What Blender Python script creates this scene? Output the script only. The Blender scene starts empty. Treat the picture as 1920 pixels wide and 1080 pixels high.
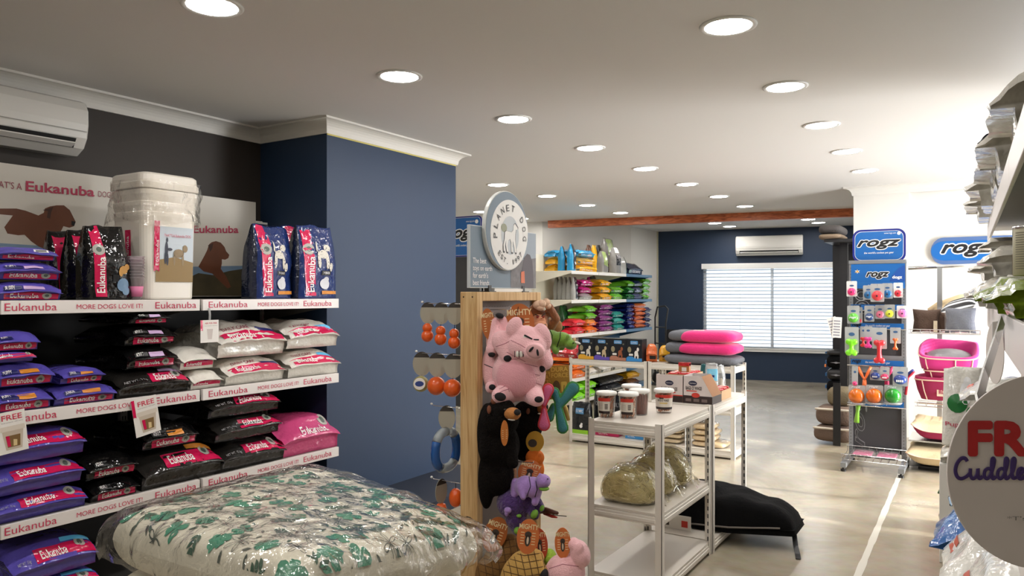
import bpy, math, random
from mathutils import Vector, Matrix, noise
R = random.Random(11)
sc = bpy.context.scene
col = sc.collection
PI = math.pi
# ------------------------------------------------------------------ camera
FPX = 1400.0                      # focal length in pixels of the 1920 px frame
TH = math.radians(32.15)          # the camera looks this far to the left of the long shop axis (+Y)
S_, C_ = math.sin(TH), math.cos(TH)
EYE = 1.54
cam_data = bpy.data.cameras.new('camera')
cam = bpy.data.objects.new('camera', cam_data)
col.objects.link(cam)
cam.location = (0, 0, EYE)
cam.rotation_euler = (PI/2, 0, TH)
cam_data.sensor_width = 36
cam_data.lens = FPX*36/1920
cam_data.shift_y = 13/1920
cam_data.clip_start = 0.05
sc.camera = cam
# ------------------------------------------------------------------ world, sun, daylight, exposure
world = bpy.data.worlds.new('daylight_sky')
sc.world = world
world.use_nodes = True
wb = world.node_tree.nodes['Background']
wb.inputs['Color'].default_value = (0.80, 0.90, 1.0, 1)
wb.inputs['Strength'].default_value = 1.35
def lamp(name, kind, loc, rot, energy, color=(1, 1, 1), **kw):
    d = bpy.data.lights.new(name, kind)
    d.energy = energy
    d.color = color
    for k, v in kw.items():
        setattr(d, k, v)
    o = bpy.data.objects.new(name, d)
    col.objects.link(o)
    o.location = loc
    o.rotation_euler = rot
    return o
sun = lamp('sun', 'SUN', (8, 7, 6), (0, 0, 0), 4.5, (1.0, 0.95, 0.86), angle=math.radians(0.6))
sun.rotation_euler = Vector((-1, -0.085, -0.38)).to_track_quat('-Z', 'Y').to_euler()
# sky light that comes in through the shop window in the side wall
lamp('side_window_daylight', 'AREA', (2.72, 7.0, 1.45), Vector((-1, 0.05, 0.12)).to_track_quat('-Z', 'Y').to_euler(), 400,
     (0.97, 0.98, 1.0), shape='RECTANGLE', size=1.9, size_y=3.6)
LIGHT = 64.0                      # radiance of the ceiling panels
sc.view_settings.view_transform = 'Standard'
sc.view_settings.look = 'None'
sc.view_settings.gamma = 1
sc.view_settings.use_curve_mapping = False
sc.view_settings.exposure = 0.52
sc.cycles.use_denoising = True
sc.cycles.max_bounces = 10
sc.cycles.transparent_max_bounces = 16
sc.cycles.sample_clamp_indirect = 6
sc.cycles.caustics_reflective = False
sc.cycles.caustics_refractive = False
# ------------------------------------------------------------------ helpers
def PX(u, v, x=None, y=None, z=None, t=None):
    """the point on plane x=, y=, z= (or at depth t) met by the sight line through photo pixel u, v"""
    a = (u-960)/FPX
    b = -(v-553)/FPX
    d = Vector((a*C_-S_, a*S_+C_, b))
    if x is not None: t = x/d.x
    elif y is not None: t = y/d.y
    elif z is not None: t = (z-EYE)/d.z
    return Vector((0, 0, EYE))+d*t
def depth(p):
    return -p[0]*S_+p[1]*C_
def lin(c):
    c /= 255.0
    return c/12.92 if c <= 0.04045 else ((c+0.055)/1.055)**2.4
MATS = {}
def M(name, rgb=(200, 200, 200), rough=0.5, metal=0.0, bump=0.0, bscale=40.0, spec=0.5, coat=0.0, var=0.0, vscale=6.0, sheen=0.0, trans=0.0):
    if name in MATS: return MATS[name]
    m = bpy.data.materials.new(name)
    m.use_nodes = True
    nt = m.node_tree
    b = nt.nodes['Principled BSDF']
    c = (lin(rgb[0]), lin(rgb[1]), lin(rgb[2]), 1)
    b.inputs['Base Color'].default_value = c
    b.inputs['Roughness'].default_value = rough
    b.inputs['Metallic'].default_value = metal
    b.inputs['Specular IOR Level'].default_value = spec
    b.inputs['Coat Weight'].default_value = coat
    b.inputs['Coat Roughness'].default_value = 0.08
    b.inputs['Transmission Weight'].default_value = trans
    if sheen:
        b.inputs['Sheen Weight'].default_value = sheen
    tc = None
    if bump or var:
        tc = nt.nodes.new('ShaderNodeTexCoord')
    if bump:
        n = nt.nodes.new('ShaderNodeTexNoise')
        n.inputs['Scale'].default_value = bscale
        n.inputs['Detail'].default_value = 3
        nt.links.new(tc.outputs['Object'], n.inputs['Vector'])
        bp = nt.nodes.new('ShaderNodeBump')
        bp.inputs['Strength'].default_value = bump
        bp.inputs['Distance'].default_value = 0.02
        nt.links.new(n.outputs['Fac'], bp.inputs['Height'])
        nt.links.new(bp.outputs['Normal'], b.inputs['Normal'])
    if var:
        n2 = nt.nodes.new('ShaderNodeTexNoise')
        n2.inputs['Scale'].default_value = vscale
        n2.inputs['Detail'].default_value = 5
        nt.links.new(tc.outputs['Object'], n2.inputs['Vector'])
        mx = nt.nodes.new('ShaderNodeMix')
        mx.data_type = 'RGBA'
        mx.inputs['A'].default_value = tuple(max(0, k*(1-var)) for k in c[:3])+(1,)
        mx.inputs['B'].default_value = tuple(min(1, k*(1+var)) for k in c[:3])+(1,)
        nt.links.new(n2.outputs['Fac'], mx.inputs['Factor'])
        nt.links.new(mx.outputs['Result'], b.inputs['Base Color'])
    MATS[name] = m
    return m
def film_mat(name, tint=(255, 255, 255), clear=0.86, bump=0.6, bscale=14, rough=0.06, refl=0.07):
    """thin clear plastic: mostly see-through, with sharp reflections"""
    if name in MATS: return MATS[name]
    m = bpy.data.materials.new(name)
    m.use_nodes = True
    nt = m.node_tree
    nt.nodes.clear()
    out = nt.nodes.new('ShaderNodeOutputMaterial')
    tr = nt.nodes.new('ShaderNodeBsdfTransparent')
    tr.inputs['Color'].default_value = (lin(tint[0]), lin(tint[1]), lin(tint[2]), 1)
    gl = nt.nodes.new('ShaderNodeBsdfGlossy')
    gl.inputs['Roughness'].default_value = rough
    df = nt.nodes.new('ShaderNodeBsdfDiffuse')
    df.inputs['Color'].default_value = (0.8, 0.8, 0.8, 1)
    fr = nt.nodes.new('ShaderNodeLayerWeight')
    pw = nt.nodes.new('ShaderNodeMath'); pw.operation = 'POWER'; pw.inputs[1].default_value = 4.0
    nt.links.new(fr.outputs['Facing'], pw.inputs[0])
    ad = nt.nodes.new('ShaderNodeMath'); ad.operation = 'ADD'; ad.use_clamp = True
    ad.inputs[1].default_value = refl
    nt.links.new(pw.outputs[0], ad.inputs[0])
    m0 = nt.nodes.new('ShaderNodeMixShader')
    m0.inputs['Fac'].default_value = clear
    nt.links.new(df.outputs[0], m0.inputs[1]); nt.links.new(tr.outputs[0], m0.inputs[2])
    mx = nt.nodes.new('ShaderNodeMixShader')
    nt.links.new(ad.outputs[0], mx.inputs['Fac'])
    nt.links.new(m0.outputs[0], mx.inputs[1]); nt.links.new(gl.outputs[0], mx.inputs[2])
    nt.links.new(mx.outputs[0], out.inputs['Surface'])
    tc = nt.nodes.new('ShaderNodeTexCoord')
    n = nt.nodes.new('ShaderNodeTexNoise'); n.inputs['Scale'].default_value = bscale; n.inputs['Detail'].default_value = 4; n.inputs['Distortion'].default_value = 0.5
    nt.links.new(tc.outputs['Object'], n.inputs['Vector'])
    bp = nt.nodes.new('ShaderNodeBump'); bp.inputs['Strength'].default_value = bump; bp.inputs['Distance'].default_value = 0.03
    nt.links.new(n.outputs['Fac'], bp.inputs['Height'])
    for k in (gl, fr): nt.links.new(bp.outputs['Normal'], k.inputs['Normal'])
    MATS[name] = m
    return m
def emit_mat(name, rgb, strength):
    if name in MATS: return MATS[name]
    m = bpy.data.materials.new(name)
    m.use_nodes = True
    b = m.node_tree.nodes['Principled BSDF']
    b.inputs['Base Color'].default_value = (0.8, 0.8, 0.8, 1)
    b.inputs['Emission Color'].default_value = (lin(rgb[0]), lin(rgb[1]), lin(rgb[2]), 1)
    b.inputs['Emission Strength'].default_value = strength
    MATS[name] = m
    return m
class MB:
    """collects shapes; build() links them as one mesh object"""
    def __init__(s): s.v = []; s.f = []; s.mi = []; s.mats = []
    def add(s, vs, fs, m):
        if m not in s.mats: s.mats.append(m)
        k = s.mats.index(m); b = len(s.v)
        s.v.extend(tuple(v) for v in vs)
        for f in fs:
            s.f.append(tuple(b+i for i in f)); s.mi.append(k)
        return s
    def box(s, x0, x1, y0, y1, z0, z1, m, X=None):
        vs = [Vector((x, y, z)) for x in (x0, x1) for y in (y0, y1) for z in (z0, z1)]
        if X is not None: vs = [X @ v for v in vs]
        return s.add(vs, [(0, 1, 3, 2), (4, 6, 7, 5), (0, 4, 5, 1), (2, 3, 7, 6), (0, 2, 6, 4), (1, 5, 7, 3)], m)
    def tube(s, pts, r, m, seg=8, caps=True, closed=False):
        pts = [Vector(p) for p in pts]; n = len(pts); vs = []; fs = []
        rr = r if isinstance(r, (list, tuple)) else [r]*n
        up = None
        for i, p in enumerate(pts):
            a = pts[(i-1) % n] if (closed or i > 0) else p
            b = pts[(i+1) % n] if (closed or i < n-1) else p
            d = (b-a).normalized()
            if up is None:
                up = d.orthogonal().normalized()
            else:
                up = (up-d*up.dot(d))
                up = up.normalized() if up.length > 1e-6 else d.orthogonal().normalized()
            w = d.cross(up)
            for k in range(seg):
                q = 2*PI*k/seg
                vs.append(p+(up*math.cos(q)+w*math.sin(q))*rr[i])
        for i in range(n if closed else n-1):
            j = (i+1) % n
            for k in range(seg):
                l = (k+1) % seg
                fs.append((i*seg+k, i*seg+l, j*seg+l, j*seg+k))
        if caps and not closed:
            fs.append(tuple(range(seg))[::-1]); fs.append(tuple((n-1)*seg+k for k in range(seg)))
        return s.add(vs, fs, m)
    def lathe(s, prof, m, c=(0, 0, 0), seg=24, X=None):
        vs = []; fs = []; n = len(prof)
        for r, z in prof:
            for k in range(seg):
                q = 2*PI*k/seg
                v = Vector((c[0]+r*math.cos(q), c[1]+r*math.sin(q), c[2]+z))
                vs.append(X @ v if X is not None else v)
        for i in range(n-1):
            for k in range(seg):
                l = (k+1) % seg
                fs.append((i*seg+k, i*seg+l, (i+1)*seg+l, (i+1)*seg+k))
        if prof[0][0] > 1e-5: fs.append(tuple(range(seg))[::-1])
        if prof[-1][0] > 1e-5: fs.append(tuple((n-1)*seg+k for k in range(seg)))
        return s.add(vs, fs, m)
    def prism(s, poly, h0, h1, m, X=None):
        """2D outline extruded along local z"""
        n = len(poly)
        vs = [Vector((p[0], p[1], h0)) for p in poly]+[Vector((p[0], p[1], h1)) for p in poly]
        if X is not None: vs = [X @ v for v in vs]
        fs = [tuple(range(n))[::-1], tuple(range(n, 2*n))]+[(i, (i+1) % n, n+(i+1) % n, n+i) for i in range(n)]
        return s.add(vs, fs, m)
    def flat(s, poly, m, X=None, h=0.0):
        vs = [Vector((p[0], p[1], h)) for p in poly]
        if X is not None: vs = [X @ v for v in vs]
        return s.add(vs, [tuple(range(len(poly)))], m)
    def grid(s, fn, nu, nv, m, u0=0, u1=1, v0=0, v1=1):
        vs = [fn(u0+(u1-u0)*i/nu, v0+(v1-v0)*j/nv) for j in range(nv+1) for i in range(nu+1)]
        fs = [(j*(nu+1)+i, j*(nu+1)+i+1, (j+1)*(nu+1)+i+1, (j+1)*(nu+1)+i) for j in range(nv) for i in range(nu)]
        return s.add(vs, fs, m)
    def ball(s, c, r, m, seg=16, rings=10, X=None):
        if not isinstance(r, (tuple, list)): r = (r, r, r)
        c = Vector(c); vs = []; fs = []
        for i in range(rings+1):
            ph = PI*i/rings
            for k in range(seg):
                q = 2*PI*k/seg
                v = Vector((r[0]*math.sin(ph)*math.cos(q), r[1]*math.sin(ph)*math.sin(q), -r[2]*math.cos(ph)))
                vs.append(c+(X @ v if X is not None else v))
        for i in range(rings):
            for k in range(seg):
                l = (k+1) % seg
                fs.append((i*seg+k, i*seg+l, (i+1)*seg+l, (i+1)*seg+k))
        return s.add(vs, fs, m)
    def text(s, body, o, ux, uy, w, h, m, shear=0.0, bold=0.0, off=0.0015):
        """lettering fitted in a w x h box from corner o along unit vectors ux, uy"""
        vs, fs = text_geo(body, shear, bold)
        o = Vector(o); ux = Vector(ux).normalized(); uy = Vector(uy).normalized(); n = ux.cross(uy)*off
        return s.add([o+ux*(x*w)+uy*(y*h)+n for x, y in vs], fs, m)
    def fat_text(s, body, o, ux, uy, w, h, m, r, shear=0.0, off=0.0015, n=8):
        ux = Vector(ux).normalized(); uy = Vector(uy).normalized(); nn = ux.cross(uy)
        for k in range(n):
            a = 2*PI*k/n
            s.text(body, Vector(o)+ux*(r*math.cos(a))+uy*(r*math.sin(a))+nn*(0.00003*k), ux, uy, w, h, m, shear, 0.0, off)
        return s
    def text_fn(s, body, fn, m, shear=0.0, bold=0.0):
        vs, fs = text_geo(body, shear, bold)
        return s.add([fn(x, y) for x, y in vs], fs, m)
    def build(s, name, parent=None, smooth=False, bevel=0.0, sub=0):
        me = bpy.data.meshes.new(name)
        me.from_pydata(s.v, [], s.f)
        for m in s.mats: me.materials.append(m)
        me.polygons.foreach_set('material_index', s.mi)
        if smooth: me.polygons.foreach_set('use_smooth', [True]*len(me.polygons))
        me.update()
        o = bpy.data.objects.new(name, me)
        col.objects.link(o)
        if parent is not None:
            o.parent = parent
            if parent.parent is None and parent.type == 'EMPTY' and parent.get('_w'):
                o.matrix_parent_inverse = Matrix.Translation(-Vector(parent.location))
        if bevel:
            md = o.modifiers.new('edge', 'BEVEL'); md.width = bevel; md.segments = 2; md.limit_method = 'ANGLE'; md.angle_limit = 0.6
        if sub:
            md = o.modifiers.new('smooth', 'SUBSURF'); md.levels = sub; md.render_levels = sub
        return o
TXT = {}
def text_geo(body, shear=0.0, bold=0.0):
    key = (body, shear, bold)
    if key in TXT: return TXT[key]
    cu = bpy.data.curves.new('lettering_source', 'FONT')
    cu.body = body; cu.shear = shear; cu.offset = bold; cu.resolution_u = 3; cu.align_x = 'LEFT'
    o = bpy.data.objects.new('lettering_source', cu)
    col.objects.link(o)
    dg = bpy.context.evaluated_depsgraph_get()
    me = o.evaluated_get(dg).to_mesh()
    vs = [(v.co.x, v.co.y) for v in me.vertices]
    fs = [tuple(p.vertices) for p in me.polygons]
    o.evaluated_get(dg).to_mesh_clear()
    bpy.data.objects.remove(o); bpy.data.curves.remove(cu)
    x0 = min(v[0] for v in vs); x1 = max(v[0] for v in vs); y0 = min(v[1] for v in vs); y1 = max(v[1] for v in vs)
    TXT[key] = ([((x-x0)/(x1-x0), (y-y0)/(y1-y0)) for x, y in vs], fs)
    return TXT[key]
def tag(o, label, cat, group=None):
    o['label'] = label; o['category'] = cat
    if group: o['group'] = group
    return o
def thing(name, label, cat, loc=(0, 0, 0), group=None, rot=0.0, world=False):
    """an Empty at the thing's base. world=True: its parts are given in shop coordinates"""
    o = bpy.data.objects.new(name, None)
    o.empty_display_size = 0.1
    col.objects.link(o)
    o.location = loc; o.rotation_euler = (0, 0, rot)
    tag(o, label, cat, group)
    if world: o['_w'] = 1
    return o
def struct(mb, name, **kw):
    o = mb.build(name, **kw); o['kind'] = 'structure'; return o
def copy_thing(o, label=None, group=None):
    c = o.copy(); col.objects.link(c)
    if label: c['label'] = label
    if group: c['group'] = group
    for ch in [k for k in bpy.data.objects if k.parent == o]:
        d = ch.copy(); col.objects.link(d); d.parent = c; d.matrix_parent_inverse = ch.matrix_parent_inverse.copy()
        for g in [k for k in bpy.data.objects if k.parent == ch]:
            e = g.copy(); col.objects.link(e); e.parent = d; e.matrix_parent_inverse = g.matrix_parent_inverse.copy()
    return c
def circle(r, n=32, rx=None):
    return [(r*math.cos(2*PI*k/n), (rx or r)*math.sin(2*PI*k/n)) for k in range(n)]
def rrect(w, h, r, n=5, x=0, y=0):
    p = []
    for cx, cy, a in ((w/2-r, h/2-r, 0), (-w/2+r, h/2-r, PI/2), (-w/2+r, -h/2+r, PI), (w/2-r, -h/2+r, 1.5*PI)):
        for k in range(n+1):
            q = a+PI/2*k/n
            p.append((x+cx+r*math.cos(q), y+cy+r*math.sin(q)))
    return p
def frame_at(p, ux, uy):
    """matrix whose local x, y run along ux, uy at p (local z = their cross product)"""
    ux = Vector(ux).normalized(); uy = Vector(uy).normalized(); uz = ux.cross(uy)
    m = Matrix((ux, uy, uz)).transposed().to_4x4()
    m.translation = Vector(p)
    return m
RX = Vector((C_, S_, 0)); RY = Vector((-S_, C_, 0)); UP = Vector((0, 0, 1))   # camera right, camera forward, up
# ------------------------------------------------------------------ common materials
white_paint = M('white_paint', (226, 223, 216), 0.6)
ceiling_paint = M('ceiling_paint', (224, 222, 219), 0.7)
navy_paint = M('navy_paint', (33, 53, 80), 0.55, bump=0.03, bscale=60)
taupe_paint = M('taupe_paint', (46, 38, 31), 0.6)
white_metal = M('white_metal', (228, 226, 220), 0.35)
grey_metal = M('grey_metal', (150, 150, 148), 0.4, 0.3)
chrome = M('chrome', (215, 215, 215), 0.2, 1.0)
steel_dark = M('steel_dark', (70, 70, 70), 0.4, 0.6)
black_plastic = M('black_plastic', (22, 22, 24), 0.4)
dark_fabric = M('dark_fabric', (8, 8, 9), 0.9, bump=0.2, bscale=60, spec=0.15)
card_white = M('card_white', (232, 228, 222), 0.5)
def floor_material():
    m = bpy.data.materials.new('polished_concrete'); m.use_nodes = True
    nt = m.node_tree; b = nt.nodes['Principled BSDF']
    tc = nt.nodes.new('ShaderNodeTexCoord')
    n1 = nt.nodes.new('ShaderNodeTexNoise'); n1.inputs['Scale'].default_value = 1.1; n1.inputs['Detail'].default_value = 7; n1.inputs['Roughness'].default_value = 0.62; n1.inputs['Distortion'].default_value = 0.6
    n2 = nt.nodes.new('ShaderNodeTexNoise'); n2.inputs['Scale'].default_value = 14; n2.inputs['Detail'].default_value = 5
    for n in (n1, n2): nt.links.new(tc.outputs['Object'], n.inputs['Vector'])
    r = nt.nodes.new('ShaderNodeValToRGB')
    r.color_ramp.elements[0].position = 0.3; r.color_ramp.elements[0].color = (lin(150), lin(138), lin(116), 1)
    r.color_ramp.elements[1].position = 0.72; r.color_ramp.elements[1].color = (lin(196), lin(187), lin(168), 1)
    nt.links.new(n1.outputs['Fac'], r.inputs['Fac'])
    mx = nt.nodes.new('ShaderNodeMix'); mx.data_type = 'RGBA'; mx.blend_type = 'MULTIPLY'; mx.inputs['Factor'].default_value = 0.22
    nt.links.new(r.outputs['Color'], mx.inputs['A']); nt.links.new(n2.outputs['Color'], mx.inputs['B'])
    nt.links.new(mx.outputs['Result'], b.inputs['Base Color'])
    mr = nt.nodes.new('ShaderNodeMapRange'); mr.inputs['To Min'].default_value = 0.16; mr.inputs['To Max'].default_value = 0.34
    nt.links.new(n1.outputs['Fac'], mr.inputs['Value']); nt.links.new(mr.outputs['Result'], b.inputs['Roughness'])
    bp = nt.nodes.new('ShaderNodeBump'); bp.inputs['Strength'].default_value = 0.03
    nt.links.new(n2.outputs['Fac'], bp.inputs['Height']); nt.links.new(bp.outputs['Normal'], b.inputs['Normal'])
    return m
def wood_material(name, dark, light, scale=(1, 1, 1), rough=0.5, ring=5.0):
    m = bpy.data.materials.new(name); m.use_nodes = True
    nt = m.node_tree; b = nt.nodes['Principled BSDF']
    tc = nt.nodes.new('ShaderNodeTexCoord'); mp = nt.nodes.new('ShaderNodeMapping'); mp.inputs['Scale'].default_value = scale
    nt.links.new(tc.outputs['Object'], mp.inputs['Vector'])
    w = nt.nodes.new('ShaderNodeTexNoise'); w.inputs['Scale'].default_value = ring; w.inputs['Detail'].default_value = 3; w.inputs['Distortion'].default_value = 1.2
    nt.links.new(mp.outputs['Vector'], w.inputs['Vector'])
    r = nt.nodes.new('ShaderNodeValToRGB'); r.color_ramp.elements[0].position = 0.35; r.color_ramp.elements[1].position = 0.62
    r.color_ramp.elements[0].color = tuple(lin(k) for k in dark)+(1,); r.color_ramp.elements[1].color = tuple(lin(k) for k in light)+(1,)
    nt.links.new(w.outputs['Fac'], r.inputs['Fac']); nt.links.new(r.outputs['Color'], b.inputs['Base Color'])
    b.inputs['Roughness'].default_value = rough
    return m
floor_mat = floor_material()
H = 2.74
# ------------------------------------------------------------------ room shell
struct(MB().box(-7.3, 2.8, -3.1, 14.8, -0.1, 0.0, floor_mat), 'floor')
struct(MB().box(-7.3, 2.8, -3.1, 14.8, H, H+0.1, ceiling_paint), 'ceiling')
struct(MB().box(-4.62, -4.47, -3.0, 3.65, 0, H, taupe_paint), 'wall_left')
struct(MB().box(-4.62, -3.79, 3.65, 5.13, 0, H, navy_paint), 'wall_column')
struct(MB().box(-3.79, -3.22, 3.75, 5.13, 0, 0.10, M('navy_plinth', (24, 33, 50), 0.7)), 'trim_10')
struct(MB().box(-7.3, -4.62, 4.98, 5.13, 0, H, white_paint), 'wall_recess')
struct(MB().box(-7.3, -7.15, 5.13, 10.64, 0, H, white_paint), 'wall_far_left')
struct(MB().prism([(-7.3, 10.64), (-6.1, 10.64), (-5.2, 12.2), (-5.2, 14.6), (-7.3, 14.6)], 0, H, white_paint), 'wall_side')
struct(MB().box(-7.3, 2.8, -3.1, -3.0, 0, H, white_paint), 'wall_rear')
w = MB()
w.box(-1.21, -0.66, 9.10, 11.6, 0, H, white_paint)
w.box(-0.66, 2.6, 9.125, 9.3, 0, H, white_paint)
struct(w, 'wall_partition')
# side wall with its window opening
w = MB()
for a in ((2.6, 2.8, -3.0, 5.2, 0, H), (2.6, 2.8, 8.9, 14.6, 0, H), (2.6, 2.8, 5.2, 8.9, 0, 0.45), (2.6, 2.8, 5.2, 8.9, 2.5, H)):
    w.box(*a, white_paint)
struct(w, 'wall_right')
frame_white = M('window_frame_white', (235, 235, 232), 0.4)
clear_glass = film_mat('window_glass', (255, 255, 255), 1.0, 0.0, 1, 0.01)
root = MB()
for y in (5.2, 6.43, 7.66, 8.84): root.box(2.66, 2.72, y, y+0.06, 0.45, 2.5, frame_white)
for z in (0.45, 0.85, 1.25, 1.65, 2.05, 2.44): root.box(2.66, 2.72, 5.2, 8.9, z, z+0.06, frame_white)
wf = struct(root, 'window_2')
MB().box(2.685, 2.69, 5.2, 8.9, 0.45, 2.5, clear_glass).build('glass_pane', wf)
# back wall, slightly askew, with the window opening
B0 = Vector((-5.22, 13.47, 0)); BD = (Vector((-2.33, 14.0, 0))-Vector((-5.2, 13.5, 0))).normalized(); BN = Vector((BD.y, -BD.x, 0))
def back(u, v):
    """photo pixel -> distance along the back wall and height"""
    p0 = Vector((0, 0, EYE)); p1 = PX(u, v, t=1.0); d = p1-p0
    t = (B0-p0).dot(BN)/d.dot(BN)
    p = p0+d*t
    return (p-B0).dot(BD), p.z
XB = frame_at(B0, BD, -BN)          # local x along the wall, y into it, z up
wx0, wz1 = back(1318, 497); wx1, wz0 = back(1577, 660)
wz0 = max(wz0, 0.55); wx1 = wx0+2.42
w = MB()
w.box(-0.3, wx0, 0, 0.2, 0, H, navy_paint, XB); w.box(wx1, 6.2, 0, 0.2, 0, H, navy_paint, XB)
w.box(wx0, wx1, 0, 0.2, 0, wz0, navy_paint, XB); w.box(wx0, wx1, 0, 0.2, wz1, H, navy_paint, XB)
struct(w, 'wall_back')
w = MB()
for a in ((wx0, wx0+0.05, 0.1, 0.16, wz0, wz1), (wx1-0.05, wx1, 0.1, 0.16, wz0, wz1), (wx0, wx1, 0.1, 0.16, wz0, wz0+0.05), (wx0, wx1, 0.1, 0.16, wz1-0.05, wz1), ((wx0+wx1)/2-0.025, (wx0+wx1)/2+0.025, 0.1, 0.16, wz0, wz1)):
    w.box(*a, frame_white, XB)
wf = struct(w, 'window_1')
MB().box(wx0, wx1, 0.125, 0.13, wz0, wz1, clear_glass, XB).build('glass_pane', wf)
struct(MB().box(wx0-0.03, wx1+0.03, -0.04, 0.1, wz0-0.035, wz0, frame_white, XB), 'trim_9')
# venetian blind in front of the window
bl = thing('window_blind', 'white venetian blind lowered over the window in the far navy wall', 'blind', B0+BD*wx0, world=True)
slat_m = bpy.data.materials.new('blind_slat'); slat_m.use_nodes = True
_nt = slat_m.node_tree; _nt.nodes.clear()
_o = _nt.nodes.new('ShaderNodeOutputMaterial'); _d = _nt.nodes.new('ShaderNodeBsdfDiffuse'); _t = _nt.nodes.new('ShaderNodeBsdfTranslucent'); _mx = _nt.nodes.new('ShaderNodeMixShader')
_d.inputs['Color'].default_value = (0.62, 0.68, 0.76, 1); _t.inputs['Color'].default_value = (0.8, 0.88, 0.95, 1); _mx.inputs['Fac'].default_value = 0.15
_nt.links.new(_d.outputs[0], _mx.inputs[1]); _nt.links.new(_t.outputs[0], _mx.inputs[2]); _nt.links.new(_mx.outputs[0], _o.inputs['Surface'])
MB().box(wx0-0.02, wx1+0.02, -0.06, 0.02, wz1-0.08, wz1+0.02, frame_white, XB).build('headrail', bl, bevel=0.005)
sl = MB(); ns = 23
for k in range(ns):
    z = wz0+0.05+(wz1-0.1-wz0-0.05)*k/(ns-1)
    sl.grid(lambda a, b, z=z: XB @ Vector((wx0+0.01+(wx1-wx0-0.02)*a, -0.025+(b-0.5)*0.048, z+(b-0.5)*-0.016+0.004*math.sin(PI*b))), 1, 3, slat_m)
sl.build('slats', bl, smooth=True)
MB().box(wx0, wx1, -0.045, -0.01, wz0+0.005, wz0+0.03, frame_white, XB).build('bottom_rail', bl, bevel=0.004)
cd = MB()
for k in range(5):
    x = wx0+0.12+(wx1-wx0-0.24)*k/4
    cd.tube([XB @ Vector((x, -0.046, wz0+0.02)), XB @ Vector((x, -0.046, wz1-0.05))], 0.003, frame_white, 5)
cd.build('ladder_cords', bl)
# cornices
def cornice(name, a, b, out, m=white_paint, size=0.095, mit=(0, 0)):
    """cove moulding from a to b (ends on the wall face under the ceiling), out = unit vector away from the wall"""
    a = Vector(a); b = Vector(b); out = Vector(out)
    prof = [(0, -size), (0.012, -size), (0.016, -size*0.86)]
    for k in range(7):
        q = PI/2*k/6
        prof.append((0.016+(size*0.84)*(1-math.cos(q)), -size*0.86+size*0.72*math.sin(q)))
    prof += [(size, -size*0.1), (size, 0), (0, 0)]
    mb = MB(); n = len(prof); vs = []
    run = (b-a).normalized()
    for p, sgn in ((a, -mit[0]), (b, mit[1])):          # +1 mitred round an outer corner, -1 into an inner one
        for o, z in prof: vs.append(p+out*o+UP*z+run*(sgn*o))
    fs = [(i, (i+1) % n, n+(i+1) % n, n+i) for i in range(n)]+[tuple(range(n))[::-1], tuple(range(n, 2*n))]
    mb.add(vs, fs, m)
    return struct(mb, name)
cornice('trim_1', (-4.47, -3.0, H), (-4.47, 3.65, H), (1, 0, 0), mit=(0, -1))
cornice('trim_2', (-4.47, 3.65, H), (-3.79, 3.65, H), (0, -1, 0), mit=(-1, 1))
cornice('trim_3', (-3.79, 3.65, H), (-3.79, 5.13, H), (1, 0, 0), mit=(1, 1))
struct(MB().box(-3.795, -3.785, 3.65, 5.13, H-0.104, H-0.094, M('yellow_primer', (214, 200, 120), 0.7)), 'trim_4')
cornice('trim_5', (-1.21, 9.10, H), (-1.21, 11.6, H), (-1, 0, 0), mit=(1, 0))
cornice('trim_6', (-1.21, 9.10, H), (2.6, 9.10, H), (0, -1, 0), mit=(1, 0))
struct(MB().box(-5.2, -5.185, 13.42, 13.47, 0, H, M('cream_trim', (206, 200, 176), 0.6)), 'trim_7')
# timber beam across the ceiling
beam_wood = wood_material('stained_beam_wood', (150, 74, 40), (206, 118, 74), (0.6, 6, 6), 0.45)
ba = PX(1027, 414, z=H-0.002); bb = PX(1640, 389, z=H-0.002)
bd = (bb-ba).normalized(); XBM = frame_at((ba.x, ba.y, H), bd, UP.cross(bd))
struct(MB().box(0, (bb-ba).length, 0, 0.09, -0.115, 0, beam_wood, XBM), 'ceiling_beam', bevel=0.004)
# white line painted on the floor
pa = PX(1690, 884, z=0); pb = PX(1606, 1085, z=0)
ld = (pb-pa).normalized(); ln = Vector((-ld.y, ld.x, 0)); L = (pb-pa).length
lm = MB()
lm.grid(lambda a, b: pa+ld*(L*1.3*a)+ln*((b-0.5)*(0.038+0.004*math.sin(a*37)+0.003*math.sin(a*91)))+UP*0.0012, 40, 1, M('floor_line_paint', (212, 208, 196), 0.6))
struct(lm, 'floor_line')
# ------------------------------------------------------------------ ceiling downlights
panel_glow = emit_mat('panel_glow', (255, 251, 247), LIGHT)
ring_m = M('downlight_ring', (235, 235, 232), 0.4)
def downlight(x, y, label):
    o = thing('downlight', label, 'ceiling light', (x, y, H), 'round ceiling downlights')
    MB().lathe([(0.100, -0.004), (0.112, -0.010), (0.124, -0.006), (0.126, 0.0)], ring_m, seg=32).build('trim_ring', o, smooth=True)
    MB().flat(circle(0.101, 32)[::-1], panel_glow, h=-0.006).build('diffuser', o)
    return o
ordn = ['first', 'second', 'third', 'fourth', 'fifth', 'sixth', 'seventh', 'eighth', 'ninth', 'tenth']
for k in range(-3, 8):  # the first few are unseen, added to light the near shelves and cushion
    downlight(-2.70, 1.96+1.177*k, ('round downlight in the long row over the shop middle, %s counted from the camera end' % ordn[k]) if k >= 0 else 'round downlight added to the middle row behind the camera, outside the view')
for k in range(-4, 5):  # row likewise extended with unseen panels, added for light near the camera
    downlight(-0.955, 3.33+1.145*k, ('round downlight in the row nearest the silver bag rack, %s from the camera end' % ordn[k]) if k >= 0 else 'round downlight added to the right row behind the camera, outside the view')
for k in range(4):
    downlight(-4.45, 6.79+1.087*k, 'round downlight in the row beyond the navy column, %s from the column' % ordn[k])
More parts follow.
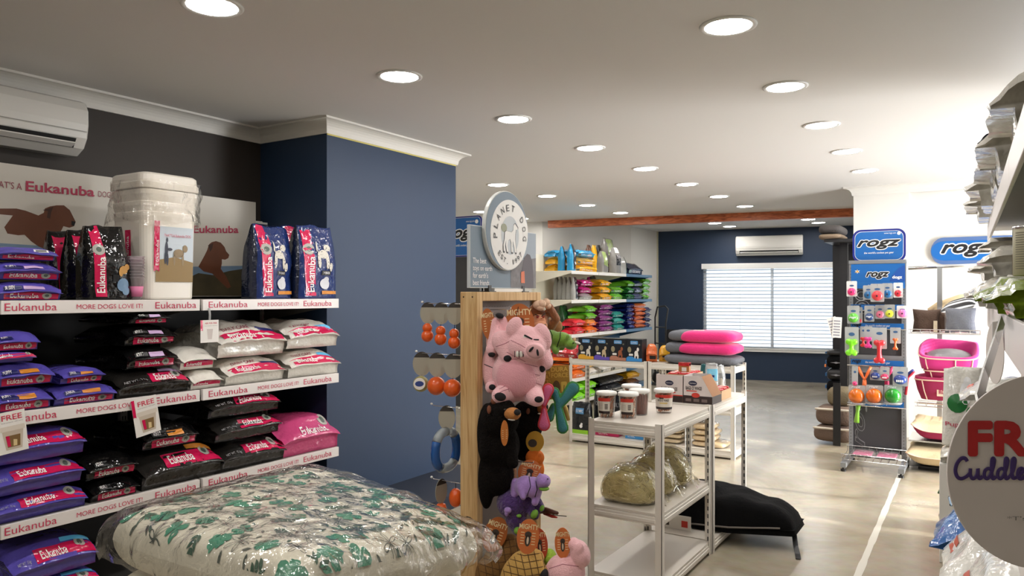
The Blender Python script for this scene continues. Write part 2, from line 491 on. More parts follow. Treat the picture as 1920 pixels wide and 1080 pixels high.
for k in range(2):
    downlight(-6.1, 8.86+1.13*k, 'round downlight over the recess beside the round sign, %s from the column' % ordn[k])
for n, (x, y) in zip(('nearer of the left pair', 'farther of the left pair', 'nearer of the right pair', 'farther of the right pair'), ((-3.76, 12.33), (-3.72, 13.05), (-2.32, 12.5), (-2.28, 13.15))):
    downlight(x, y, 'small round downlight beyond the wooden beam, ' + n)
# ------------------------------------------------------------------ air conditioners
ac_white = M('ac_white', (226, 224, 218), 0.25, coat=0.3)
def air_con(p, along, out, length, label, h=0.31, d=0.22, slot=0.16):
    """split unit: p = bottom corner at the wall, along the wall, out into the room"""
    o = thing('air_conditioner', label, 'air conditioner', p, world=True)
    prof = [(0, 0), (0.10, -0.005), (0.165, 0.03), (0.20, 0.085), (0.215, 0.16), (0.213, h-0.06), (0.19, h-0.015), (0.15, h), (0, h)]
    prof = [(a*d/0.22, b) for a, b in prof]
    p = Vector(p); along = Vector(along).normalized(); out = Vector(out).normalized()
    mb = MB(); n = len(prof)
    rows = [(0, 0.93), (0.012, 1), (length-0.012, 1), (length, 0.93)]
    vs = [p+along*s+out*(a*k)+UP*(h/2+(b-h/2)*k) for s, k in rows for a, b in prof]
    fs = [(r*n+i, r*n+(i+1) % n, (r+1)*n+(i+1) % n, (r+1)*n+i) for r in range(3) for i in range(n)]
    fs += [tuple(range(n))[::-1], tuple(range(3*n, 4*n))]
    mb.add(vs, fs, ac_white)
    mb.build('body', o, bevel=0.006)
    X = frame_at(p, along, UP.cross(along)*1)
    def q(s, a, b): return p+along*s+out*(a*d/0.22)+UP*b
    mb = MB(); dk = M('ac_slot', (28, 28, 28), 0.6)
    e = 0.07
    mb.add([q(e, 0.171, 0.028), q(length-e, 0.171, 0.028), q(length-e, 0.204, 0.078), q(e, 0.204, 0.078)], [(0, 1, 2, 3)], dk)
    mb.build('air_outlet', o)
    mb = MB()
    mb.add([q(e+0.01, 0.174, 0.030), q(length-e-0.01, 0.174, 0.030), q(length-e-0.01, 0.214, 0.048), q(e+0.01, 0.214, 0.048), q(e+0.01, 0.172, 0.036), q(length-e-0.01, 0.172, 0.036), q(length-e-0.01, 0.212, 0.054), q(e+0.01, 0.212, 0.054)],
           [(0, 1, 2, 3), (4, 7, 6, 5), (3, 2, 6, 7), (0, 4, 5, 1), (0, 3, 7, 4), (1, 5, 6, 2)], ac_white)
    mb.build('louvre_flap', o)
    mb = MB()
    mb.add([q(0.02, 0.218, 0.118), q(length-0.02, 0.218, 0.118), q(length-0.02, 0.219, 0.122), q(0.02, 0.219, 0.122)], [(0, 1, 2, 3)], M('ac_seam', (150, 148, 142), 0.5))
    mb.build('panel_seam', o)
    return o
air_con((-4.47, 1.20, 2.335), (0, 1, 0), (1, 0, 0), 1.10, 'white split air conditioner high on the dark taupe wall above the dog poster', h=0.30)
ax0, az0 = back(1381, 480); ax1, az1 = back(1506, 441)
air_con(B0+BD*ax0+UP*az0+BN*0.002, BD, BN, ax1-ax0, 'white split air conditioner above the blind on the far navy wall', h=0.345)
# ------------------------------------------------------------------ packaging
def nz(p, f, s=0.0):
    return noise.noise(Vector((p[0]*f+s, p[1]*f-s*1.7, p[2]*f+s*0.6)))
def lying_fn(W, D, Hh, seed, lip=0.02, amp=0.006):
    """front of a bag lying on its back with its bottom folded towards the aisle (+X):
    s 0..0.3 lower gusset face, 0.3 the lip, 0.34..0.6 the slanted top front, then back over the belly"""
    sl = min(0.24*D, 0.62*Hh)
    P = [(0, -0.020, 0.0), (0.29, -0.010, 0.42), (0.31, lip, 0.445), (0.34, lip-0.003, 0.475), (0.60, lip-sl, 0.93), (0.72, -0.40*D, 1.0), (0.86, -0.75*D, 0.92), (1.0, -D, 0.45)]
    def f(t, s):
        for (s0, x0, z0), (s1, x1, z1) in zip(P, P[1:]):
            if s <= s1 or s1 == 1.0:
                k = min(1, max(0, (s-s0)/(s1-s0)))
                x = x0+(x1-x0)*k; z = z0+(z1-z0)*k
                break
        e = abs(2*t-1)
        drop = 1-0.30*e**4*min(1, s/0.5)
        y = (t-0.5)*W*(1-0.05*max(0, (s-0.6)/0.4))
        a = amp*(1 if s < 0.62 else 1.6)
        n1 = nz((y, x, z), 9, seed); n2 = nz((y, x, z), 22, seed+5)
        lipn = 0.010*nz((y*3, 0, 0), 4, seed+9) if 0.29 < s < 0.45 else 0
        return Vector((x+a*n1+lipn, y, max(0.0, z*Hh*drop+(a*n1+a*0.3*n2+lipn*0.8)*min(1, s*4))))
    return f
def standing_fn(W, T, Hh, seed, amp=0.004, gus=0.72, top=0.5, lean=0.0, taper=0.06):
    def half(t, s):
        th = T/2*(1-max(0, (s-top)/(1-top))**1.5)+0.004
        return th*(gus+(1-gus)*(1-(2*t-1)**4)), th*gus
    def f(t, s, side=1):
        h, g = half(t, s)
        y = (t-0.5)*W*(1-taper*s*s+0.02*math.sin(4*s+seed))
        n = amp*(nz((y, side, s*Hh), 10, seed)+0.6*nz((y, side, s*Hh), 26, seed))
        return Vector((side*(h+n)+lean*s*s, y, s*Hh-(0.008*(1+math.sin(9*t+seed)) if s > 0.98 else 0)))
    return f
def off_fn(f, d):
    def g(t, s):
        e = 0.03
        p = f(t, s); a = f(min(1, t+e), s)-f(max(0, t-e), s); b = f(t, min(1, s+e))-f(t, max(0, s-e))
        n = a.cross(b)
        return p+(n.normalized()*d if n.length > 1e-9 else Vector((d, 0, 0)))
    return g
def print_on(f, gfx, root):
    """printed areas that follow the surface f(t, s)"""
    for k, g in enumerate(gfx):
        mb = MB(); kind = g[0]; d = 0.0016+0.0004*k
        F = off_fn(f, d)
        if kind == 'band':                      # name, corners (t,s) x4 from lower left anticlockwise, material
            (a0, b0), (a1, b1), (a2, b2), (a3, b3) = g[2]
            def q(u, v):
                return F((a0+(a1-a0)*u)*(1-v)+(a3+(a2-a3)*u)*v, (b0+(b1-b0)*u)*(1-v)+(b3+(b2-b3)*u)*v)
            mb.grid(q, 12, 8, g[3])
        elif kind == 'text':                    # name, text, t0,t1,s0,s1, material, vertical, shear
            t0, t1, s0, s1 = g[3]; vert = g[5] if len(g) > 5 else False
            F = off_fn(f, d+0.0032)
            if vert: mb.text_fn(g[2], lambda x, y: F(t1-(t1-t0)*y, s0+(s1-s0)*x), g[4], bold=0.012)
            else: mb.text_fn(g[2], lambda x, y: F(t0+(t1-t0)*x, s0+(s1-s0)*y), g[4], bold=0.012)
        elif kind == 'oval':                    # name, list of (tc, sc, rt, rs, tilt), material
            for tc, s_c, rt, rs, *tl in g[2]:
                a = tl[0] if tl else 0.0
                def q(u, v):
                    x = math.cos(2*PI*u)*v; y = math.sin(2*PI*u)*v
                    return F(tc+rt*(x*math.cos(a)-y*math.sin(a)), s_c+rs*(x*math.sin(a)+y*math.cos(a)))
                mb.grid(lambda u, v: q(u, 1-v), 14, 2, g[3], v0=0, v1=0.98)
        mb.build(g[1], root, smooth=True)
def lying_bag(loc, rot, W, D, Hh, mat, gfx, label, cat='bag of dog food', group=None, name='dog_food_bag', lip=0.02, amp=0.006, nt=14, seed=None):
    seed = R.uniform(0, 40) if seed is None else seed
    o = thing(name, label, cat, loc, group, rot)
    f = lying_fn(W, D, Hh, seed, lip, amp)
    ss = [0, 0.1, 0.2, 0.29, 0.31, 0.34, 0.4, 0.47, 0.53, 0.60, 0.66, 0.72, 0.79, 0.86, 0.93, 1.0]
    n = len(ss)
    vs = [f(i/nt, s) for i in range(nt+1) for s in ss]
    base = len(vs)
    vs += [Vector((-D*0.98, (i/nt-0.5)*W*0.95, 0)) for i in range(nt+1)]
    fs = []
    for i in range(nt):
        for j in range(n-1): fs.append((i*n+j, (i+1)*n+j, (i+1)*n+j+1, i*n+j+1))
        fs.append((i*n+n-1, (i+1)*n+n-1, base+i+1, base+i)); fs.append((i*n, base+i, base+i+1, (i+1)*n))
    for i in (0, nt):                    # gusseted ends, drawn in a little
        c = len(vs); vs.append(Vector((-0.35*D, (i/nt-0.5)*W*0.90, Hh*0.42)))
        ring = [i*n+j for j in range(n)]+[base+i]
        for a, b in zip(ring, ring[1:]+ring[:1]): fs.append((a, b, c) if i else (b, a, c))
    MB().add(vs, fs, mat).build('body', o, smooth=True)
    print_on(f, gfx, o)
    return o
def standing_bag(loc, rot, W, T, Hh, mat, gfx, label, cat='bag of dog food', group=None, name='dog_food_bag', side=None, amp=0.004, nt=8, lean=0.0, top=0.5, gus=0.72, seed=None, taper=0.06):
    seed = R.uniform(0, 40) if seed is None else seed
    o = thing(name, label, cat, loc, group, rot)
    f = standing_fn(W, T, Hh, seed, amp, gus, top, lean, taper)
    rows = [0, 0.03, 0.1, 0.2, 0.3, 0.4, 0.5, 0.6, 0.7, 0.8, 0.88, 0.94, 0.97, 1.0]
    mb = MB()
    vs = []
    for s in rows:
        vs += [f(i/nt, s, 1) for i in range(nt+1)]+[f(1-i/nt, s, -1) for i in range(nt+1)]
    m = 2*(nt+1)
    ff = []; fs = []
    for j in range(len(rows)-1):
        for i in range(m):
            k = (i+1) % m
            (ff if i < nt else fs).append((j*m+i, j*m+k, (j+1)*m+k, (j+1)*m+i))
    fs.append(tuple(range(m))[::-1]); fs.append(tuple((len(rows)-1)*m+i for i in range(m)))
    b0 = len(mb.v)
    mb.add(vs, ff, mat)
    k = len(mb.mats)
    sm = side or mat
    if sm not in mb.mats: mb.mats.append(sm)
    for q in fs: mb.f.append(q); mb.mi.append(mb.mats.index(sm))
    mb.build('body', o, smooth=True)
    print_on(f, gfx, o)
    return o
def bagmat(name, rgb, rough=0.24, bump=0.35, bscale=26, **k):
    return M(name, rgb, rough*0.42, bump=min(1, bump*2.2), bscale=bscale*0.55, coat=0.3, **k)
purple_film = bagmat('purple_film', (88, 78, 168))
purple_dark = bagmat('purple_dark_film', (46, 40, 104), 0.35)
black_film = bagmat('black_film', (11, 11, 12), 0.18)
grey_black_film = bagmat('grey_black_film', (34, 32, 30), 0.22)
crimson = bagmat('crimson_print', (206, 28, 82), 0.25, 0.25)
pink_film = bagmat('pink_film', (206, 76, 128), 0.32)
pearl_film = bagmat('pearl_film', (226, 222, 212), 0.28)
navy_film = bagmat('navy_film', (32, 50, 104), 0.2)
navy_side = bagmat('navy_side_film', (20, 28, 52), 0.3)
emblem_grey = M('emblem_grey', (168, 166, 158), 0.3)
emblem_dark = M('emblem_dark', (70, 84, 74), 0.4)
lilac_print = M('lilac_print', (196, 166, 206), 0.35)
orange_print = M('orange_print', (206, 132, 44), 0.3)
white_print = M('white_print', (240, 236, 236), 0.4)
navy_print = M('navy_print', (30, 32, 92), 0.35)
black_print = M('black_print', (16, 16, 18), 0.4)
blue_print = M('light_blue_print', (88, 178, 222), 0.35)
red_ink = M('red_ink', (204, 60, 86), 0.5)
def rect(t0, t1, s0, s1): return [(t0, s0), (t1, s0), (t1, s1), (t0, s1)]
BR = 'Eukanuba'
def gfx_front_face(sub, tone=None, chip=navy_print, band=crimson):
    """crimson name band on the lower face, small panels on the slanted top"""
    g = [('band', 'name_band', rect(0.16, 0.97, 0.03, 0.27), band), ('text', 'lettering', BR, (0.24, 0.66, 0.08, 0.23), white_print),
         ('oval', 'emblem', [(0.79, 0.15, 0.075, 0.11)], emblem_grey), ('oval', 'emblem_leaf', [(0.79, 0.15, 0.035, 0.05, 0.6)], emblem_dark),
         ('band', 'title_panel', rect(0.14, 0.40, 0.37, 0.47), chip), ('text', 'title_lettering', sub, (0.16, 0.30, 0.39, 0.46), white_print)]
    if tone: g.append(('band', 'flavour_panel', rect(0.42, 0.72, 0.36, 0.46), tone))
    return g
def gfx_slant(t0=0.34, tone=None, size='NET WT. 15 kg', band=crimson, hi=0.53, lo=0.36):
    """crimson name band on the slanted top front"""
    g = [('band', 'name_band', rect(t0, 0.985, lo, hi), band), ('text', 'lettering', BR, (t0+0.06, t0+0.36, lo+0.03, hi-0.03), white_print),
         ('oval', 'emblem', [(0.83, hi-0.02, 0.065, 0.075)], emblem_grey), ('oval', 'emblem_leaf', [(0.83, hi-0.02, 0.03, 0.04, 0.6)], emblem_dark)]
    if size: g.append(('text', 'weight_lettering', size, (0.08, t0-0.06, lo+0.02, lo+0.07), M('grey_print', (150, 148, 150), 0.5)))
    if tone: g.append(('band', 'flavour_panel', rect(0.62, 0.96, hi+0.015, hi+0.07), tone))
    return g
# ------------------------------------------------------------------ shelving with dog food along the taupe wall
XF = -3.62                                  # front of the shelves
XBK = -4.38
SHELF_Z = {'top': 1.515, 'middle': 1.02, 'lower': 0.53}
dark_back = M('shelf_back_dark', (30, 27, 25), 0.6)
strip_white = M('price_strip', (230, 224, 220), 0.35)
strip_red = M('strip_red', (200, 62, 92), 0.5)
def shelf_unit(y0, y1, label, texts):
    o = thing('shelf_unit', label, 'shelves', (XBK, (y0+y1)/2, 0), 'dog food shelving units', world=True)
    MB().box(XBK-0.03, XBK, y0+0.032, y1-0.03, 0.05, 1.62, dark_back).build('back_panel', o)
    mb = MB().box(XBK-0.03, XBK+0.012, y0+0.035, y1-0.035, 1.62, 2.02, white_metal)
    mb.box(XBK-0.03, XBK+0.03, y0+0.035, y1-0.03, 2.02, 2.065, white_metal)
    mb.build('upper_back_panel', o, bevel=0.003)
    for y in ((y0, y1) if y0 < 2 else (y1,)):
        mb = MB().box(XBK-0.05, XBK+0.02, y-0.022, y+0.022, 0, 2.06, white_metal)
        for k in range(40):
            z = 0.1+k*0.049
            for yy in (-0.008, 0.008): mb.box(XBK+0.019, XBK+0.0206, y+yy-0.003, y+yy+0.003, z, z+0.026, steel_dark)
        mb.build('upright', o)
    for nm, z in (('top', 1.515), ('middle', 1.02), ('lower', 0.53)):
        MB().box(XBK+0.024, XF-0.02, y0+0.004, y1-0.004, z-0.03, z, M('shelf_board', (150, 146, 140), 0.4)).build('shelf_board', o, bevel=0.002)
        for y in (y0+0.01, y1-0.01):
            mb = MB().prism([(XBK+0.024, z-0.03), (XF-0.03, z-0.03), (XF-0.03, z-0.045), (XBK+0.024, z-0.16)], y-0.002, y+0.002, M('bracket_grey', (120, 116, 110), 0.4), Matrix(((1, 0, 0, 0), (0, 0, -1, 0), (0, 1, 0, 0), (0, 0, 0, 1))))
            # prism runs along -Y in this frame; put it back at +y
            mb.v = [(a, -b, c) for a, b, c in mb.v]
            mb.build('bracket', o)
        st = MB().box(XF-0.02, XF, y0+0.006, y1-0.006, z-0.061, z+0.0, strip_white).build('price_strip', o, bevel=0.002)
        for a, b, body in texts:
            big = body == BR
            MB().text(body, (XF+0.0005, y0+a*(y1-y0), z-(0.046 if big else 0.042)), (0, 1, 0), UP, (b-a)*(y1-y0), 0.034 if big else 0.022, strip_red, bold=0.0).build('lettering', st)
    MB().box(XBK+0.024, XF-0.03, y0+0.004, y1-0.004, 0.0, 0.11, M('plinth_dark', (40, 38, 36), 0.6)).build('base_deck', o)
    return o
Y0, YM, Y1 = 1.565, 2.56, 3.60
TXS = ((0.02, 0.24, BR), (0.33, 0.66, 'MORE DOGS LOVE IT!'), (0.73, 0.97, BR))
shelf_unit(Y0, YM-0.003, 'white shelf unit with dark back under the long dog poster, purple bags on it', TXS)
shelf_unit(YM+0.003, Y1, 'white shelf unit against the navy column, pale and black bags on it', ((0.04, 0.29, BR), (0.36, 0.66, 'MORE DOGS LOVE IT!'), (0.70, 0.93, BR)))
def yl(u): return PX(u, 553, x=XF).y
def stack(us, vs, zb, D, spec, where, x=XF-0.012):
    """lying bags one on another. us: (u0,u1) per bag; vs: v of every boundary from the shelf up; spec: (mat, gfx, words)"""
    n = len(spec); z = zb
    for i in range(n):
        u0, u1 = us[i]; y0, y1 = yl(u0), yl(u1)
        t = PX((u0+u1)/2, 553, x=XF)
        h = (vs[i]-vs[i+1])*depth(t)/FPX
        mat, g, words = spec[i][:3]
        kw = spec[i][3] if len(spec[i]) > 3 else {}
        dx = kw.pop('dx', 0.0)
        if n > 1: pos = 'topmost' if i == n-1 else 'bottom' if i == 0 else ('second up' if i == 1 else 'third up')
        lab = words+(', %s ' % pos if n > 1 else ' ')+where
        lying_bag((x+dx, (y0+y1)/2, z+0.001), R.uniform(-0.03, 0.03), (y1-y0)*0.935, D, h*0.93, mat, g, lab, group='dog food bags on the shelving', **kw)
        z += h
# --- top shelf
zt = 1.516
pz = PX(60, 553, x=XF)
stack([(-14, 122), (-14, 120), (-14, 112)], [560, 521, 484, 458], zt, 0.45,
      [(purple_film, gfx_front_face('PUPPY', lilac_print), 'purple puppy food bag'), (purple_film, gfx_front_face('PUPPY', lilac_print), 'purple puppy food bag'),
       (purple_film, gfx_front_face('PUPPY')[:2]+[('band', 'barcode_label', rect(0.62, 0.86, 0.40, 0.52), white_print), ('band', 'barcode', rect(0.65, 0.83, 0.43, 0.50), M('barcode_grey', (120, 120, 120), 0.6))], 'purple food bag with a white barcode label')], 'on the top shelf by the poster')
def zv(u, v, x=XF): return PX(u, v, x=x).z
def ribbon(t0=0.08, t1=0.34, dog=None, tip=0.1):
    return [('band', 'name_ribbon', [(t0+0.08, 0.04), (t1+0.07, 0.04), (t1, 0.985), (t0-0.02, 0.985)], crimson),
            ('text', 'lettering', BR, (t0+0.10, t1+0.01, 0.09, 0.56), white_print, True),
            ('oval', 'emblem', [((t0+t1)/2+0.02, 0.66, 0.15, 0.075)], emblem_grey), ('oval', 'emblem_leaf', [((t0+t1)/2+0.02, 0.66, 0.07, 0.035, 0.5)], emblem_dark)]
for k, (words, dx) in enumerate((('black standing adult dog food bag with crimson ribbon, front of three', 0.0), ('black standing dog food bag, second of three in the row behind its ribbon', 0.165), ('black standing dog food bag, last of three towards the poster', 0.335))):
    x = XF-0.10-dx
    y0, y1 = PX(166, 553, x=XF-0.05).y, PX(243, 553, x=XF-0.05).y
    hh = zv(200, 421, XF-0.05)-zt
    g = ribbon(0.06, 0.32)+[('oval', 'printed_dog', [(0.80, 0.40, 0.11, 0.055), (0.90, 0.44, 0.08, 0.04), (0.72, 0.36, 0.05, 0.05)], M('dog_tan', (190, 140, 70), 0.5)),
                            ('band', 'info_panel', rect(0.52, 0.66, 0.24, 0.33), black_print), ('oval', 'kibble_picture', [(0.78, 0.20, 0.16, 0.09), (0.86, 0.12, 0.10, 0.06)], M('kibble_blue', (120, 150, 180), 0.3))]
    standing_bag((x, (y0+y1)/2+R.uniform(-.01, .01), zt), 0.05, (y1-y0), 0.14, hh*(1-0.03*(k > 0)), black_film, g if k == 0 else ribbon(0.06, 0.45)[:1], words, group='dog food bags on the shelving', amp=0.007)
for (u0, u1, v0, dx, words, tw, bk) in ((456, 541, 422, 0.0, 'navy standing dog food bag with dalmatian, next to the white tubs', 0.18, 0), (540, 623, 422, 0.0, 'navy standing dog food bag with dalmatian, at the column end of the top shelf', 0.1, 0), (512, 590, 424, 0.2, 'navy standing dog food bag hidden behind the two dalmatian bags', 0.1, 1)):
    x = XF-0.10-dx
    y0, y1 = PX(u0, 553, x=x).y, PX(u1, 553, x=x).y
    W = (y1-y0)*0.92; hh = zv((u0+u1)/2, v0, x)-zt
    dal = M('dalmatian_white', (214, 208, 196), 0.5)
    if not bk and not dal.get('spots'):
        dal['spots'] = 1; nt = dal.node_tree; vo = nt.nodes.new('ShaderNodeTexVoronoi'); vo.inputs['Scale'].default_value = 70; tcn = nt.nodes.new('ShaderNodeTexCoord')
        rp = nt.nodes.new('ShaderNodeValToRGB'); rp.color_ramp.interpolation = 'CONSTANT'; rp.color_ramp.elements[0].color = (0.02, 0.02, 0.02, 1); rp.color_ramp.elements[1].position = 0.26; rp.color_ramp.elements[1].color = (0.66, 0.62, 0.54, 1)
        nt.links.new(tcn.outputs['Object'], vo.inputs['Vector']); nt.links.new(vo.outputs['Distance'], rp.inputs['Fac']); nt.links.new(rp.outputs['Color'], nt.nodes['Principled BSDF'].inputs['Base Color'])
    g = ribbon(0.06, 0.32)+[('oval', 'printed_dog', [(0.58, 0.60, 0.13, 0.06, 0.5), (0.70, 0.69, 0.10, 0.045), (0.68, 0.52, 0.05, 0.12, 0.35), (0.46, 0.53, 0.045, 0.12, 0.1), (0.77, 0.43, 0.05, 0.06, 0.3), (0.42, 0.70, 0.02, 0.07, 0.5)], dal),
                            ('band', 'info_panel', rect(0.52, 0.76, 0.32, 0.38), black_print), ('text', 'info_lettering', '7+ SENIOR', (0.55, 0.72, 0.335, 0.365), white_print),
                            ('oval', 'kibble_picture', [(0.62, 0.20, 0.13, 0.075), (0.66, 0.26, 0.07, 0.04)], M('kibble_white', (205, 205, 210), 0.4)),
                            ('band', 'flavour_panel', rect(0.52, 0.97, 0.06, 0.105), orange_print)]
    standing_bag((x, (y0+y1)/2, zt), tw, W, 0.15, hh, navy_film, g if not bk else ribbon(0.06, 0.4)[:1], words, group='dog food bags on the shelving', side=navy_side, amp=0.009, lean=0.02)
# white storage tubs, nested, under a plastic wrapper
tub_white = M('tub_white', (238, 232, 220), 0.3, coat=0.2)
def tub():
    x0, cy = XF-0.22, (PX(290, 553, x=XF-0.03).y+PX(386, 553, x=XF-0.03).y)/2-0.03
    o = thing('storage_tub', 'tall white plastic storage tub with a dog picture label, wrapped rims, on the top shelf', 'tub', (x0, cy, zt), rot=0.0)
    w0 = (PX(386, 553, x=XF-0.03).y-PX(291, 553, x=XF-0.03).y)*1.04
    def sect(w, z, r=0.04): return [(p[0], p[1], z) for p in rrect(w, w, r, 5)]
    hh = zv(330, 334, XF-0.15)-zt
    rows = [(w0*0.92, 0, 0.045), (w0*0.94, 0.01, 0.045), (w0, hh*0.62, 0.05), (w0*1.03, hh*0.66, 0.05), (w0*1.03, hh*0.69, 0.05), (w0*1.0, hh*0.695, 0.05), (w0*1.04, hh*0.74, 0.05), (w0*1.04, hh*0.77, 0.05), (w0*1.01, hh*0.775, 0.05), (w0*1.06, hh*0.83, 0.05), (w0*1.06, hh*0.865, 0.05), (w0*1.03, hh*0.87, 0.05)]
    mb = MB(); rings = [sect(*r) for r in rows]; n = len(rings[0])
    vs = [v for r in rings for v in r]
    mb.add(vs, [(j*n+i, j*n+(i+1) % n, (j+1)*n+(i+1) % n, (j+1)*n+i) for j in range(len(rings)-1) for i in range(n)]+[tuple(range(n))[::-1], tuple((len(rings)-1)*n+i for i in range(n))], tub_white)
    mb.build('body', o, bevel=0.002)
    rows = [(w0*1.06, hh*0.872, 0.05), (w0*1.11, hh*0.875, 0.055), (w0*1.11, hh*0.925, 0.055), (w0*1.07, hh*0.93, 0.055), (w0*1.06, hh*0.985, 0.055), (w0*0.98, hh, 0.05)]
    mb = MB(); rings = [sect(*r) for r in rows]; vs = [v for r in rings for v in r]
    mb.add(vs, [(j*n+i, j*n+(i+1) % n, (j+1)*n+(i+1) % n, (j+1)*n+i) for j in range(len(rings)-1) for i in range(n)]+[tuple(range(n))[::-1], tuple((len(rings)-1)*n+i for i in range(n))], tub_white)
    mb.build('lid', o, bevel=0.003)
    # loose wrapper hanging round the rims
    def wr(u, v):
        q = 2*PI*u; k = w0*0.62
        e = 4.0
        r = k/((abs(math.cos(q))**e+abs(math.sin(q))**e)**(1/e))*0.95
        z = hh*(0.60+0.34*v)
        r += 0.010*math.sin(q*5+v*4)+0.012*nz((math.cos(q), math.sin(q), v*2), 3, 4)+(0.02*(1-v) if v < 0.5 else 0.01)
        return Vector((r*math.cos(q), r*math.sin(q), z+0.02*math.sin(q*3)*(1-v)))
    MB().grid(wr, 56, 12, film_mat('milky_wrapper', (255, 253, 249), 0.93, 1.0, 16, 0.10, 0.12)).build('plastic_wrapper', o, smooth=True)
    def face(p, hw):                         # label on one side: p maps (a, z) to a point
        lb = MB(); lb.add([p(a, z) for a, z in ((-0.30, 0.14), (0.40, 0.14), (0.40, 0.58), (-0.30, 0.58))], [(0, 1, 2, 3)], M('label_sky', (196, 206, 214), 0.35))
        lo = lb.build('picture_label', o)
        lb = MB(); lb.add([p(a, z, 1) for a, z in ((-0.30, 0.14), (0.40, 0.14), (0.40, 0.30), (0.05, 0.34), (-0.30, 0.31))], [(0, 1, 2, 3, 4)], M('label_field', (148, 122, 78), 0.5))
        lb.build('printed_field', lo)
        lb = MB()
        for a, z, ra, rz in ((0.12, 0.37, 0.10, 0.035), (0.24, 0.41, 0.05, 0.03), (0.04, 0.32, 0.02, 0.05), (0.20, 0.32, 0.02, 0.05)):
            lb.add([p(a+ra*math.cos(q*PI/8), z+rz*math.sin(q*PI/8), 2) for q in range(16)], [tuple(range(16))], M('label_dog', (150, 130, 100), 0.5))
        lb.build('printed_dog', lo)
        lb = MB()
        for a, z, ra, rz in ((-0.11, 0.40, 0.03, 0.06), (-0.10, 0.475, 0.018, 0.02), (-0.05, 0.40, 0.05, 0.012), (-0.13, 0.33, 0.02, 0.05), (-0.09, 0.32, 0.02, 0.05)):
            lb.add([p(a+ra*math.cos(q*PI/8), z+rz*math.sin(q*PI/8), 2) for q in range(16)], [tuple(range(16))], M('label_figure', (58, 62, 76), 0.5))
        lb.build('printed_person', lo)
        lb = MB(); lb.add([p(a, z, 3) for a, z in ((-0.34, 0.22), (-0.29, 0.235), (-0.24, 0.22), (-0.24, 0.62), (-0.34, 0.62))], [(0, 1, 2, 3, 4)], crimson)
        lb.build('name_ribbon', lo)
        lb = MB(); lb.text_fn(BR, lambda x, y: p(-0.26-0.055*y, 0.27+0.2*x, 5), white_print)
        lb.build('lettering', lo)
        lb = MB(); lb.text_fn("THAT'S A Eukanuba DOG", lambda x, y: p(-0.16+0.5*x, 0.50+0.022*y, 5), red_ink)
        lb.build('slogan_lettering', lo)
    face(lambda a, z, k=0: Vector((w0*(0.465+0.035*z/0.62)+0.004+0.0012*k, a*w0, z*hh)), w0)
    lb = MB(); lb.add([(a*w0, -w0*(0.465+0.035*z/0.62)-0.004, z*hh) for a, z in ((-0.06, 0.24), (0.10, 0.24), (0.10, 0.55), (-0.06, 0.55))], [(0, 1, 2, 3)], crimson)
    lb.text_fn(BR, lambda x, y: Vector(((0.06-0.08*y)*w0, -w0*0.49-0.007, (0.26+0.24*x)*hh)), white_print)
    lb.build('side_name_ribbon', o)
tub()
# stack of clear measuring cups
x = XF-0.06; cy = PX(256, 553, x=x).y
cup_film = film_mat('cup_plastic', (250, 236, 244), 0.7, 0.0, 10, 0.1)
for k in range(8):
    o = thing('measuring_cup', 'clear pink-tinted measuring cup, %s of the nested column beside the white tub' % (('lowest', 'second', 'third', 'fourth', 'fifth', 'sixth', 'seventh', 'topmost')[k]), 'cup', (x, cy, zt+k*0.0155), 'nested measuring cups', rot=0.3*k)
    MB().lathe([(0.024, 0.0), (0.0378, 0.110), (0.0405, 0.112), (0.0405, 0.1145), (0.0372, 0.114), (0.0235, 0.002)], cup_film, seg=24).build('body', o, smooth=True)
    if k == 0: MB().lathe([(0.0268, 0.015), (0.0330, 0.068)], M('cup_pink', (216, 120, 160), 0.4), seg=24).build('pink_sleeve', o, smooth=True)
# posters behind the top shelf
paper = M('poster_paper', (206, 200, 188), 0.45)
dog_fur = M('poster_dog', (104, 60, 38), 0.55, var=0.25, vscale=9)
dog_dark = M('poster_dog_dark', (62, 36, 26), 0.55)
hill = M('poster_hill', (70, 62, 40), 0.6, var=0.4, vscale=12)
water = M('poster_water', (120, 144, 168), 0.5)
xp = XBK+0.048
def pq(u, v, k=0): return PX(u, v, x=xp+0.0005*k)
def poly_part(name, parent, pts, m, k):
    MB().add([pq(u, v, k) for u, v in pts], [tuple(range(len(pts)))], m).build(name, parent)
ya, yb = PX(-60, 553, x=xp).y, PX(228, 553, x=xp).y
o = thing('dog_poster', 'long white poster of a running brown dog over the purple bags', 'poster', (xp, (ya+yb)/2, 1.53), world=True)
zt1 = PX(100, 318, x=xp).z
MB().box(xp-0.012, xp, ya, yb, 1.53, zt1, paper).build('sheet', o)
poly_part('printed_water', o, [(-60, 452), (222, 470), (222, 505), (-60, 505)], water, 1)
poly_part('printed_field', o, [(-60, 478), (40, 470), (120, 476), (222, 492), (222, 555), (-60, 555)], hill, 2)
poly_part('printed_dog', o, [(-60, 394), (0, 391), (31, 391), (48, 395), (72, 404), (82, 399), (84, 391), (94, 387), (106, 385), (120, 385), (131, 394), (136, 404), (142, 416), (139, 424), (130, 427), (119, 424), (114, 434), (119, 455), (118, 476), (126, 494), (118, 496), (101, 474), (72, 462), (58, 452), (46, 440), (34, 441), (14, 438), (8, 426), (20, 410), (24, 404), (-20, 400), (-60, 404)], dog_fur, 3)
poly_part('printed_ear', o, [(80, 394), (100, 388), (96, 398), (94, 410), (88, 408), (90, 396)], dog_dark, 4)
poly_part('printed_nose', o, [(134, 414), (142, 416), (139, 424), (134, 422)], black_print, 4)
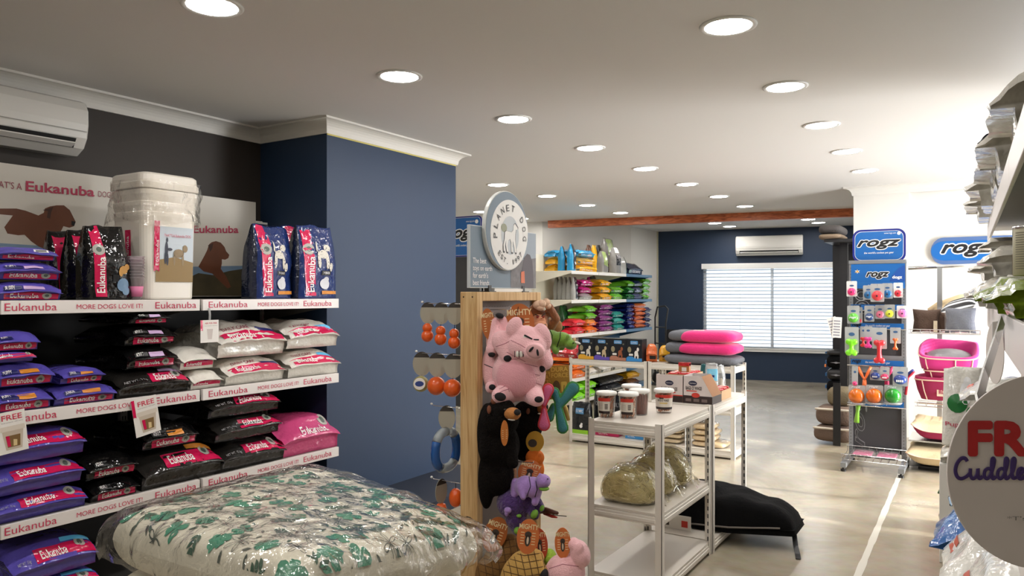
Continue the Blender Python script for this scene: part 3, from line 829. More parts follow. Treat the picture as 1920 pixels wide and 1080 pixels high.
def poster_text(body, parent, u0, v0, u1, v1, hpx, m, bold=0.0):
    a = pq(u0, v0, 5); b = pq(u1, v1, 5)
    MB().text(body, a, b-a, UP, (b-a).length, hpx*depth(a)/FPX, m, bold=bold).build('lettering', parent)
poster_text("THAT'S A", o, -24, 349, 41, 356, 13, M('grey_red_ink', (150, 70, 84), 0.5))
poster_text(BR, o, 48, 358, 177, 369, 19, M('crimson_ink', (176, 44, 78), 0.5), 0.02)
poster_text('DOG', o, 184, 369, 207, 371, 11, M('grey_red_ink'))
ya, yb = PX(330, 553, x=xp).y, PX(486, 553, x=xp).y
o = thing('dog_poster', 'white poster with a brown dog on a dark hill behind the navy bags', 'poster', (xp, (ya+yb)/2, 1.53), world=True)
MB().box(xp-0.012, xp, ya, yb-0.03, 1.53, PX(430, 373, x=xp).z, paper).build('sheet', o)
poly_part('printed_water', o, [(360, 500), (470, 498), (470, 510), (360, 520)], water, 1)
poly_part('printed_hill', o, [(355, 520), (372, 512), (400, 516), (430, 508), (470, 502), (474, 555), (355, 555)], hill, 2)
poly_part('printed_dog', o, [(372, 500), (383, 480), (388, 470), (392, 458), (397, 454), (405, 452), (414, 455), (421, 463), (424, 471), (430, 478), (428, 484), (422, 487), (416, 486), (416, 494), (414, 504), (424, 518), (433, 538), (427, 541), (414, 529), (398, 513), (382, 509)], dog_fur, 3)
poly_part('printed_ear', o, [(390, 460), (400, 456), (398, 466), (394, 472)], dog_dark, 4)
poster_text(BR, o, 362, 437, 447, 437, 14, M('crimson_ink'), 0.02)
# --- middle shelf
zm = 1.021
G = gfx_front_face
stack([(-16, 102), (-16, 108), (-12, 70), (-12, 78)], [774, 727, 682, 660, 620], zm, 0.5,
      [(purple_film, G('PUPPY', orange_print), 'purple puppy food bag with orange panel'), (purple_film, G('PUPPY', orange_print), 'purple puppy food bag with orange panel'), (purple_film, gfx_slant(0.05, None, None, lo=0.34), 'small purple bag with broad crimson band'), (purple_film, G('PUPPY'), 'purple puppy food bag')], 'in the tall purple stack, middle shelf')
stack([(103, 222), (116, 199)], [760, 721, 690], zm, 0.4,
      [(purple_film, G('JUNIOR', orange_print), 'purple food bag with a gold panel'), (purple_film, G('JUNIOR', orange_print), 'small purple food bag with a gold panel')], 'of the short purple stack, middle shelf')
stack([(220, 362), (240, 337), (236, 336), (246, 321)], [744, 692, 649, 609, 586], zm, 0.5,
      [(grey_black_film, gfx_slant(0.44, lilac_print, 'NET WT. 3 kg'), 'large black food bag with crimson band'), (black_film, G('ADULT', lilac_print, black_print), 'black adult food bag with lilac panel'), (black_film, G('ADULT', lilac_print, black_print), 'black adult food bag with lilac panel'), (black_film, G('ADULT', lilac_print, black_print), 'small black adult food bag')], 'in the middle shelf\'s black stack')
stack([(362, 420), (341, 408)], [728, 690, 647], zm, 0.4,
      [(pearl_film, [('band', 'name_band', rect(0.08, 0.98, 0.14, 0.27), crimson), ('text', 'lettering', BR, (0.1, 0.55, 0.16, 0.25), white_print)], 'small pearl white food bag'),
       (pearl_film, [('band', 'name_band', rect(0.10, 0.98, 0.10, 0.26), crimson), ('text', 'lettering', BR, (0.16, 0.62, 0.13, 0.23), white_print), ('band', 'title_panel', rect(0.6, 0.86, 0.285, 0.33), navy_print)], 'small pearl white food bag')], 'beside the middle shelf\'s black stack')
def pearl(chip):
    return [('band', 'name_band', [(0.10, 0.345), (0.98, 0.345), (0.98, 0.50), (0.06, 0.47)], crimson), ('text', 'lettering', BR, (0.16, 0.55, 0.37, 0.45), white_print), ('band', 'title_panel', rect(0.62, 0.92, 0.48, 0.53), chip), ('text', 'range_lettering', 'DAILY CARE', (0.14, 0.52, 0.50, 0.55), M('grey_red_ink'))]
stack([(424, 541), (410, 540)], [722, 671, 601], zm, 0.6, [(pearl_film, pearl(navy_print), 'large pearl white food bag with navy tab', {'amp': 0.010}), (pearl_film, pearl(navy_print), 'large plump pearl white food bag with navy tab', {'amp': 0.012})], 'in the first large white stack')
stack([(543, 640), (541, 640)], [712, 659, 603], zm, 0.6, [(pearl_film, pearl(blue_print), 'large white food bag with light blue tab', {'amp': 0.010}), (pearl_film, pearl(blue_print), 'large white food bag with light blue tab', {'amp': 0.012})], 'in the white stack by the column')
# --- lower shelf
zl = 0.531
stack([(-20, 170), (-20, 164), (-20, 166)], [975, 925, 869, 806], zl, 0.5,
      [(purple_film, gfx_slant(0.28), 'large purple food bag'), (purple_film, gfx_slant(0.22), 'large purple food bag'), (purple_film, gfx_slant(0.20), 'large purple food bag')], 'on the lower shelf behind the FREE card')
stack([(172, 264), (164, 262)], [940, 898, 852], zl, 0.4, [(black_film, G('ADULT', None, black_print), 'small black adult food bag'), (black_film, G('ADULT', None, black_print), 'small black adult food bag')], 'beside the large purple bags')
stack([(266, 424), (270, 376)], [910, 838, 792], zl, 0.5, [(grey_black_film, gfx_slant(0.28, orange_print, None), 'large black food bag with gold panel'), (black_film, G('ADULT', orange_print, black_print), 'black food bag with gold panel')], 'under the tilted FREE card')
stack([(414, 541), (404, 532), (392, 530)], [884, 829, 784, 740], zl, 0.55, [(grey_black_film, gfx_slant(0.36), 'black large-breed food bag'), (grey_black_film, gfx_slant(0.36), 'black large-breed food bag'), (grey_black_film, gfx_slant(0.36), 'black large-breed food bag')], 'beside the pink bag')
stack([(530, 640)], [862, 788], zl, 0.55, [(pink_film, [('text', 'lettering', BR, (0.34, 0.80, 0.36, 0.46), white_print), ('oval', 'emblem', [(0.82, 0.53, 0.09, 0.07)], emblem_grey), ('oval', 'emblem_leaf', [(0.82, 0.53, 0.04, 0.04)], emblem_dark)], 'pink food bag alone at the column end of the lower shelf', {'amp': 0.010})], 'beside the black stack')
# --- base deck
stack([(0, 196), (18, 190)], [1092, 1040, 972], 0.112, 0.5, [(purple_film, gfx_slant(0.30, blue_print), 'large purple food bag'), (purple_film, gfx_slant(0.28, blue_print), 'large purple food bag')], 'on the base deck by the cushion')
# FREE cards clipped to the price strips
def free_card(u0, v0, u1, v1, tilt, label, small=False):
    p = PX((u0+u1)/2, (v0+v1)/2, x=XF+0.012); d = depth(p)
    w = (PX(u1, 553, x=XF).y-PX(u0, 553, x=XF).y)*0.94; h = (v1-v0)*d/FPX
    o = thing('promotion_card', label, 'card', p, 'white promotion cards on the shelf edges')
    X = frame_at((0, 0, 0), (0, math.cos(tilt), math.sin(tilt)), (0, -math.sin(tilt), math.cos(tilt)))
    MB().box(-w/2, w/2, -h/2, h/2, -0.001, 0.001, card_white, X).build('card', o)
    def tx(body, cx, cy, tw, th, m, bold=0.0):
        ux = X.to_3x3() @ Vector((1, 0, 0)); uy = X.to_3x3() @ Vector((0, 1, 0))
        return MB().text(body, X @ Vector((cx*w-tw*w/2, cy*h-th*h/2, 0.001)), ux, uy, tw*w, th*h, m, bold=bold)
    tx('FREE' if not small else 'ASK FOR FREE', 0.06, 0.36, 0.66, 0.13 if not small else 0.07, red_ink, 0.01).build('lettering', o)
    mb = tx('food container with every', 0.06, 0.24, 0.7, 0.035, M('grey_ink', (120, 116, 112), 0.6)); mb.build('small_lettering', o)
    MB().flat([(-0.5*w, 0.02*h), (-0.46*w, 0.05*h), (-0.38*w, 0.02*h), (-0.38*w, 0.5*h), (-0.5*w, 0.5*h)], crimson, X, 0.0016).build('name_ribbon', o)
    if small:
        MB().flat([(-0.1*w, -0.36*h), (0.12*w, -0.36*h), (0.18*w, 0.1*h), (-0.16*w, 0.1*h)], M('cup_grey', (206, 196, 190), 0.5), X, 0.0016).build('printed_cup', o)
    else:
        b = MB().flat([(-0.22*w, -0.42*h), (0.30*w, -0.42*h), (0.40*w, 0.06*h), (-0.30*w, 0.06*h)], M('printed_tub', (196, 182, 164), 0.5), X, 0.0016)
        b.flat(rrect(0.8*w, 0.12*h, 0.02*h, 3, 0.05*w, 0.09*h), M('printed_tub_lid', (214, 204, 190), 0.5), X, 0.0020)
        b.flat([(-0.16*w, -0.36*h), (0.24*w, -0.36*h), (0.28*w, -0.08*h), (-0.2*w, -0.08*h)], M('printed_photo', (120, 92, 50), 0.5), X, 0.0022)
        b.flat([(-0.16*w, -0.34*h), (-0.06*w, -0.34*h), (-0.08*w, -0.08*h), (-0.2*w, -0.08*h)], crimson, X, 0.0026)
        b.flat([(0.02*w, -0.34*h), (0.14*w, -0.34*h), (0.16*w, -0.2*h), (0.04*w, -0.18*h)], M('printed_light', (214, 190, 140), 0.5), X, 0.0026)
        b.build('printed_tub', o)
    if small:
        MB().tube([(0.0, 0, h/2), (0.002, 0, h/2+0.03), (-0.004, 0, h/2+0.065)], 0.006, film_mat('clip_plastic', (240, 240, 240), 0.6, 0, 5, 0.1), 6).build('hanger', o)
free_card(-10, 771, 52, 849, 0.10, 'white FREE card with a tub picture, hanging at the poster end of the middle shelf')
free_card(249, 745, 299, 815, 0.16, 'white FREE card with a tub picture, tilted, between the shelf slogan letters')
free_card(375, 600, 411, 642, 0.0, 'small white cup card hanging from a clear strip over the pearl bags', True)
# ------------------------------------------------------------------ wrapped floral cushions stacked in front of the shelves
cream_cloth = M('cream_cloth', (224, 217, 198), 0.8, bump=0.1, bscale=120)
green_print = M('green_flower_print', (46, 136, 104), 0.75, var=0.35, vscale=16)
leaf_print = M('dark_leaf_print', (44, 84, 62), 0.75, var=0.3, vscale=20)
line_print = M('line_flower_print', (74, 82, 70), 0.75)
CXC, CYC, CHX, CHY = -1.975, 1.80, 0.445, 0.455
def cush(a, b, k=1, T=0.190, grow=0.0, puff=1.0):
    """a, b in -1..1 over the cushion; k = +1 top, -1 underside"""
    e = ((1-abs(a)**12)*(1-abs(b)**12))
    e = max(0, e)**0.33
    x = a*(CHX+grow)*(1-0.05*abs(b)**3); y = b*(CHY+grow)*(1-0.05*abs(a)**3)
    crown = 0.018*(1-a*a)*(1-b*b)
    z = T/2*e*k+crown*puff
    z += 0.006*nz((x, y, 0), 5, 3)*e
    z -= 0.060*(a+1)*(b+1)/2
    return Vector((x, y, z+T/2))
ordc = ('bottom', 'second from the floor', 'third from the floor', 'top')
for lv in range(4):
    zc = 0.003+lv*0.195+(0.06 if lv else 0.06)
    o = thing('pet_cushion', ('large floral cushion in crinkled clear plastic, top of its stack before the dog food shelves' if lv == 3 else 'floral wrapped cushion under the top one, %s of the stack' % ordc[lv]), 'cushion', (CXC, CYC, zc), 'stack of wrapped floral cushions')
    n = 40 if lv == 3 else 20
    mb = MB()
    w = lambda q: math.copysign(1-(1-abs(q))**1.6, q)
    mb.grid(lambda u, v: cush(w(2*u-1), w(2*v-1)), n, n, cream_cloth)
    mb.grid(lambda u, v: cush(w(1-2*u), w(2*v-1), -1), n, n, cream_cloth)
    mb.build('cover', o, smooth=True)
    if lv < 3: continue
    cx0 = math.cos(0)
    def on(x, y, d):                          # metres on the cushion -> point just above the cloth
        a = max(-0.995, min(0.995, x/CHX)); b = max(-0.995, min(0.995, y/CHY))
        p = cush(a, b); e = 0.01
        n = (cush(min(1, a+e), b)-cush(a-e, b)).cross(cush(a, min(1, b+e))-cush(a, b-e))
        return p+n.normalized()*d
    def leaf(mb, x, y, ang, L, wd, m, d):
        pts = []
        for k in range(7): pts.append((L*k/6, wd*math.sin(PI*(k/6)**0.8)*0.5))
        for k in range(5, 0, -1): pts.append((L*k/6, -wd*math.sin(PI*(k/6)**0.8)*0.5))
        ca, sa = math.cos(ang), math.sin(ang)
        mb.add([on(x+px*ca-py*sa, y+px*sa+py*ca, d) for px, py in pts], [tuple(range(len(pts)))], m)
    def line(mb, pts, wd, m, d):
        vs = []
        for i, (x, y) in enumerate(pts):
            x0, y0 = pts[max(0, i-1)]; x1, y1 = pts[min(len(pts)-1, i+1)]
            l = math.hypot(x1-x0, y1-y0) or 1
            nx, ny = -(y1-y0)/l*wd/2, (x1-x0)/l*wd/2
            vs += [on(x+nx, y+ny, d), on(x-nx, y-ny, d)]
        mb.add(vs, [(2*i, 2*i+1, 2*i+3, 2*i+2) for i in range(len(pts)-1)], m)
    rr = random.Random(5)
    pr = MB()
    spots = []
    tries = 0
    while len(spots) < 120 and tries < 5000:
        tries += 1
        x, y = rr.uniform(-0.44, 0.44), rr.uniform(-0.45, 0.45)
        if all(math.hypot(x-a, y-b) > 0.072 for a, b in spots): spots.append((x, y))
    for i, (x, y) in enumerate(spots):
        ang = rr.uniform(0, 2*PI); kd = i % 5
        if kd in (0, 1):                      # green blossom of four or five broad notched petals
            npet = rr.choice((4, 5))
            for q in range(npet):
                A = ang+2*PI*q/npet+rr.uniform(-.2, .2); L = rr.uniform(0.030, 0.043); wd = L*0.85
                pts = [(0, 0), (L*0.3, wd*0.34), (L*0.7, wd*0.52), (L*0.95, wd*0.40), (L*0.9, wd*0.12), (L*1.0, -wd*0.05), (L*0.98, -wd*0.36), (L*0.7, -wd*0.50), (L*0.3, -wd*0.32)]
                ca, sa = math.cos(A), math.sin(A)
                pr.add([on(x+px*ca-py*sa, y+px*sa+py*ca, 0.0022+0.0003*q) for px, py in pts], [tuple(range(len(pts)))], green_print)
        elif kd == 2:                         # sprig of paired leaves
            L = rr.uniform(0.085, 0.12)
            line(pr, [(x+L*k/8*math.cos(ang+0.04*k), y+L*k/8*math.sin(ang+0.04*k)) for k in range(9)], 0.0022, leaf_print, 0.0024)
            for k in range(1, 8):
                px, py = x+L*k/8*math.cos(ang+0.04*k), y+L*k/8*math.sin(ang+0.04*k)
                for sg in (-1, 1): leaf(pr, px, py, ang+sg*0.8, 0.030*(1-0.05*k), 0.0105, leaf_print, 0.0026)
        elif kd == 3:                         # spray of long leaves
            for q in range(5): leaf(pr, x+rr.uniform(-.01, .01), y+rr.uniform(-.01, .01), ang+(q-2)*0.42, rr.uniform(0.045, 0.065), 0.013, rr.choice((green_print, leaf_print)), 0.0025+0.0003*q)
        else:                                 # outlined blossom
            npet = 6
            for q in range(npet):
                A = ang+2*PI*q/npet; L = rr.uniform(0.035, 0.05)
                line(pr, [(x+L*math.sin(PI*k/10)**0.8*math.cos(A+(k-5)*0.09)*(0.35+0.65*math.sin(PI*k/10)), y+L*math.sin(PI*k/10)**0.8*math.sin(A+(k-5)*0.09)*(0.35+0.65*math.sin(PI*k/10))) for k in range(11)], 0.0022, line_print, 0.0030)
        for q in range(2):
            A = rr.uniform(0, 2*PI); leaf(pr, x+0.05*math.cos(A), y+0.05*math.sin(A), A+1.0, 0.030, 0.010, rr.choice((leaf_print, line_print)), 0.0020)
    fl = pr.build('floral_print', o)
    # the wrapper
    film = film_mat('cushion_wrapper', (255, 255, 253), 0.965, 1.0, 11, 0.045, 0.15)
    def wrap(u, v):
        a, b = w(2*u-1), w(2*v-1)
        p = cush(a*0.999, b*0.999, grow=0.012)
        cr = 0.5+0.5*max(0, a)*max(0, b+0.6)
        n1 = nz((p.x, p.y, 0), 7, 1.3); n2 = nz((p.x, p.y, 0), 17, 7.7); n3 = abs(nz((p.x, p.y, 0), 11, 2.2))
        p.z += 0.011+(0.35+0.65*cr)*(0.012*n1+0.010*n2+0.018*n3)
        edge = max(abs(a), abs(b))
        if edge > 0.93:
            k = (edge-0.93)/0.07
            p.x += math.copysign(0.02*k, a) if abs(a) > 0.93 else 0
            p.y += math.copysign(0.02*k, b) if abs(b) > 0.93 else 0
            if a > 0.8 and b > -0.2:          # loose corner of the sheet
                p.x += 0.030*k*(1+0.5*nz((p.x, p.y, 1), 20)); p.z += 0.01*k-0.02*k*nz((p.x, p.y, 2), 14)
        return p
    mb = MB().grid(wrap, 72, 72, film)
    def skirt(u, v):
        q = (u*4) % 4; sgn = int(q); f = q-sgn
        a, b = ((2*f-1, -1), (1, 2*f-1), (1-2*f, 1), (-1, 1-2*f))[sgn]
        p = wrap((math.copysign(1-(1-abs(a))**(1/1.6), a)+1)/2, (math.copysign(1-(1-abs(b))**(1/1.6), b)+1)/2)
        loose = 1.0 if (a > 0.6 and b > -0.6) else 0.35
        out = Vector((a if abs(a) == 1 else 0, b if abs(b) == 1 else 0, 0))
        return p+out*(0.02*math.sin(PI*v))*loose+Vector((0.008*math.sin(u*90), 0.008*math.cos(u*70), 0))*v*loose*1.4-UP*(0.085*v*(1+0.35*nz((a*2, b*2, 0), 2)))
    mb.grid(skirt, 160, 6, film)
    mb.build('plastic_wrapper', o, smooth=True)
# ------------------------------------------------------------------ wooden toy display with pegboard
pine = wood_material('pine_wood', (186, 142, 88), (216, 182, 130), (14, 14, 0.9), 0.55, 3.0)
peg_grey = M('pegboard_grey', (118, 108, 104), 0.6)
SX0, SX1, SY0, SY1, SZ = -2.167, -2.064, 2.97, 3.585, 1.555
st = thing('toy_display_stand', 'tall pine framed pegboard stand full of dog toys, carrying the round sign', 'display stand', ((SX0+SX1)/2, (SY0+SY1)/2, 0), world=True)
MB().box(SX0, SX1-0.012, SY0, SY0+0.045, 0, SZ, pine).build('end_post', st, bevel=0.003)
MB().box(SX1-0.012, SX1, SY0-0.001, SY0+0.045, 0, SZ, pine).build('front_trim', st, bevel=0.002)
MB().box(SX0, SX1, SY1-0.045, SY1, 0, SZ, pine).build('end_post', st, bevel=0.003)
MB().box(SX0, SX1, SY0+0.046, SY1-0.046, SZ-0.045, SZ, pine).build('top_rail', st, bevel=0.003)
MB().box(SX0, SX1, SY0+0.046, SY1-0.046, 0.0, 0.10, pine).build('base_rail', st, bevel=0.003)
MB().box(SX0+0.04, SX1-0.03, SY0+0.046, SY1-0.046, 0.10, SZ-0.045, peg_grey).build('pegboard', st)
mb = MB()
for k in range(20):
    for j in range(4):
        mb.box(SX1-0.0305, SX1-0.0295, SY0+0.07+k*0.025, SY0+0.073+k*0.025, SZ-0.075-j*0.04, SZ-0.072-j*0.04, black_plastic)
mb.build('peg_hole_pattern', st)
mb = MB()
for y, z in ((SY0+0.020, SZ-0.02), (SY0+0.021, SZ-0.021)):
    for x in (SX0+0.02, SX1-0.03):
        mb.lathe([(0.004, 0), (0.0035, 0.001)], steel_dark, seg=10, X=frame_at((x, SY0-0.0006, SZ-0.025), (1, 0, 0), (0, 0, 1)))
mb.build('end_post_screw', st)
def hook(p, d, L, label, nub=True):
    """chrome peg hook from p along d, tip turned up, with a white price tab"""
    p = Vector(p); d = Vector(d)
    o = thing('peg_hook', label, 'hook', p, 'chrome hooks of the toy display', world=True)
    MB().tube([p, p+d*L*0.6, p+d*L*0.94, p+d*L+UP*0.008], 0.0022, chrome, 6).build('rod', o, smooth=True)
    if nub:
        q = p+d*(L+0.002)+UP*0.008
        MB().ball(q, (0.007, 0.007, 0.006), white_metal, 10, 6).build('tip', o, smooth=True)
    return o
# --- sign board on top
sx = -2.105
sg = thing('brand_sign', 'slate blue shop sign with white disc on top of the pine toy stand', 'sign', (sx, 3.29, SZ), world=True)
slate = M('sign_slate', (112, 128, 142), 0.45)
def qy(u): return PX(u, 553, x=sx+0.009).y
ya, yb = qy(881), qy(1005); zb, ztp = 1.574, 1.882
MB().box(sx-0.009, sx+0.009, ya, yb, zb, ztp, M('sign_edge', (196, 200, 202), 0.4)).build('board', sg, bevel=0.002)
XS = frame_at((sx+0.0096, 0, 0), (0, 1, 0), UP)
mb = MB().flat([(ya+0.004, zb+0.004), (yb-0.004, zb+0.004), (yb-0.004, ztp-0.004), (ya+0.004, ztp-0.004)], slate, XS)
mb.build('printed_face', sg)
ph = ya+(yb-ya)*0.58
mb = MB().flat([(ph, zb+0.004), (yb-0.004, zb+0.004), (yb-0.004, zb+0.17), (ph, zb+0.14)], M('photo_rock', (112, 108, 110), 0.5, var=0.5, vscale=30), XS, 0.001)
mb.build('printed_rocks', sg)
mb = MB().flat([(ph, zb+0.135), (yb-0.004, zb+0.165), (yb-0.004, ztp-0.004), (ph, ztp-0.004)], M('photo_sky', (150, 160, 170), 0.5), XS, 0.0008)
mb.build('printed_sky', sg)
mb = MB().flat([(yb-0.16, zb+0.004), (yb-0.03, zb+0.004), (yb-0.035, zb+0.09), (yb-0.045, zb+0.15), (yb-0.07, zb+0.185), (yb-0.10, zb+0.19), (yb-0.135, zb+0.165), (yb-0.145, zb+0.12), (yb-0.16, zb+0.09)], M('photo_person', (84, 76, 82), 0.5), XS, 0.002)
mb.build('printed_person', sg)
mb = MB().flat([(yb-0.165, zb+0.03), (yb-0.125, zb+0.03), (yb-0.13, zb+0.095), (yb-0.165, zb+0.09)], M('photo_orange', (214, 112, 72), 0.5), XS, 0.003)
mb.build('printed_sleeve', sg)
for k, body in enumerate(('The best', 'toys on earth', 'for earth\'s', 'best friends')):
    wd = (0.116, 0.168, 0.132, 0.142)[k]
    MB().text(body, (sx+0.0098, ya+0.022, zb+0.122-0.036*k-(0.007 if 'y' in body else 0)), (0, 1, 0), UP, wd, 0.026 if 'y' not in body else 0.032, white_print, bold=0.004, off=0.002).build('lettering', sg)
dc = Vector((sx+0.010, PX(951, 433, x=sx+0.03).y, PX(951, 433, x=sx+0.03).z))
XD = frame_at(dc, (0, 1, 0), UP)
MB().prism(circle(0.205, 56), 0.0, 0.022, M('disc_edge', (206, 208, 204), 0.4), XD).build('disc', sg, bevel=0.002)
MB().flat(circle(0.201, 56), slate, XD, 0.0232).build('disc_rim_print', sg)
wdm = M('disc_white', (228, 226, 222), 0.4)
XW = frame_at(dc+Vector((0, 0.022, -0.022)), (0, 1, 0), UP)
MB().flat([(x, y) if math.hypot(x+0.022, y-0.022) < 0.2 else (0.2*(x+0.022)/math.hypot(x+0.022, y-0.022)-0.022, 0.2*(y-0.022)/math.hypot(x+0.022, y-0.022)+0.022) for x, y in circle(0.184, 56)], wdm, XW, 0.0242).build('white_disc_print', sg)
ink = M('sign_ink', (84, 84, 86), 0.5)
def arc_text(body, r, a0, a1, h, flip=False, wide=0.8):
    for k, ch in enumerate(body):
        if ch == ' ': continue
        a = a0+(a1-a0)*k/(len(body)-1)
        c = Vector((r*math.cos(a), r*math.sin(a), 0))
        ux = Vector((math.sin(a), -math.cos(a), 0)); uy = Vector((math.cos(a), math.sin(a), 0))
        if flip: ux, uy = -ux, -uy
        ww = h*wide*(0.35 if ch in '1.' else 1.0); hh = h*(0.2 if ch == '.' else 1)
        o0 = c-ux*(ww/2)-uy*(h/2)
        mb = MB().text(ch, XW @ (o0+Vector((0, 0, 0.025))), XW.to_3x3() @ ux, XW.to_3x3() @ uy, ww, hh, ink, bold=0.008)
        mb.build('lettering', sg)
arc_text('PLANET DOG', 0.142, PI*1.02, -0.02*PI, 0.034)
arc_text('EST. 1997', 0.140, PI*1.24, PI*1.76, 0.026, True)
# the walking dog emblem: outline figure over a small planet
em = MB().flat(circle(0.085, 36, 0.10), M('emblem_sky', (190, 196, 200), 0.5), XW, 0.0248)
em.flat([(-0.06+0.028*math.cos(q*PI/10), 0.035+0.022*math.sin(q*PI/10)) for q in range(20)], M('emblem_olive', (150, 152, 130), 0.5), XW, 0.0254)
em.build('emblem_planet', sg)
dogp = [(-0.055, 0.015), (-0.04, 0.022), (0.01, 0.018), (0.028, 0.03), (0.03, 0.055), (0.045, 0.066), (0.06, 0.056), (0.074, 0.045), (0.072, 0.036), (0.056, 0.034), (0.05, 0.01), (0.048, -0.02), (0.055, -0.06), (0.06, -0.09), (0.045, -0.09), (0.034, -0.05), (0.026, -0.03), (0.02, -0.06), (0.024, -0.09), (0.008, -0.09), (0.008, -0.04), (-0.005, -0.02), (-0.022, -0.03), (-0.03, -0.06), (-0.02, -0.09), (-0.036, -0.09), (-0.046, -0.055), (-0.044, -0.03), (-0.056, -0.06), (-0.05, -0.088), (-0.066, -0.088), (-0.07, -0.055), (-0.058, -0.02)]
dk = MB().flat([(x*1.05, y*1.05) for x, y in dogp], ink, XW, 0.0258)
dk.flat([(x*0.96, y*0.96+0.0002) for x, y in dogp], wdm, XW, 0.0264)
dk.build('emblem_dog', sg)
mb = MB()
for y in (ya+0.17, yb-0.14): mb.box(sx-0.015, sx+0.014, y-0.012, y+0.012, SZ-0.002, SZ+0.034, steel_dark)
for y in (ya+0.17, yb-0.14): mb.box(sx-0.03, sx+0.03, y-0.03, y+0.03, SZ, SZ+0.004, steel_dark)
mb.build('foot_clamps', sg)
MB().box(sx-0.006, sx+0.020, ya+0.2, yb-0.16, SZ+0.001, SZ+0.018, card_white).build('base_strip', sg)
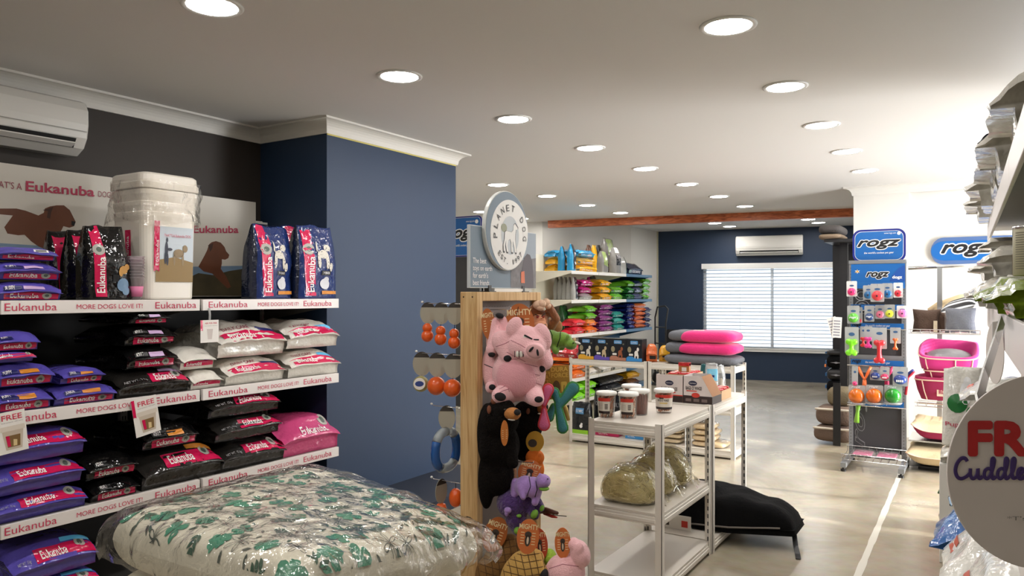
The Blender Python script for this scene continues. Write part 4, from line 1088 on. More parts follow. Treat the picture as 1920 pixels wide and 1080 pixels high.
# --- toys on the far (column) side
orange_rub = M('orange_rubber', (226, 92, 26), 0.3, coat=0.3)
tag_grey = M('tag_grey', (164, 158, 142), 0.6)
tag_dark = M('tag_dark', (54, 48, 42), 0.6)
def hang_card(o, p, w, h, m1, m2, d=Vector((-0.5, 0.866, 0))):
    """oval backing card hanging at p (its top hole), facing along d"""
    ux = UP.cross(d).normalized()
    X = frame_at(Vector(p)-UP*h*0.47, ux, UP)
    MB().prism([(x*1.0, y) for x, y in circle(w/2, 28, h/2)], -0.0012, 0.0012, m1, X).build('backing_card', o)
    seg = [(w/2*math.cos(a), h/2*math.sin(a)) for a in [0.55+(PI-1.1)*k/14 for k in range(15)]]
    for hh in (0.0016, -0.0016): 
        c = MB().flat(seg, m2, X, hh)
        c.build('card_print', o)
nth = ('outermost', 'middle', 'innermost')
yh = 3.10
for r, (zh, L) in enumerate(((PX(803, 569, x=-2.42).z, 0.26), (PX(800, 660, x=-2.46).z, 0.30), (PX(824, 757, x=-2.37).z, 0.20), (PX(822, 893, x=-2.37).z, 0.20))):
    yh = (3.0, 3.0, 3.0, 3.0)[r]
    hook((SX0, yh, zh), (-1, 0, 0), L, 'chrome hook beside the navy column, %s row from the top' % ordn[r])
    if r == 0:
        for k in range(3):
            x = SX0-0.225+0.085*k
            o = thing('ball_toy', 'orange double ball dog toy on a grey card, top hook, %s' % nth[k], 'dog toy', (x, yh, zh), 'carded orange toys by the column', world=True)
            hang_card(o, (x, yh, zh+0.004), 0.082, 0.112, tag_grey, tag_dark)
            mb = MB().ball((x-0.004, yh, zh-0.125-0.012*k), 0.0255, orange_rub).ball((x-0.004, yh, zh-0.165-0.014*k), 0.0315, orange_rub).tube([(x-0.004, yh, zh-0.13), (x-0.004, yh, zh-0.16)], 0.018, orange_rub, 12)
            mb.build('double_ball', o, smooth=True)
            MB().tube([(x, yh, zh-0.095), (x-0.003, yh, zh-0.103-0.012*k)], 0.0018, black_plastic, 5).build('tie', o)
    elif r == 1:
        for k in range(3):
            x = SX0-0.265+0.10*k
            o = thing('ball_toy', ('clear yellowish ball dog toy with a round blue label, second hook', 'large orange ball dog toy on a grey card, second hook', 'orange ball dog toy partly behind the pine post, second hook')[k], 'dog toy', (x, yh, zh), 'carded orange toys by the column', world=True)
            hang_card(o, (x, yh, zh+0.004), 0.095, 0.125, tag_grey, tag_dark)
            mm = M('pale_rubber', (196, 186, 120), 0.25, trans=0.3) if k == 0 else orange_rub
            c = Vector((x-0.006, yh, zh-0.158-0.004*k)); rad = (0.041, 0.047, 0.045)[k]
            MB().ball(c, rad, mm, 20, 14).build('ball', o, smooth=True)
            MB().tube([(x, yh, zh-0.11), (x-0.002, yh, zh-0.124)], 0.0018, black_plastic, 5).build('tie', o)
            if k == 0:
                dvec = (Vector((0, 0, EYE))-c).normalized(); ux = UP.cross(dvec).normalized(); X = frame_at(c+dvec*0.040+ux*-0.008, ux, dvec.cross(ux))
                l = MB().prism(circle(0.030, 24), 0.0, 0.0012, card_white, X); l.build('round_label', o)
                l = MB().flat(circle(0.022, 20, 0.014), M('label_blue', (40, 62, 130), 0.5), X, 0.0018); l.build('label_print', o)
    elif r == 2:
        x = SX0-0.105
        o = thing('ring_toy', 'blue and clear ring shaped tube toy on a grey card beside the pine post', 'dog toy', (x, yh, zh), world=True)
        hang_card(o, (x, yh, zh+0.004), 0.085, 0.125, tag_grey, tag_dark)
        c = Vector((x-0.004, yh, zh-0.215)); hexa = [(c+Vector((0, math.cos(a)*0.088, math.sin(a)*0.083))) for a in [PI/2+2*PI*k/24 for k in range(24)]]
        hexa = [c+Vector((0, math.copysign(abs(math.cos(a))**0.8, math.cos(a))*0.088, math.copysign(abs(math.sin(a))**0.9, math.sin(a))*0.092)) for a in [PI/2+2*PI*k/24 for k in range(24)]]
        blue_t = M('blue_clear_tube', (36, 98, 176), 0.12, trans=0.35); clear_t = M('clear_tube', (196, 208, 214), 0.1, trans=0.5)
        for s0, s1, mm in ((0, 4, clear_t), (4, 10, blue_t), (10, 15, clear_t), (15, 21, blue_t), (21, 24, clear_t)):
            MB().tube([hexa[k % 24] for k in range(s0, s1+1)], 0.0235, mm, 14).build('tube_section', o, smooth=True)
    else:
        x = SX0-0.14
        o = thing('ball_toy', 'orange cup shaped dog toy under an edge-on card, lowest hook by the column', 'dog toy', (x, yh, zh), 'carded orange toys by the column', world=True)
        hang_card(o, (x, yh, zh+0.004), 0.09, 0.125, tag_grey, tag_dark, Vector((-1, 0.05, 0)))
        MB().lathe([(0.012, 0.0), (0.026, 0.012), (0.030, 0.04), (0.022, 0.066), (0.010, 0.072)], orange_rub, (x, yh, zh-0.187)).build('cup_body', o, smooth=True)
        o = thing('ball_toy', 'orange egg shaped dog toy half behind the pine post, lowest hook', 'dog toy', (SX0-0.035, yh, zh), 'carded orange toys by the column', world=True)
        MB().ball((SX0-0.050, yh, zh-0.075), (0.034, 0.034, 0.048), orange_rub).build('egg', o, smooth=True)
        MB().tube([(SX0-0.05, yh, zh-0.03), (SX0-0.05, yh, zh+0.002)], 0.002, black_plastic, 5).build('tie', o)
# ------------------------------------------------------------------ plush toys on the aisle side of the stand
XR = Matrix((RX, RY, UP)).transposed()      # toy axes: x along the photo's width, y away from the camera, z up
def Q(u, v, t): return PX(u, v, t=t)
def blob(mb, m, t, u, v, dd, ru, rv, rd, roll=0.0):
    """ellipsoid centred at pixel (u, v), depth t+dd; ru, rv in photo pixels at that depth, rd in metres"""
    k = (t+dd)/FPX
    Xm = XR @ Matrix.Rotation(roll, 3, 'Y')
    mb.ball(Q(u, v, t+dd), (ru*k, rd, rv*k), m, 20, 14, Xm)
def limb(mb, m, t, a, b):
    """tapered limb between (u, v, dd, r px) a and b"""
    for i in range(9):
        f = i/8
        u, v, dd, r = (a[j]+(b[j]-a[j])*f for j in range(4))
        k = (t+dd)/FPX
        mb.ball(Q(u, v, t+dd), r*k, m, 12, 8)
def plush(name, parent, mb, voxel=0.006, smooth=6):
    """melts the collected blobs into one continuous stuffed body"""
    tmp = mb.build('plush_source')
    md = tmp.modifiers.new('r', 'REMESH'); md.mode = 'VOXEL'; md.voxel_size = voxel; md.use_smooth_shade = True
    ms = tmp.modifiers.new('s', 'SMOOTH'); ms.iterations = smooth; ms.factor = 0.6
    dg = bpy.context.evaluated_depsgraph_get(); dg.update()
    me = bpy.data.meshes.new_from_object(tmp.evaluated_get(dg))
    mats = list(mb.mats)
    bpy.data.objects.remove(tmp)
    me.name = name
    me.materials.clear(); me.materials.append(mats[0])
    me.polygons.foreach_set('use_smooth', [True]*len(me.polygons))
    me.polygons.foreach_set('material_index', [0]*len(me.polygons))
    o = bpy.data.objects.new(name, me); col.objects.link(o)
    o.parent = parent
    if parent.get('_w'): o.matrix_parent_inverse = Matrix.Translation(-Vector(parent.location))
    return o
def detail(name, parent, m, t, *ells):
    mb = MB()
    for e in ells: blob(mb, m, t, *e)
    return mb.build(name, parent, smooth=True)
def seam(name, parent, t, pts, r, m):
    return MB().tube([Q(u, v, t+dd) for u, v, dd in pts], r, m, 5).build(name, parent, smooth=True)
def seam_on(name, parent, body, t, pts, r, m, lift=0.0):
    """stitched line laid on the stuffed surface: each (u, v) is dropped onto the body along the sight line"""
    out = []
    for i in range(len(pts)-1):
        for k in range(6):
            f = k/6; u = pts[i][0]+(pts[i+1][0]-pts[i][0])*f; v = pts[i][1]+(pts[i+1][1]-pts[i][1])*f
            out.append((u, v))
    out.append(pts[-1][:2])
    org = Vector((0, 0, EYE)); inv = Vector(parent.location) if not parent.get('_w') else Vector((0, 0, 0))
    hit = []
    for u, v in out:
        d = (Q(u, v, 1.0)-org).normalized()
        ok, loc, nn, idx = body.ray_cast(org, d)
        if ok: hit.append(loc+nn*lift)
    if len(hit) > 2: MB().tube(hit, r, m, 5).build(name, parent, smooth=True)
tag_brown = M('mighty_tag_brown', (176, 98, 44), 0.45)
tag_orange = M('mighty_tag_orange', (206, 112, 56), 0.45)
tag_cream = M('mighty_tag_cream', (232, 214, 166), 0.5)
tag_dog = M('mighty_tag_dog', (62, 52, 46), 0.6)
tag_pale = M('mighty_tag_pale', (216, 196, 170), 0.5)
def mighty_tag(parent, t, u, v, ru, rv, roll=0.0, m=None, dog=True, tilt=0.0, txt=True):
    """oval swing tag with the MIGHTY heading and a dog picture"""
    c = Q(u, v, t); k = t/FPX
    ux = (RX*math.cos(roll)+UP*math.sin(roll)); uy = (UP*math.cos(roll)-RX*math.sin(roll))
    ux = (ux*math.cos(tilt)+RY*math.sin(tilt)).normalized()
    X = frame_at(c, ux, uy)
    tg = MB().prism(circle(ru*k, 32, rv*k), -0.0012, 0.0012, m or tag_brown, X)
    o = tg.build('swing_tag', parent)
    if txt:
        mb = MB().text('MIGHTY', X @ Vector((-ru*k*0.86, rv*k*0.42, 0.0013)), ux, uy, ru*k*1.72, rv*k*0.30, tag_cream, bold=0.02)
        mb.build('tag_lettering', o)
    if dog:
        mb = MB()
        for x, y, a, b in ((0, 0.12, 0.30, 0.18), (0, -0.22, 0.26, 0.34)):
            mb.flat([(x*ru*k+a*ru*k*math.cos(q*PI/10), y*rv*k+b*rv*k*math.sin(q*PI/10)) for q in range(20)], tag_dog, X, 0.0018)
        mb.flat([(0.1*ru*k*math.cos(q*PI/6), -0.22*rv*k+0.22*rv*k*math.sin(q*PI/6)) for q in range(12)], tag_pale, X, 0.0024)
        mb.build('tag_dog_print', o)
    mb = MB()
    for q in range(5):
        for sg in (-1, 1):
            x0 = sg*ru*k*0.5; y = rv*k*(0.2-0.16*q)
            mb.flat([(x0-ru*k*0.16, y), (x0+ru*k*0.16, y), (x0+ru*k*0.16, y+rv*k*0.04), (x0-ru*k*0.16, y+rv*k*0.04)], tag_cream, X, 0.0016)
    mb.build('tag_line_print', o)
    return o
pig_pink = M('pig_plush', (238, 184, 188), 0.9, bump=0.35, bscale=160, sheen=0.4)
pig_belly = M('pig_belly_plush', (226, 160, 168), 0.9, bump=0.35, bscale=160, sheen=0.4)
felt_black = M('black_felt', (24, 22, 24), 0.9)
seam_pink = M('pink_stitch', (176, 112, 122), 0.9)
white_felt = M('white_felt', (232, 226, 216), 0.8)
def top(label, t, u, v, name='plush_toy', group='plush toys on the pine stand'):
    return thing(name, label, 'plush toy', Q(u, v, t), group, world=True)
def toy_hook(u0, v0, t0, u1, v1, t1, label):
    a = Q(u0, v0, t0); b = Q(u1, v1, t1)
    o = thing('peg_hook', label, 'hook', a, 'chrome hooks of the toy display', world=True)
    MB().tube([a, a+(b-a)*0.9, b, b+UP*0.008], 0.0022, chrome, 6).build('rod', o, smooth=True)
# pig at the front
T = 3.60
o = top('big angry pink pig plush hanging at the front of the pine stand', T, 975, 700)
mb = MB()
for e in ((973, 700, 0.0, 51, 53, 0.095), (975, 672, 0.0, 40, 30, 0.08), (987, 650, -0.05, 38, 31, 0.075), (985, 628, -0.04, 26, 18, 0.06), (1001, 660, -0.115, 22, 17, 0.035)): blob(mb, pig_pink, T, *e)
for a, b in (((942, 640, -0.02, 21), (952, 668, -0.05, 14)), ((1010, 650, 0.0, 20), (1022, 678, -0.03, 16)), ((950, 738, -0.02, 22), (938, 742, -0.10, 17)), ((998, 738, -0.02, 21), (1006, 748, -0.09, 15))): limb(mb, pig_pink, T, a, b)
for e in ((964, 612, -0.06, 14, 20, 0.024, 0.5), (958, 622, -0.05, 10, 12, 0.022), (1018, 626, -0.05, 14, 22, 0.025, -0.45), (1022, 640, -0.04, 13, 17, 0.024)): blob(mb, pig_pink, T, *e)
body = plush('body', o, mb, 0.006, 5)
detail('belly_patch', o, pig_belly, T, (970, 706, -0.040, 41, 41, 0.066))
detail('snout_disc', o, M('pig_snout', (206, 158, 158), 0.8), T, (1003, 659, -0.142, 17, 13, 0.012, 0.3))
detail('nostril', o, felt_black, T, (996, 655, -0.155, 2.4, 6.5, 0.004, 0.75)); detail('nostril', o, felt_black, T, (1008, 661, -0.155, 2.2, 6.5, 0.004, -0.15))
detail('eye', o, white_felt, T, (987, 634, -0.100, 8, 5, 0.010, 0.35)); detail('eye', o, white_felt, T, (1006, 640, -0.095, 5, 4, 0.010, 0.35))
seam('brow', o, T, [(983, 628, -0.110), (991, 632, -0.112), (998, 636, -0.110)], 0.0042, felt_black); seam('brow', o, T, [(1000, 637, -0.108), (1005, 637, -0.106), (1010, 637, -0.100)], 0.0035, felt_black)
mb = MB()
for u in (970, 977): blob(mb, white_felt, T, u, 664, -0.118, 3.2, 6, 0.006)
mb.build('tooth_print', o, smooth=True)
for u, h in ((965, 6), (973.5, 7), (981, 5)): seam('tooth_line', o, T, [(u, 664-h, -0.126), (u, 664+h, -0.126)], 0.0018, felt_black)
detail('hoof', o, felt_black, T, (952, 671, -0.062, 9, 8, 0.030)); detail('hoof', o, felt_black, T, (1016, 689, -0.035, 8, 11, 0.030, 0.5))
detail('foot_sole', o, felt_black, T, (938, 744, -0.148, 11, 8, 0.010, 0.2)); detail('foot_sole', o, felt_black, T, (1010, 749, -0.126, 8, 6, 0.010))
for pts in ([(938, 700), (955, 684), (985, 682), (1008, 688)], [(940, 716), (960, 702), (990, 698), (1012, 704)], [(950, 660), (965, 668), (985, 678)], [(944, 690), (958, 674), (975, 672)], [(936, 730), (960, 716), (1000, 716), (1016, 722)], [(985, 690), (990, 715), (985, 745)], [(952, 690), (948, 715), (955, 735)], [(958, 638), (975, 646), (985, 652)], [(930, 650), (945, 645), (955, 640)], [(925, 742), (945, 732), (960, 728)]): seam_on('stitching', o, body, T, pts, 0.0018, seam_pink)
mighty_tag(o, T+0.06, 975, 607, 27, 38, 0.06)
mb = MB().tube([Q(972, 575, T+0.06), Q(968, 592, T+0.04), Q(975, 622, T)], 0.0015, felt_black, 5); mb.build('tag_cord', o)
toy_hook(915, 581, 3.70, 958, 580, 3.62, 'upper chrome hook inside the pine frame that carries the pig')
# second pig behind
T = 3.64
o = top('pink pig plush squeezed between the pine post and the big pig', T, 925, 680)
mb = MB()
for e in ((929, 690, 0.02, 26, 50, 0.05), (933, 640, 0.02, 22, 30, 0.05)): blob(mb, pig_pink, T, *e)
for a, b in (((930, 625, -0.02, 12), (922, 655, -0.05, 12)), ((926, 628, -0.02, 10), (928, 602, -0.02, 8)), ((928, 728, 0.0, 14), (921, 726, -0.07, 12)), ((943, 600, 0.0, 8), (948, 620, 0.0, 10))): limb(mb, pig_pink, T, a, b)
body = plush('body', o, mb, 0.006, 5)
detail('hoof', o, felt_black, T, (922, 664, -0.055, 7, 6, 0.028)); detail('hoof', o, felt_black, T, (937, 592, -0.03, 8, 5, 0.02, 0.3)); detail('foot_sole', o, felt_black, T, (923, 726, -0.108, 6.5, 5.5, 0.010))
seam_on('stitching', o, body, T, [(908, 683), (925, 690), (945, 697)], 0.0022, felt_black); seam_on('stitching', o, body, T, [(935, 647), (945, 650)], 0.0022, felt_black)
mighty_tag(o, T-0.03, 916, 608, 13, 30, 0.12, None, False); 
# monkey
T = 3.90
fur_brown = M('monkey_fur', (150, 88, 46), 0.9, bump=0.4, bscale=140, sheen=0.4)
skin_tan = M('monkey_skin', (214, 148, 112), 0.85, bump=0.2, bscale=140)
fist_tan = M('monkey_fist', (222, 186, 158), 0.85, bump=0.2, bscale=140)
o = top('brown monkey plush with raised fists over its angry face', T, 1012, 600)
mb = MB()
for e in ((1010, 600, 0.0, 19, 22, 0.06), (1008, 650, 0.08, 26, 34, 0.06)): blob(mb, fur_brown, T, *e)
for a, b in (((1022, 632, 0.05, 9), (1043, 598, 0.0, 8)), ((1043, 598, 0.0, 8), (1030, 576, -0.04, 8)), ((990, 622, 0.05, 9), (988, 590, 0.0, 8)), ((988, 590, 0.0, 8), (1006, 574, -0.04, 8))): limb(mb, fur_brown, T, a, b)
plush('body', o, mb, 0.006, 5)
detail('fist', o, fist_tan, T, (1009, 572, -0.08, 10, 8.5, 0.028), (1016, 570, -0.09, 8, 8, 0.024), (1013, 577, -0.09, 8, 6, 0.02)); detail('fist', o, fist_tan, T, (1024, 568, -0.05, 8, 9, 0.026), (1028, 574, -0.05, 6, 6, 0.022))
detail('face', o, skin_tan, T, (1010, 604, -0.045, 14, 15, 0.035), (1013, 611, -0.075, 14, 9.5, 0.03))
detail('ear', o, skin_tan, T, (1026, 588, -0.01, 5, 8, 0.012, -0.3))
detail('eye', o, M('monkey_eye', (150, 40, 30), 0.4), T, (1008, 594, -0.085, 2.6, 2.4, 0.006)); detail('eye', o, M('monkey_eye'), T, (1019, 594, -0.08, 2.4, 2.2, 0.006))
seam('brow', o, T, [(1003, 589, -0.085), (1011, 593, -0.088)], 0.0024, tag_dark); seam('brow', o, T, [(1022, 588, -0.08), (1015, 593, -0.088)], 0.0024, tag_dark)
seam('mouth_line', o, T, [(1004, 613, -0.11), (1012, 611, -0.114), (1024, 608, -0.10)], 0.0022, tag_dark)
detail('teeth', o, white_felt, T, (1014, 611, -0.108, 8, 1.8, 0.004, 0.15))
# leopard print thing behind
o = top('leopard spotted plush peeking out between monkey and green rhino', 4.1, 1038, 612)
mb = MB()
blob(mb, M('leopard_plush', (140, 94, 52), 0.9, var=0.5, vscale=60), 4.1, 1038, 612, 0.06, 17, 16, 0.05); blob(mb, M('leopard_plush'), 4.1, 1030, 625, 0.06, 16, 14, 0.05)
plush('body', o, mb, 0.006, 4)
# green rhino
T = 3.86
rh_green = M('rhino_plush', (108, 148, 46), 0.85, bump=0.2, bscale=140, sheen=0.4)
o = top('green rhino plush lying on its hook, horn towards the shelves', T, 1048, 642)
mb = MB()
for e in ((1030, 634, 0.03, 22, 16, 0.06), (1052, 637, 0.0, 22, 15, 0.055, 0.12), (1070, 646, -0.03, 12, 10, 0.04)): blob(mb, rh_green, T, *e)
for a, b in (((1040, 648, 0.0, 9), (1042, 658, -0.04, 7)), ((1050, 648, 0.03, 8), (1053, 652, 0.0, 6)), ((1063, 634, -0.03, 3.5), (1065, 629, -0.03, 2.5))): limb(mb, rh_green, T, a, b)
body = plush('body', o, mb, 0.005, 4)
detail('horn', o, white_felt, T, (1083, 643, -0.05, 6, 2.6, 0.008, 0.35)); detail('horn', o, M('horn_tan', (206, 176, 130), 0.8), T, (1077, 637, -0.04, 3, 4, 0.007, 0.4))
detail('ear', o, rh_green, T, (1064, 632, -0.06, 3.5, 5, 0.01, 0.3))
detail('eye', o, felt_black, T, (1075, 643, -0.068, 1.8, 1.2, 0.004))
for pts in ([(1031, 619), (1036, 630), (1033, 646)], [(1051, 623), (1050, 634), (1044, 651)]): seam_on('stitching', o, body, T, pts, 0.0022, felt_black, 0.0005)
# bears
bear_fur = M('bear_fur', (15, 11, 9), 0.95, bump=0.7, bscale=110, spec=0.15)
muz = M('bear_muzzle', (172, 112, 56), 0.9, bump=0.3, bscale=140)
for T, words, e, limbs, mz, ns, er, tg in (
    (3.53, 'dark brown bear plush facing out under the pig, orange tag on its chest', ((938, 785, 0.0, 36, 36, 0.085), (935, 835, 0.03, 40, 48, 0.08), (945, 768, -0.03, 22, 20, 0.06), (930, 890, 0.03, 34, 40, 0.07), (914, 815, 0.02, 20, 60, 0.05), (912, 900, 0.03, 16, 55, 0.05)), (((915, 800, 0, 14), (910, 850, -0.03, 12)), ((955, 820, 0, 14), (962, 868, -0.03, 11))), (961, 776, -0.085, 16, 12, 0.045), (970, 773, -0.125, 6.5, 6, 0.014), ((917, 768, -0.07, 4, 8, 0.012), (928, 752, -0.03, 8, 7, 0.02)), (946, 812, 8, 24)),
    (3.80, 'dark brown bear plush behind the other bear, muzzle towards the pink toys', ((988, 790, 0.0, 32, 40, 0.08), (985, 835, 0.03, 28, 30, 0.07), (1000, 768, -0.02, 22, 20, 0.06)), (((970, 800, 0, 12), (965, 845, -0.02, 10)), ((1003, 800, 0, 11), (1006, 832, -0.03, 10))), (1017, 765, -0.06, 11, 11, 0.04), (1024, 763, -0.092, 4, 5.5, 0.012), ((991, 771, -0.065, 4.5, 7, 0.012, 0.3),), None)):
    o = top(words, T, e[0][0], e[0][1])
    mb = MB()
    for k in e: blob(mb, bear_fur, T, *k)
    for a, b in limbs: limb(mb, bear_fur, T, a, b)
    plush('body', o, mb, 0.007, 4)
    detail('muzzle', o, muz, T, mz); detail('nose', o, felt_black, T, ns)
    for k in er: detail('ear_lining', o, M('bear_ear', (120, 70, 48), 0.9), T, k)
    detail('teeth', o, white_felt, T, (mz[0]-2, mz[1]+11, mz[2]-0.03, 7, 1.6, 0.004, 0.1)); detail('eye', o, M('eye_gloss', (60, 52, 46), 0.2), T, (mz[0]-14, mz[1]-8, mz[2]-0.0, 3, 2.4, 0.01))
    if tg: mighty_tag(o, T-0.12, *tg, 0.0, M('tag_amber', (196, 116, 48), 0.45), False, 0.5, False)
# tough boomerang toys on amber cards
gold = M('amber_card', (158, 118, 40), 0.5, var=0.2, vscale=30); gold_l = M('amber_print', (206, 168, 74), 0.5); gold_d = M('amber_dark', (88, 60, 28), 0.5)
def dura(label, t, cu, cv, w, h, lobes, m_in, m_rim, roll=0.0, cord=None, jag=True):
    o = thing('boomerang_toy', label, 'dog toy', Q(cu, cv, t), 'boomerang dog toys on the pine stand', world=True)
    k = t/FPX
    X = frame_at(Q(cu, cv, t), (RX*math.cos(roll)+UP*math.sin(roll)), (UP*math.cos(roll)-RX*math.sin(roll)))
    c = MB().prism(rrect(w*k, h*k, 3*k, 3), -0.001, 0.001, gold, X); cd_ = c.build('backing_card', o)
    ux = X.to_3x3() @ Vector((1, 0, 0)); uy = X.to_3x3() @ Vector((0, 1, 0))
    for j, body in enumerate(('DURA', 'FORCE')):
        MB().text(body, X @ Vector((-w*k*0.44, h*k*(0.30-0.19*j), 0.001)), ux, uy, w*k*0.88, h*k*0.15, gold_l, bold=0.02).build('lettering', cd_)
    b = MB().flat([(x*0.2*w*k-0.2*w*k, y*0.22*h*k-0.2*h*k) for x, y in circle(1, 16)], gold_d, X, 0.0016); b.flat(rrect(0.3*w*k, 0.34*h*k, 2*k, 2, 0.2*w*k, -0.2*h*k), gold_l, X, 0.0016); b.build('card_print', cd_)
    rim = MB(); mid = MB()
    for a, bb in lobes:                      # each lobe: (u, v, dd, r) hub end, (u, v, dd, r) tip
        for i in range(12):
            f = i/11
            r = a[3]+(bb[3]-a[3])*f**1.2
            u, v, dd = (a[q]+(bb[q]-a[q])*f for q in range(3))
            kk = (t+dd)/FPX
            rim.ball(Q(u, v, t+dd), (r*kk, 0.010, r*kk), m_rim, 14, 8, XR)
            mid.ball(Q(u, v, t+dd), (max(1, r-2.6)*kk, 0.0165, max(1, r-2.6)*kk), m_in, 14, 8, XR)
    plush('rim', o, rim, 0.004, 3); plush('padded_face', o, mid, 0.004, 3)
    if cord: MB().tube([Q(*p) for p in cord], 0.0016, felt_black, 5).build('cord', o)
teal = M('teal_mesh', (56, 128, 134), 0.7, bump=0.5, bscale=300); green_rim = M('green_rim', (52, 126, 56), 0.6)
rose = M('rose_mesh', (206, 96, 138), 0.7, bump=0.5, bscale=300); red_rim = M('red_rim', (196, 52, 62), 0.6)
dura('teal boomerang dog toy with green rim hanging on an amber card', 3.70, 1050, 714, 36, 58, (((1050, 758, -0.06, 9), (1074, 728, -0.06, 14)), ((1046, 752, -0.06, 8), (1040, 735, -0.06, 10)), ((1046, 758, -0.06, 8), (1055, 802, -0.06, 12))), teal, green_rim, 0.05, [(1058, 722, 3.64), (1056, 745, 3.635), (1050, 757, 3.63)])
dura('second teal boomerang dog toy, lower, behind the pink one', 3.80, 1030, 722, 26, 54, (((1038, 762, -0.02, 7), (1030, 782, -0.02, 10)),), teal, green_rim, 0.05)
dura('rose pink boomerang dog toy with red rim next to the bears', 3.66, 1018, 726, 26, 50, (((1020, 758, -0.08, 6), (1028, 730, -0.08, 12)), ((1020, 768, -0.08, 6), (1020, 796, -0.08, 13))), rose, red_rim, 0.05)
p0, p1 = Q(1020, 678, 3.86), Q(1068, 684, 3.72)
hk = thing('peg_hook', 'black hook that carries the amber carded boomerang toys', 'hook', p0, world=True); MB().tube([p0, p1, p1+UP*0.01], 0.0022, black_plastic, 6).build('rod', hk)
# stick chew below the teal toy
o = thing('chew_stick_toy', 'slim yellow chew stick hanging under the teal boomerang toy', 'dog toy', Q(1062, 770, 3.72), world=True)
MB().tube([Q(1056, 756, 3.74), Q(1060, 766, 3.74), Q(1066, 788, 3.74)], [0.010, 0.013, 0.009], M('chew_yellow', (206, 176, 96), 0.6, var=0.3, vscale=50), 10).build('stick', o, smooth=True)
# card and orange toy
o = top('orange felt carrot plush under a round yellow tag', 3.72, 1000, 865)
mb = MB(); felt_orange = M('orange_plush', (222, 112, 26), 0.85, bump=0.2, bscale=150)
for e in ((1003, 858, 0.0, 18, 16, 0.05), (1002, 880, 0.01, 19, 22, 0.05), (1000, 905, 0.02, 16, 18, 0.04)): blob(mb, felt_orange, 3.72, *e)
plush('body', o, mb, 0.006, 4)
X = frame_at(Q(1003, 828, 3.70), RX, UP); tg = MB().prism(circle(0.045, 28, 0.052), -0.001, 0.001, M('tag_yellow', (198, 152, 44), 0.5), X).build('round_tag', o)
MB().flat([(x-0.012, y-0.008) for x, y in circle(0.022, 18, 0.02)], tag_dog, X, 0.0014).build('tag_print', tg)
# lavender hippo on purple beast
lav = M('lavender_plush', (150, 116, 178), 0.85, bump=0.2, bscale=150, sheen=0.4); lime = M('lime_felt', (112, 158, 52), 0.8)
T = 3.52
o = top('smooth lavender hippo plush lying across the shaggy purple monster', T, 1000, 912)
mb = MB()
for e in ((985, 912, 0.0, 21, 20, 0.055, -0.2), (1000, 914, -0.02, 17, 20, 0.055), (1018, 902, -0.05, 15, 13, 0.045)): blob(mb, lav, T, *e)
for a, b in (((978, 915, -0.03, 10), (981, 932, -0.06, 6)), ((1008, 922, -0.02, 9), (1003, 942, -0.05, 7)), ((966, 905, 0.02, 9), (964, 928, 0.0, 7)), ((1013, 893, -0.05, 4), (1012, 889, -0.05, 3))): limb(mb, lav, T, a, b)
body = plush('body', o, mb, 0.005, 4)
detail('mouth_patch', o, lime, T, (1020, 916, -0.065, 10, 4, 0.025)); detail('eye', o, felt_black, T, (1027, 898, -0.085, 1.6, 1.2, 0.004))
seam_on('stitching', o, body, T, [(992, 894), (995, 912), (988, 930)], 0.0022, felt_black); seam_on('stitching', o, body, T, [(1005, 902), (1007, 918), (1003, 932)], 0.0022, felt_black)
mighty_tag(o, T+0.05, 956, 893, 13, 31, -0.06, M('tag_salmon', (206, 150, 112), 0.5)); mighty_tag(o, T+0.06, 993, 886, 22, 24, -0.25, tag_orange)
toy_hook(905, 860, 3.70, 1000, 868, 3.42, 'chrome hook with a bright tip above the lavender hippo')
beast = M('purple_fur', (72, 40, 104), 0.95, bump=0.8, bscale=100, sheen=0.3)
T = 3.56
o = top('shaggy dark purple monster plush with lime claws under the lavender hippo', T, 965, 950)
mb = MB()
for e in ((962, 945, 0.0, 32, 28, 0.075, 0.4), (985, 935, 0.0, 26, 20, 0.06), (968, 972, -0.01, 20, 22, 0.06)): blob(mb, beast, T, *e)
for a, b in (((990, 945, 0, 13), (1003, 966, -0.06, 9)), ((960, 975, 0, 13), (972, 996, -0.05, 10)), ((1005, 940, 0, 11), (1014, 952, -0.04, 8))): limb(mb, beast, T, a, b)
plush('body', o, mb, 0.006, 3)
detail('claw', o, lime, T, (1002, 964, -0.085, 6.5, 9, 0.02, 0.6)); detail('claw', o, lime, T, (971, 995, -0.08, 8, 7, 0.02)); detail('claw', o, lime, T, (1016, 953, -0.065, 4, 6, 0.016, 0.5)); detail('claw', o, lime, T, (973, 967, -0.065, 5, 3, 0.016))
detail('horn', o, lav, T, (952, 957, -0.085, 7, 6, 0.02), (950, 962, -0.09, 4, 6, 0.012))
